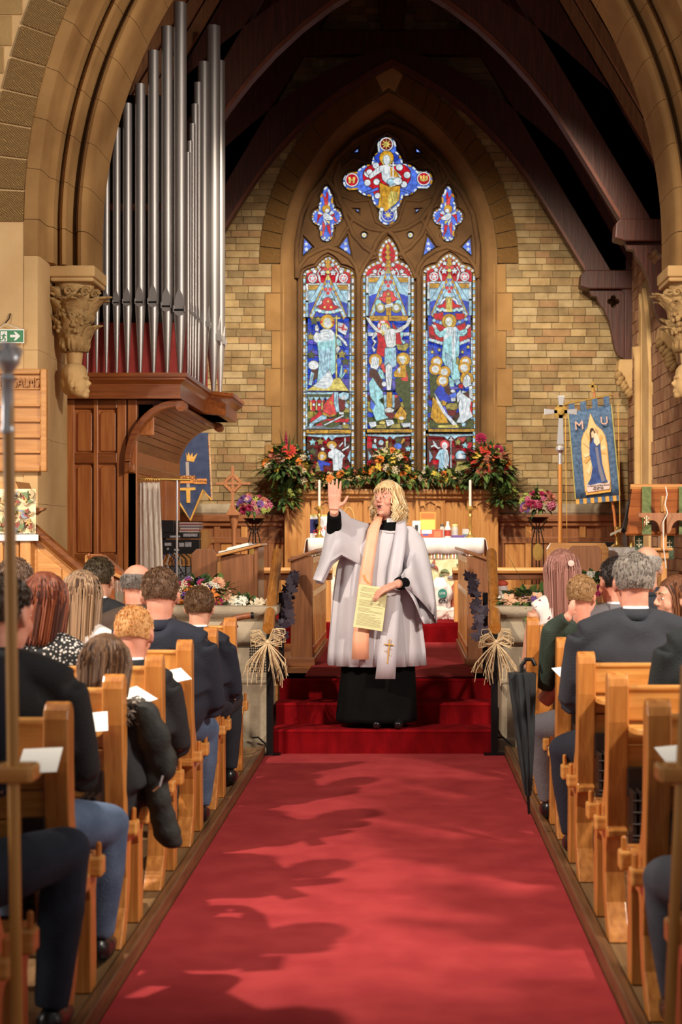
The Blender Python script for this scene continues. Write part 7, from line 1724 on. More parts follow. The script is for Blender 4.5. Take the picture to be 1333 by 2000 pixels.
def hair_geo(root, Mx, style, cols, seed, length=.2, vol=1.0, fringe=False, wave=0):
    r = random.Random(seed)
    if style in ('short', 'bald'): cols = (cols[0],)+tuple(tuple(int(lerp(a, b, .55)) for a, b in zip(cols[0], c)) for c in cols[1:])
    hm = M('hair_'+'_'.join('%02x%02x%02x' % c for c in cols), cols[0], cols[1], scale=30, stretch=(3, 3, .5), rough=.45, bump=.4, bscale=120, spec=.4)
    mats = [hm]+[M('strand_%02x%02x%02x' % c, c, rough=.5, spec=.25) for c in cols]
    R = Vector((.078*vol, .097*vol, .092*vol)); C = Vector((0, -.014, .032))
    def inside(d):
        if style == 'bald': return -.5 < d.z < .32 and d.y < .05
        if d.y > .30 and d.z < (.30 if fringe else .50): return False
        if d.y > -.05 and d.z < .02 and not style.startswith('long'): return False
        if d.y > .12 and d.z < .1: return False
        return d.z > (-.52 if not style.startswith('long') else -.75)
    mb = MB(); mb.cur = 0; nT, nP = 26, 40; vid = {}
    for i in range(nT+1):
        th = -PI/2+PI*i/nT
        for k in range(nP):
            a = 2*PI*k/nP; d = Vector((math.cos(th)*math.cos(a), math.cos(th)*math.sin(a), math.sin(th)))
            bump = 1+.05*noise.noise(Vector((d.x*5+seed, d.y*5, d.z*3)))
            vid[i, k] = (d, C+Vector((d.x*R.x, d.y*R.y, d.z*R.z))*bump)
    vs = []; idx = {}
    for kk, (d, p) in vid.items(): idx[kk] = len(vs); vs.append(p)
    fs = []
    for i in range(nT):
        for k in range(nP):
            k2 = (k+1) % nP; q = [(i, k), (i, k2), (i+1, k2), (i+1, k)]
            if inside(sum((vid[x][0] for x in q), Vector())/4): fs.append(tuple(idx[x] for x in q))
    mb.add(vs, fs)
    n = {'short': 620, 'bald': 200, 'long': 640, 'longbob': 640}.get(style, 300)
    for i in range(n):
        for _ in range(30):
            d = Vector((r.gauss(0, 1), r.gauss(0, 1), r.gauss(0, 1))).normalized()
            if inside(d): break
        p = C+Vector((d.x*R.x, d.y*R.y, d.z*R.z)); mb.cur = 1+min(len(cols)-1, int(len(cols)*max(0, min(.999, .5+.75*noise.noise(d*4.5+Vector((seed, 0, 0)))+r.uniform(-.15, .15)))))
        if style in ('short', 'bald'):
            L = .012*r.uniform(.6, 1.4)*(1.9 if d.z > .5 else 1 if d.z > .1 else .7); comb = Vector((d.x*.3, -.2+.5*d.y, -.75+1.2*max(0, d.z-.3))); t = comb-d*comb.dot(d)*.8
            mb.tube([p-d*.004, p+t*L*.6+d*L*.25, p+t*L*1.3+d*L*.18], [.003, .0026, .0008], 3, cap=False)
        else:
            zend = -length*r.uniform(.82, 1.08); pts = [p-d*.004]; side = 1 if d.x > 0 else -1
            q = Vector(p); back = min(q.y, .03); 
            out = Vector((d.x, d.y, 0)); out = out.normalized() if out.length > .05 else Vector((side*.7, -.7, 0)).normalized()
            if out.y > .45: out = Vector((side*.9, .42, 0)).normalized()
            tx = C.x+out.x*R.x*1.04*r.uniform(.8, 1.08); ty = C.y+out.y*R.y*1.02*r.uniform(.8, 1.06)
            if d.y > .25 and d.z < .75 and fringe and r.random() < .92:
                pts += [p+d*.006+Vector((0, .002, -.010)), p+d*.003+Vector((0, .0, -.032*r.uniform(.7, 1.25)))]; mb.tube(pts, [.003, .003, .001], 4, cap=False); continue
            for t in (.3, .6, .8): pts.append(Vector((lerp(p.x, tx, t), lerp(p.y, ty, t), lerp(p.z, .0, t**1.5)))+out*.006*math.sin(PI*t))
            m = 5
            for j in range(1, m+1):
                t = j/m; z = lerp(.0, zend, t); w = wave*math.sin(t*9+i)*.012
                pts.append(Vector((tx*(1-.10*t if not wave else 1+.15*math.sin(PI*t))+w, ty+w*.7-(.015*t if ty < 0 else 0), z)))
            mb.tube(pts, [.0034]*(len(pts)-2)+[.003, .001], 4, cap=False)
    xf(mb, Mx); return mb.obj('hair', mats, root, smooth=True)
def hand_geo(mb, wrist, d, up, s=1.0, curl=.5, side=1, sp=1.0):
    """palm and five fingers; d = direction of fingers, up = back-of-hand normal"""
    w = Vector(wrist); d = Vector(d).normalized(); up = Vector(up); up = (up-d*up.dot(d)).normalized(); sd = d.cross(up)*side
    for q in (-.027, -.009, .009, .027): mb.tube([w+d*.005*s+sd*q*.6*s, w+d*.086*s+sd*q*s], [.0145*s, .0125*s], 8)
    for k, (q, L) in enumerate(((-.0295, .070), (-.0098, .086), (.0098, .092), (.0295, .080))):
        b = w+d*.085*s+sd*q*s; e_ = sd*(q*5.5*(sp-.85)); f1 = (d+e_-up*curl*.5).normalized(); f2 = (d+e_-up*curl*1.2).normalized(); f3 = (d+e_-up*curl*2.0).normalized(); L *= s
        mb.tube([b-f1*.01, b+f1*L*.42, b+f1*L*.42+f2*L*.33, b+f1*L*.42+f2*L*.33+f3*L*.27], [.0092*s, .0088*s, .008*s, .0064*s], 8); mb.ell(b+f1*L*.42+f2*L*.33+f3*L*.27, (.006*s,)*3, None, 8, 6)
    t0 = w+d*.028*s+sd*.028*s; t1 = t0+(d*.45+sd*.75-up*curl*.4).normalized()*.034*s; t2 = t1+(d*.8+sd*.4-up*curl*.6).normalized()*.03*s
    mb.tube([t0, t1, t2, t2+(t2-t1)*.6], [.014*s, .0105*s, .009*s, .006*s], 7)
SHOE = M('shoe_leather', (22, 20, 22), rough=.3)
def seated(label, hx, hy, D, s, top, hair, cols, bottom=None, yaw=0, pitch=.12, sw=.17, fat=1.0, knees=None, seed=1, length=.25, vol=1.0, collar=None, sk=SK, root_x=None, legs=True, arm='jacket', fringe=False, armdrop=.27, lean=0, sleeve=None, seat=.49):
    H = P(hx, hy, D); X0 = H.x if root_x is None else root_x
    e = thing('person', label, 'person', (X0, D, .06)); z0 = .06
    h = Vector((H.x-X0, 0, H.z-z0)); st = seat-z0
    Mx = Matrix.Translation(h) @ Matrix.Rotation(yaw, 4, 'Z') @ Matrix.Rotation(-pitch, 4, 'X') @ Matrix.Scale(s, 4)
    nb = h+Vector((0, -.042, -.128))*s; sh = {}; el = {}; wr = {}
    hip = Vector((nb.x-lean, .02, st+.10*s))
    for q in (-1, 1):
        sh[q] = nb+Vector((q*sw, -.005, -.075*s)); el[q] = sh[q]+Vector((q*.045, .06, -armdrop*s)); wr[q] = Vector((h.x+q*.07, .30*s, max(st+.14, el[q].z-.03)))
    def trunk(mb, k, arms=True, low=True):
        if k > .9 and arms: mb.ell(nb+Vector((0, -.022*s, -.04*s)), (.085*s, .068*s, .042*s), None, 14, 8)
        mb.ell(nb+Vector((0, -.005, -.17*s)), (sw*1.02*k*fat, .115*s*k*fat, .15*s*k), None, 16, 10); mb.ell(nb+Vector((0, .0, -.33*s)), (sw*.98*k*fat, .125*s*k*fat, .19*s*k), None, 16, 10)
        if low: mb.tube([nb+Vector((0, 0, -.3*s)), hip], [.15*s*k*fat, .16*s*k*fat], 16)
        for q in (-1, 1):
            mb.tube([nb+Vector((q*.0, -.02, -.03*s)), nb+Vector((q*.75*sw, -.02, -.30*s))], [.085*s*k*fat, .085*s*k*fat], 12)
            mb.tube([nb+Vector((q*.02, -.005, .0)), nb+Vector((q*sw*.55, -.005, -.035*s)), sh[q]], [.052*s*k, .062*s*k, .064*s*k], 12)
            if arms: mb.tube([sh[q], sh[q].lerp(el[q], .5), el[q]], [.064*s*k, .06*s*k, .05*s*k], 12); mb.tube([el[q], wr[q]], [.05*s*k, .037*s*k], 12)
    mb = MB(); head_geo(mb, Mx); mb.tube([Mx @ Vector((0, -.028, -.03)), nb+Vector((0, .0, -.01)), nb+Vector((0, .0, -.08*s))], [.053*s, .053*s, .05*s], 14); trunk(mb, .74)
    for q in (-1, 1): hand_geo(mb, wr[q], (-q*.35, .8, -.2), (0, .3, 1), s*.95, .5, -q)
    blob(mb, 'body', sk, e, .009, 3)
    face_bits(e, Mx); hair_geo(e, Mx, hair, cols, seed, length, vol, fringe)
    mb = MB(); trunk(mb, 1.0, arm != 'bare')
    j = blob(mb, 'dress' if arm == 'bare' else 'jacket' if collar else 'top', top, e, .011, 14)
    mb = MB(); rows = []
    for jj in range(3): rows.append([nb+Vector(((.068-.006*jj)*s*math.cos(a), (.066-.006*jj)*s*math.sin(a)-.004, -.02*s+.022*jj*s+(.012*s if math.sin(a) < 0 else -.012*s))) for a in [2*PI*i/20 for i in range(20)]])
    if arm != 'bare': mb.grid(rows, closed=True); mb.obj('collar', top, e, solid=.01, smooth=True)
    if collar:
        rows = [[v*1.0 for v in r_] for r_ in rows]; mb = MB(); mb.grid([[p+Vector((0, 0, .014*s))+(nb-p)*.12 for p in r_] for r_ in rows], closed=True); mb.obj('shirt_collar', collar, e, solid=.006, smooth=True)
    if legs:
        bottom = bottom or cloth('dark_trouser', (26, 28, 36)); mb = MB(); kz = st+.06*s
        for q in (-1, 1):
            kp = Vector((h.x-lean+q*.13*s, .46*s, kz+.01))
            if knees and q in knees: kp = Vector(knees[q])-Vector((X0, D, z0))
            hp = hip+Vector((q*.09*s, .02, -.02)); an = Vector((kp.x+(h.x-kp.x)*.15, kp.y+.02, .1)); 
            mb.tube([hp, hp.lerp(kp, .5), kp], [.09*s, .085*s, .066*s], 14); mb.ell(kp, (.066*s, .064*s, .062*s)); mb.tube([kp, kp.lerp(an, .4), an], [.062*s, .064*s, .048*s], 12)
            f = MB(); f.tube([an+Vector((0, -.03, -.045)), an+Vector((0, .06, -.055)), an+Vector((0, .14*s+.03, -.068))], [.042, .044, .028], 10, squash=1.0); f.ell(an+Vector((0, -.01, -.04)), (.04, .05, .05)); blob(f, 'shoe', SHOE, e, .01, 3)
        mb.ell(hip, (.17*s*fat, .13*s, .11*s)); blob(mb, 'trousers', bottom, e, .012, 4)
    return e
JEAN = cloth('blue_jeans', (64, 82, 110), (88, 106, 134), scale=9); DJEAN = cloth('dark_jeans', (26, 36, 52), (40, 52, 70), scale=9); NAVY = cloth('navy', (20, 24, 38), (28, 32, 48)); BLK = cloth('black', (20, 20, 24), (28, 28, 32))
GREY = cloth('grey_suit', (96, 92, 98), (112, 108, 112)); BRN = cloth('brown_wool', (58, 44, 34), (74, 56, 44)); GJ = cloth('grey_jeans', (62, 66, 76), (80, 84, 94), scale=9); DKN = cloth('charcoal_suit', (36, 38, 46), (46, 48, 56))
SPOT = M('cloth_spotted', (24, 24, 26), (216, 208, 200), scale=70, rough=.85, kind='voronoi', lo=.38, hi=.30) if False else M('cloth_spotted', (216, 208, 200), (24, 24, 26), scale=75, rough=.85, kind='voronoi', lo=.30, hi=.42)
WTOP = cloth('white_top', (222, 210, 204), (236, 226, 220)); FLDR = M('cloth_floral', (232, 222, 216), (120, 60, 80), scale=26, rough=.85, lo=.62, hi=.66, detail=2)
SHIRT = cloth('white_shirt', (226, 224, 226), (236, 234, 236))
# ---- left hand pews
seated('person in navy jacket and dark jeans at the bottom left edge', -190, 1120, 3.72, 1.03, cloth('navy_fleece', (24, 28, 42), (34, 38, 54)), 'short', ((60, 44, 34), (80, 60, 46)), DJEAN, knees={1: (XD(128, 4.1), 4.12, .60), -1: (-1.25, 4.1, .58)}, seed=2, sw=.2, fat=1.1, root_x=-1.2, armdrop=.3)
seated('man with short dark hair in a black jacket near the left edge', 8, 1205, 4.5, 1.03, BLK, 'short', ((58, 42, 34), (96, 76, 62)), JEAN, yaw=-.35, pitch=.15, knees={1: (XD(215, 4.85), 4.84, .53)}, sw=.2, seed=3, collar=BLK, sk=SKP, fat=1.08)
seated('red haired woman in a black and white spotted top', 90, 1182, 6.14, 1.1, SPOT, 'longbob', ((92, 42, 28), (134, 72, 46), (68, 32, 22)), seed=4, length=.15, vol=1.03, yaw=-.3, sw=.155)
seated('person with grey brown hair half hidden behind the red haired woman', 30, 1142, 6.97, .98, BRN, 'short', ((92, 66, 50), (150, 130, 116)), seed=5, vol=1.05)
seated('woman with long streaked blonde hair in a sleeveless white top', 160, 1170, 6.97, 1.1, WTOP, 'long', ((82, 60, 46), (164, 132, 102), (122, 94, 72)), seed=6, length=.22, vol=1.02, arm='bare', sw=.15)
seated('young man with dark quiffed hair in a black suit', 195, 1134, 8.7, 1.08, BLK, 'short', ((58, 46, 32), (92, 76, 52)), seed=7, yaw=-.2, collar=SHIRT, vol=1.03)
seated('balding man with grey sides in a brown jacket', 270, 1148, 7.86, 1.02, BRN, 'bald', ((120, 110, 104), (90, 82, 78)), seed=8, yaw=-.35, sw=.19, fat=1.1, collar=BRN, sk=SKP)
seated('large man with short brown hair in a navy jumper', 313, 1166, 6.98, 1.1, NAVY, 'short', ((92, 66, 48), (130, 98, 74)), JEAN, seed=9, sw=.21, fat=1.12, yaw=.1, sk=SKP, knees={1: (XD(402, 7.2), 7.18, .53)}, pitch=.2)
seated('boy with cropped strawberry blond hair in a dark suit', 262, 1243, 6.13, .98, BLK, 'short', ((206, 150, 92), (226, 180, 126)), seed=10, sw=.145, pitch=.3, collar=SHIRT, sk=SKP, knees={1: (-1.02, 6.35, .54)})
ch = seated('child with wavy brown hair in a coat with a grey fur hood', 206, 1310, 5.29, .98, BLK, 'longbob', ((82, 56, 38), (108, 78, 54), (64, 43, 30)), seed=11, length=.09, vol=1.12, sw=.14, pitch=.25, knees={1: (-1.03, 5.5, .54)})
seated('boy with thick brown hair in a dark suit at the front left pew', 390, 1190, 7.85, .95, NAVY, 'short', ((84, 58, 38), (122, 90, 60)), seed=12, sw=.14, collar=SHIRT, vol=1.05)
# fur hood
r = random.Random(5); mb = MB(); FUR = [M('fur_a', (120, 112, 104)), M('fur_b', (164, 152, 140)), M('fur_c', (84, 76, 70))]
nbz = ch.location.z; hc = P(206, 1310, 5.29)
for i in range(700):
    a = r.uniform(PI*.9, PI*2.1); R_ = .10+r.uniform(-.02, .02); c = Vector((hc.x+R_*1.15*math.cos(a), 5.26+R_*math.sin(a)-.01, hc.z-.13+r.uniform(-.045, .035))); d = Vector((math.cos(a)*1.2+r.uniform(-.6, .6), math.sin(a)*1.2+r.uniform(-.6, .6), r.uniform(-.9, .6)))*.024
    mb.cur = r.randrange(3); mb.tube([c, c+d*.6, c+d+Vector((0, 0, -.008))], [.005, .004, .001], 3, cap=False)
o = kid(mb, 'fur_trim', FUR, ch)
# ---- black padded coat over the pew end
e = thing('padded_coat', 'black padded coat hanging out over a left hand pew end', 'coat', P(318, 1520, 5.2))
mb = MB()
for (px, py, dd, rx, rz) in ((285, 1400, 0, .055, .06), (300, 1440, .0, .065, .07), (312, 1480, .02, .065, .06), (300, 1520, .03, .05, .06), (310, 1560, .03, .05, .055), (318, 1595, .04, .052, .05), (326, 1625, .04, .055, .045), (337, 1646, .05, .045, .022), (325, 1500, .02, .04, .05)):
    mb.ell(P(px, py, 5.2+dd)-e.location, (rx, .045, rz))
blob(mb, 'padding', M('puffer_black', (24, 24, 22), (34, 34, 31), scale=9, rough=.75, bump=.5, bscale=18), e, .01, 16)
mb = MB(); mb.tube([P(300, 1545, 5.19)-e.location, P(312, 1535, 5.17)-e.location, P(318, 1515, 5.18)-e.location], .004, 5); mb.obj('zip', SILVER, e)
# ---- right hand pews
seated('woman with long pink brown hair in a white floral dress', 1098, 1122, 8.78, 1.1, FLDR, 'long', ((122, 78, 66), (166, 118, 106), (144, 96, 82)), seed=13, length=.28, vol=1.16, arm='bare', sw=.155)
mb = MB(); hc = P(1116, 1100, 8.62); mb.lathe([(0, -.006), (.018, -.004), (.018, .004), (0, .005)], hc, 14, 'y'); tag(mb.obj('hair_clip', M('clip_pink', (226, 190, 180), rough=.4)), 'round pale pink hair clip in the pink haired woman\'s hair', 'hair clip')
seated('man in a grey suit with dark hair holding a toddler', 1204, 1140, 7.12, 1.02, GREY, 'short', ((40, 32, 30), (60, 50, 46)), GREY, seed=14, yaw=.3, sw=.2, collar=SHIRT, root_x=.95, lean=0, knees={-1: (XD(1050, 7.35), 7.3, .52)}, sk=SKP)
seated('grey haired man in a dark charcoal suit with his back to the camera', 1238, 1142, 6.28, 1.06, DKN, 'short', ((132, 122, 114), (176, 166, 156), (110, 102, 96)), NAVY, seed=15, sw=.225, fat=1.1, yaw=.05, collar=SHIRT, sk=SKP, knees={-1: (XD(1100, 6.55), 6.5, .53)}, vol=1.04)
seated('bald man behind the grey haired man', 1264, 1112, 8.78, 1.12, DKN, 'bald', ((176, 168, 160), (150, 142, 136)), seed=16, yaw=-.2)
seated('woman with brown hair turned to the left at the right edge', 1320, 1172, 7.95, 1.1, cloth('dark_blouse', (40, 36, 40)), 'long', ((84, 48, 30), (128, 80, 50), (60, 34, 24)), seed=17, length=.22, yaw=1.75, pitch=.05, sw=.15)
seated('person in a black jacket cut off by the right edge', 1432, 1150, 5.4, 1.08, cloth('black_green', (22, 28, 30), (30, 36, 38)), 'short', ((60, 50, 44), (80, 70, 60)), seed=18, sw=.23, fat=1.2)
seated('person in grey jeans cut off at the bottom right edge', 1560, 1120, 3.75, 1.02, BLK, 'short', ((60, 50, 44), (80, 70, 60)), GJ, seed=19, knees={-1: (XD(1300, 4.2), 4.2, .50)})
# toddler on the man's arm
H = P(1138, 1168, 7.05); e = thing('toddler', 'toddler with fine light brown hair in a green coat held over the pew', 'person', (H.x, 7.05, .5))
h = Vector((0, 0, H.z-.5)); Mx = Matrix.Translation(h) @ Matrix.Rotation(-.5, 4, 'Z') @ Matrix.Rotation(-.15, 4, 'X') @ Matrix.Scale(.84, 4)
GCO = cloth('green_coat', (34, 46, 36), (46, 60, 48))
wl = P(1113, 1203, 6.93)-e.location; sl = h+Vector((-.07, -.02, -.15)); ml = P(1080, 1225, 6.97)-e.location
mb = MB(); head_geo(mb, Mx, 1.1); mb.tube([Mx @ Vector((0, -.02, -.04)), h+Vector((0, -.02, -.14))], [.04, .045], 12); mb.ell(h+Vector((-.02, -.02, -.26)), (.085, .08, .14)); mb.tube([sl, ml, wl], [.035, .032, .022], 10); hand_geo(mb, wl, (.2, -.2, .8), (0, -1, 0), .5, .9)
mb.tube([h+Vector((-.06, 0, -.35)), P(1062, 1370, 7.12)-e.location], [.05, .04], 10); blob(mb, 'body', SKP, e, .008, 3); face_bits(e, Mx)
hair_geo(e, Mx, 'short', ((150, 112, 72), (184, 146, 102)), 23, vol=1.04)
mb = MB(); mb.ell(h+Vector((-.02, -.02, -.24)), (.10, .095, .13)); mb.tube([sl+Vector((.02, 0, 0)), ml, ml.lerp(wl, .85)], [.05, .046, .032], 12); mb.tube([ml+Vector((0, .02, 0)), P(1078, 1270, 7.02)-e.location, P(1068, 1345, 7.08)-e.location], [.05, .06, .045], 12); mb.tube([h+Vector((-.04, 0, -.3)), P(1080, 1280, 7.04)-e.location], [.09, .06], 12)
blob(mb, 'coat', GCO, e, .01, 3)
# ================================================================== THE MINISTER
DM = 9.78
def Q(px, py, dy=0.0): 
    p = P(px, py, DM); return Vector((p.x, DM+dy, p.z))
FEET = Vector((XD(745, DM), 9.99, .172)); DMC = 10.0
mn = thing('person', 'minister in white surplice and black cassock with peach and white stole, hand raised', 'person', FEET)
def mk(mb, name, mat, vox=0, it=4, **kw):
    for i, v in enumerate(mb.v): mb.v[i] = tuple(Vector(v)-FEET)
    return blob(mb, name, mat, mn, vox, it) if vox else mb.obj(name, mat, mn, **kw)
OY = DMC-DM      # depth of the body axis behind the reference plane
def QC_(px, py, dy=0.0):      # point on the body at depth DMC+dy, seen at px,py
    D = DMC+dy; return P(px, py, D)
HC = QC_(757, 977, -.02)
HM = Matrix.Translation(HC) @ Matrix.Rotation(PI+(-.62), 4, 'Z') @ Matrix.Rotation(.10, 4, 'X') @ Matrix.Rotation(.06, 4, 'Y') @ Matrix.Scale(1.04, 4)
SKM = skin('minister', (214, 150, 126), (228, 170, 146))
shL, shR = QC_(705, 1042, .0), QC_(796, 1044, .0)
elL, wrL = QC_(654, 1074, -.03), QC_(653, 997, -.30)
elR, wrR = QC_(824, 1130, .0), QC_(775, 1141, -.315)
mb = MB(); head_geo(mb, HM, .98, 1); mb.tube([HM @ Vector((0, -.02, -.05)), QC_(764, 1022, 0), QC_(762, 1040, 0)], [.05, .052, .08], 14)
mb.ell(QC_(757, 1090, .0), (.15, .09, .2), None, 14, 10); mb.tube([QC_(757, 1110), QC_(748, 1250)], [.10, .11], 14)
for (a, b, c) in ((shL, elL, wrL), (shR, elR, wrR)): mb.tube([QC_(757, 1035), a], [.06, .065], 10); mb.tube([a, b], [.055, .045], 12); mb.tube([b, c], [.043, .029], 12)
hand_geo(mb, wrL, Vector((.03, -.05, 1)), Vector((0, 1, .05)), 1.14, .05, -1, 1.22)
hand_geo(mb, wrR, Vector((-.9, -.06, -.36)), Vector((-.1, -.35, .94)), 1.1, .6, 1, 1.05)
for s_ in (-.07, .07): mb.tube([QC_(748, 1250)+Vector((s_, 0, 0)), Vector((FEET.x+s_*.8+.06, DMC-.0, .24))], [.09, .045], 10)
mk(mb, 'body', SKM, .0047, 3)
Mloc = Matrix.Translation(-FEET) @ HM
face_bits(mn, Mloc, 1)
hair_geo(mn, Mloc, 'longbob', ((214, 180, 126), (236, 210, 166), (188, 148, 100)), 31, .14, 1.12, True, 1.3)
mb = MB(); rg = wrR+Vector((-.105, -.028, -.062)); mb.lathe([(.010, -.003), (.0115, -.003), (.0115, .003), (.010, .003)], rg, 12, 'x'); mk(mb, 'ring', BRASS)
# black cassock: skirt with folds, collar, tight sleeves
CASS = M('cassock_black', (8, 8, 9), (13, 13, 14), scale=9, rough=.95, spec=.15)
def loft(name, levels, mat, nfold, amp, phase=0, n=96, closed=True, vis=None, thick=.006):
    mb = MB(); rows = []
    for (py, cx, a, b, am) in levels:
        c = QC_(cx, py); row_ = []
        for i in range(n):
            t = 2*PI*i/n; f = 1+am*amp*(math.sin(nfold*t+phase+.6*math.sin(3*t))+.5*math.sin((nfold*1.6)*t+1.3))
            k = DMC/F
            row_.append(Vector((c.x+a*k*f*math.cos(t), c.y+b*f*math.sin(t), c.z)))
        rows.append(row_)
    mb.grid(rows, closed=True); return mk(mb, name, mat, smooth=True, solid=thick)
loft('cassock_skirt', [(1225, 742, 66, .14, 0), (1290, 739, 70, .14, .4), (1350, 737, 74, .14, .8), (1398, 735, 77, .145, 1), (1408, 735, 77, .145, 1)], CASS, 7, .035)
mb = MB(); mb.tube([QC_(770, 1008, -.0), QC_(768, 1018, -.0), QC_(764, 1040, -.01)], [.058, .062, .10], 18); mb.ell(QC_(762, 1045, -.02), (.12, .10, .07)); mk(mb, 'cassock_collar', CASS, .009, 3)
mb = MB(); c = QC_(764, 1016, 0); mb.prism([(c.x-.028, c.z-.016), (c.x+.026, c.z-.014), (c.x+.024, c.z+.014), (c.x-.026, c.z+.012)], 'y', DMC-.072, DMC-.062); mk(mb, 'clerical_collar', M('collar_white', (240, 240, 240), rough=.4), bevel=.003)
for nm, pts, rr in (('cassock_sleeve', [shL.lerp(elL, .5), elL, elL.lerp(wrL, .55), elL.lerp(wrL, .92)], [.05, .056, .052, .046]), ('cassock_sleeve', [elR, elR.lerp(wrR, .5), elR.lerp(wrR, .92)], [.056, .05, .044])):
    mb = MB(); mb.tube(pts, rr, 16); mk(mb, nm, CASS, .008, 3)
for (px, py) in ((737, 1424), (779, 1425)):
    p = P(px, py, 9.88); mb = MB(); mb.tube([Vector((p.x, 10.02, .215)), Vector((p.x, 9.90, .21)), Vector((p.x-.005, 9.845, .197))], [.042, .038, .024], 10); mb.tube([Vector((p.x, 10.02, .21)), Vector((p.x, 10.02, .3))], [.04, .04], 10); mk(mb, 'shoe', SHOE, .008, 3)
# surplice
SURP = M('surplice_white', (194, 189, 196), (206, 200, 205), scale=4, rough=.75)
loft('surplice', [(1036, 760, 36, .09, .3), (1040, 758, 50, .11, .6), (1050, 754, 62, .125, .8), (1070, 747, 74, .14, 1), (1110, 737, 75, .15, 1.2), (1160, 735, 79, .165, 1.3), (1220, 736, 85, .185, 1.35), (1270, 737, 90, .198, 1.4), (1298, 737, 92, .205, 1.4)], SURP, 17, .036)
mb = MB(); mb.tube([QC_(742, 1037, -.10), QC_(763, 1040, -.118), QC_(790, 1038, -.10)], [.008, .010, .008], 8); mk(mb, 'yoke', SURP, smooth=True)
# bell sleeves: open cones of cloth hanging from the arms
def sheet_loft(name, secs, n=14, amp=.012, freq=7.0):
    """cloth between a front and a back outline: secs = list of (front points polyline, back points polyline)"""
    mb = MB(); rows = []
    for j, ring in enumerate(secs):
        m = len(ring); row_ = []
        for i in range(m*n):
            t = i/n; a = ring[int(t) % m]; b = ring[(int(t)+1) % m]; u = t-int(t); u = u*u*(3-2*u)*.5+u*.5
            p = Vector(a).lerp(Vector(b), u)+Vector((amp*.35*math.sin(freq*t+j*.7), amp*math.sin(freq*1.7*t+j*.9), 0))*min(1, .35+j/len(secs)); row_.append(p)
        rows.append(row_)
    mb.grid(rows, closed=True); o = mk(mb, name, SURP, smooth=True, solid=.005)
    m_ = o.modifiers.new('sm', 'SMOOTH'); m_.iterations = 2; m_.factor = .5; return o
# raised arm: sleeve from the shoulder along the upper arm, mouth open at the forearm and hanging to a point
f_, b_ = -.11, .09
sheet_loft('sleeve', [
 [QC_(722, 1024, -.09), QC_(735, 1110, -.10), QC_(735, 1110, .09), QC_(722, 1024, .09)],
 [QC_(704, 1019, -.10), QC_(716, 1112, -.12), QC_(716, 1112, .09), QC_(704, 1019, .09)],
 [QC_(684, 1012, -.13), QC_(690, 1096, -.16), QC_(690, 1096, .05), QC_(684, 1015, .06)],
 [QC_(669, 996, -.20), QC_(666, 1080, -.25), QC_(668, 1084, .0), QC_(670, 1002, .0)],
 [QC_(664, 990, -.20), QC_(648, 1092, -.29), QC_(650, 1100, -.06), QC_(666, 996, -.08)],
 [QC_(652, 1006, -.18), QC_(629, 1143, -.28), QC_(632, 1148, -.08), QC_(650, 1012, -.10)],
 [QC_(641, 1018, -.15), QC_(612, 1130, -.24), QC_(616, 1138, -.10), QC_(640, 1024, -.12)]], amp=.02)
# lowered arm
sheet_loft('sleeve', [
 [QC_(780, 1026, -.10), QC_(790, 1110, -.13), QC_(790, 1110, .10), QC_(780, 1026, .10)],
 [QC_(808, 1026, -.09), QC_(798, 1112, -.15), QC_(802, 1112, .10), QC_(808, 1026, .10)],
 [QC_(828, 1050, -.09), QC_(797, 1108, -.21), QC_(806, 1125, .06), QC_(828, 1052, .11)],
 [QC_(838, 1092, -.10), QC_(790, 1112, -.26), QC_(812, 1158, -.08), QC_(840, 1100, .11)],
 [QC_(845, 1136, -.11), QC_(784, 1122, -.29), QC_(822, 1192, -.17), QC_(849, 1160, .07)],
 [QC_(850, 1172, -.13), QC_(786, 1132, -.29), QC_(828, 1208, -.19), QC_(853, 1205, .03)],
 [QC_(850, 1206, -.14), QC_(792, 1146, -.28), QC_(830, 1220, -.19), QC_(852, 1219, .0)]], amp=.02)
# stole: peach on one side, white on the other
PEACH = M('stole_peach', (240, 168, 132), (246, 184, 150), scale=8, rough=.5); STW = M('stole_white', (198, 192, 200), (208, 202, 208), scale=8, rough=.45)
def band(name, pts, mat, th=.006):
    mb = MB(); rows = [[p-Vector((w/2, 0, 0)), p-Vector((w/6, .004, 0)), p+Vector((w/6, -.004, 0)), p+Vector((w/2, 0, 0))] for (p, w) in pts]; mb.grid(rows); return mk(mb, name, mat, smooth=True, solid=th)
k = DMC/F
band('stole_peach_side', [(QC_(750, 1004, .05), 12*k), (QC_(739, 1012, -.06), 17*k), (QC_(730, 1035, -.135), 22*k), (QC_(724, 1070, -.165), 23*k), (QC_(716, 1120, -.185), 25*k), (QC_(712, 1160, -.2), 27*k), (QC_(708, 1210, -.222), 29*k), (QC_(705, 1250, -.236), 31*k), (QC_(704, 1288, -.246), 33*k)], PEACH)
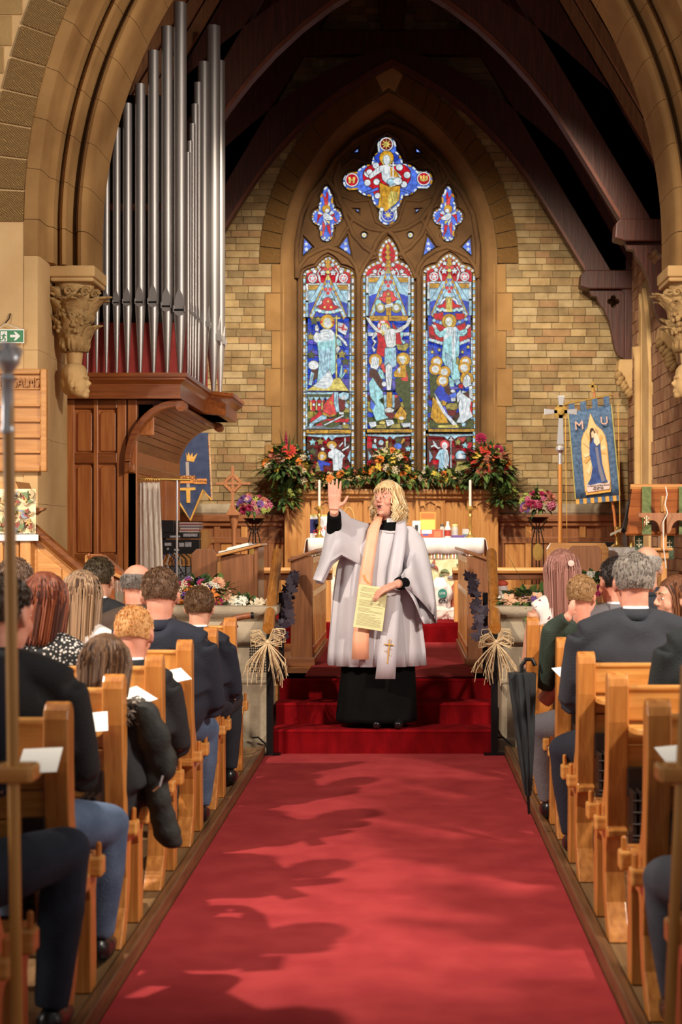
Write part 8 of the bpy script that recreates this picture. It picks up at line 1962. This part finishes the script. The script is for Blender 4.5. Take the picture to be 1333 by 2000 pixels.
band('stole_white_side', [(QC_(778, 1004, .05), 12*k), (QC_(784, 1014, -.05), 17*k), (QC_(784, 1035, -.115), 22*k), (QC_(780, 1070, -.16), 24*k), (QC_(772, 1120, -.185), 25*k), (QC_(768, 1170, -.2), 28*k), (QC_(763, 1220, -.225), 32*k), (QC_(757, 1280, -.246), 36*k), (QC_(753, 1326, -.25), 38*k)], STW)
mb = MB(); c = QC_(760, 1272, -.256)
mb.tube([QC_(762, 1248, -.257), QC_(757, 1296, -.257)], .004, 5); mb.tube([QC_(751, 1258, -.257), QC_(770, 1260, -.257)], .004, 5); mb.tube([QC_(753, 1272, -.257), QC_(766, 1266, -.257), QC_(765, 1282, -.257), QC_(752, 1270, -.257)], .0015, 4); mk(mb, 'embroidered_cross', GOLDT)
mb = MB(); mb.tube([QC_(710, 1122, -.20), QC_(714, 1132, -.205), QC_(722, 1140, -.207)], .004, 5); mk(mb, 'gold_stitch', GOLDT)
# the order of service in the lowered hand
YP = M('yellow_paper', (226, 218, 160), (232, 224, 170), scale=5, rough=.8)
sh_ = thing('printed_sheet', 'pale yellow printed order of service held in the minister\'s hand', 'paper', QC_(722, 1187, -.275))
cs = [QC_(702, 1141, -.285), QC_(758, 1149, -.285), QC_(747, 1233, -.28), QC_(690, 1224, -.28)]
o_ = Vector(sh_.location)
mb = MB(); mb.add([p-o_ for p in cs]+[p-o_+Vector((0, .002, 0)) for p in cs], [(0,1,2,3), (4,7,6,5), (0,4,5,1), (1,5,6,2), (2,6,7,3), (3,7,4,0)]); mb.obj('sheet', YP, sh_)
INK2 = M('print_grey', (150, 144, 106), rough=.8); mb = MB(); r = random.Random(1)
for i in range(34):
    v = .06+i*.0265; 
    if i in (4, 9, 10, 17, 22): continue
    u0 = .08+(.02 if i % 7 == 0 else 0); u1 = r.choice((.92, .9, .88, .5, .92, .7))
    a = cs[0].lerp(cs[1], u0).lerp(cs[3].lerp(cs[2], u0), v); b = cs[0].lerp(cs[1], u1).lerp(cs[3].lerp(cs[2], u1), v); n_ = Vector((0, -.001, 0)); h_ = Vector((0, 0, .0022))
    mb.add([a+n_-o_, b+n_-o_, b+n_+h_-o_, a+n_+h_-o_], [(0,1,2,3)])
mb.obj('printed_lines', INK2, sh_)
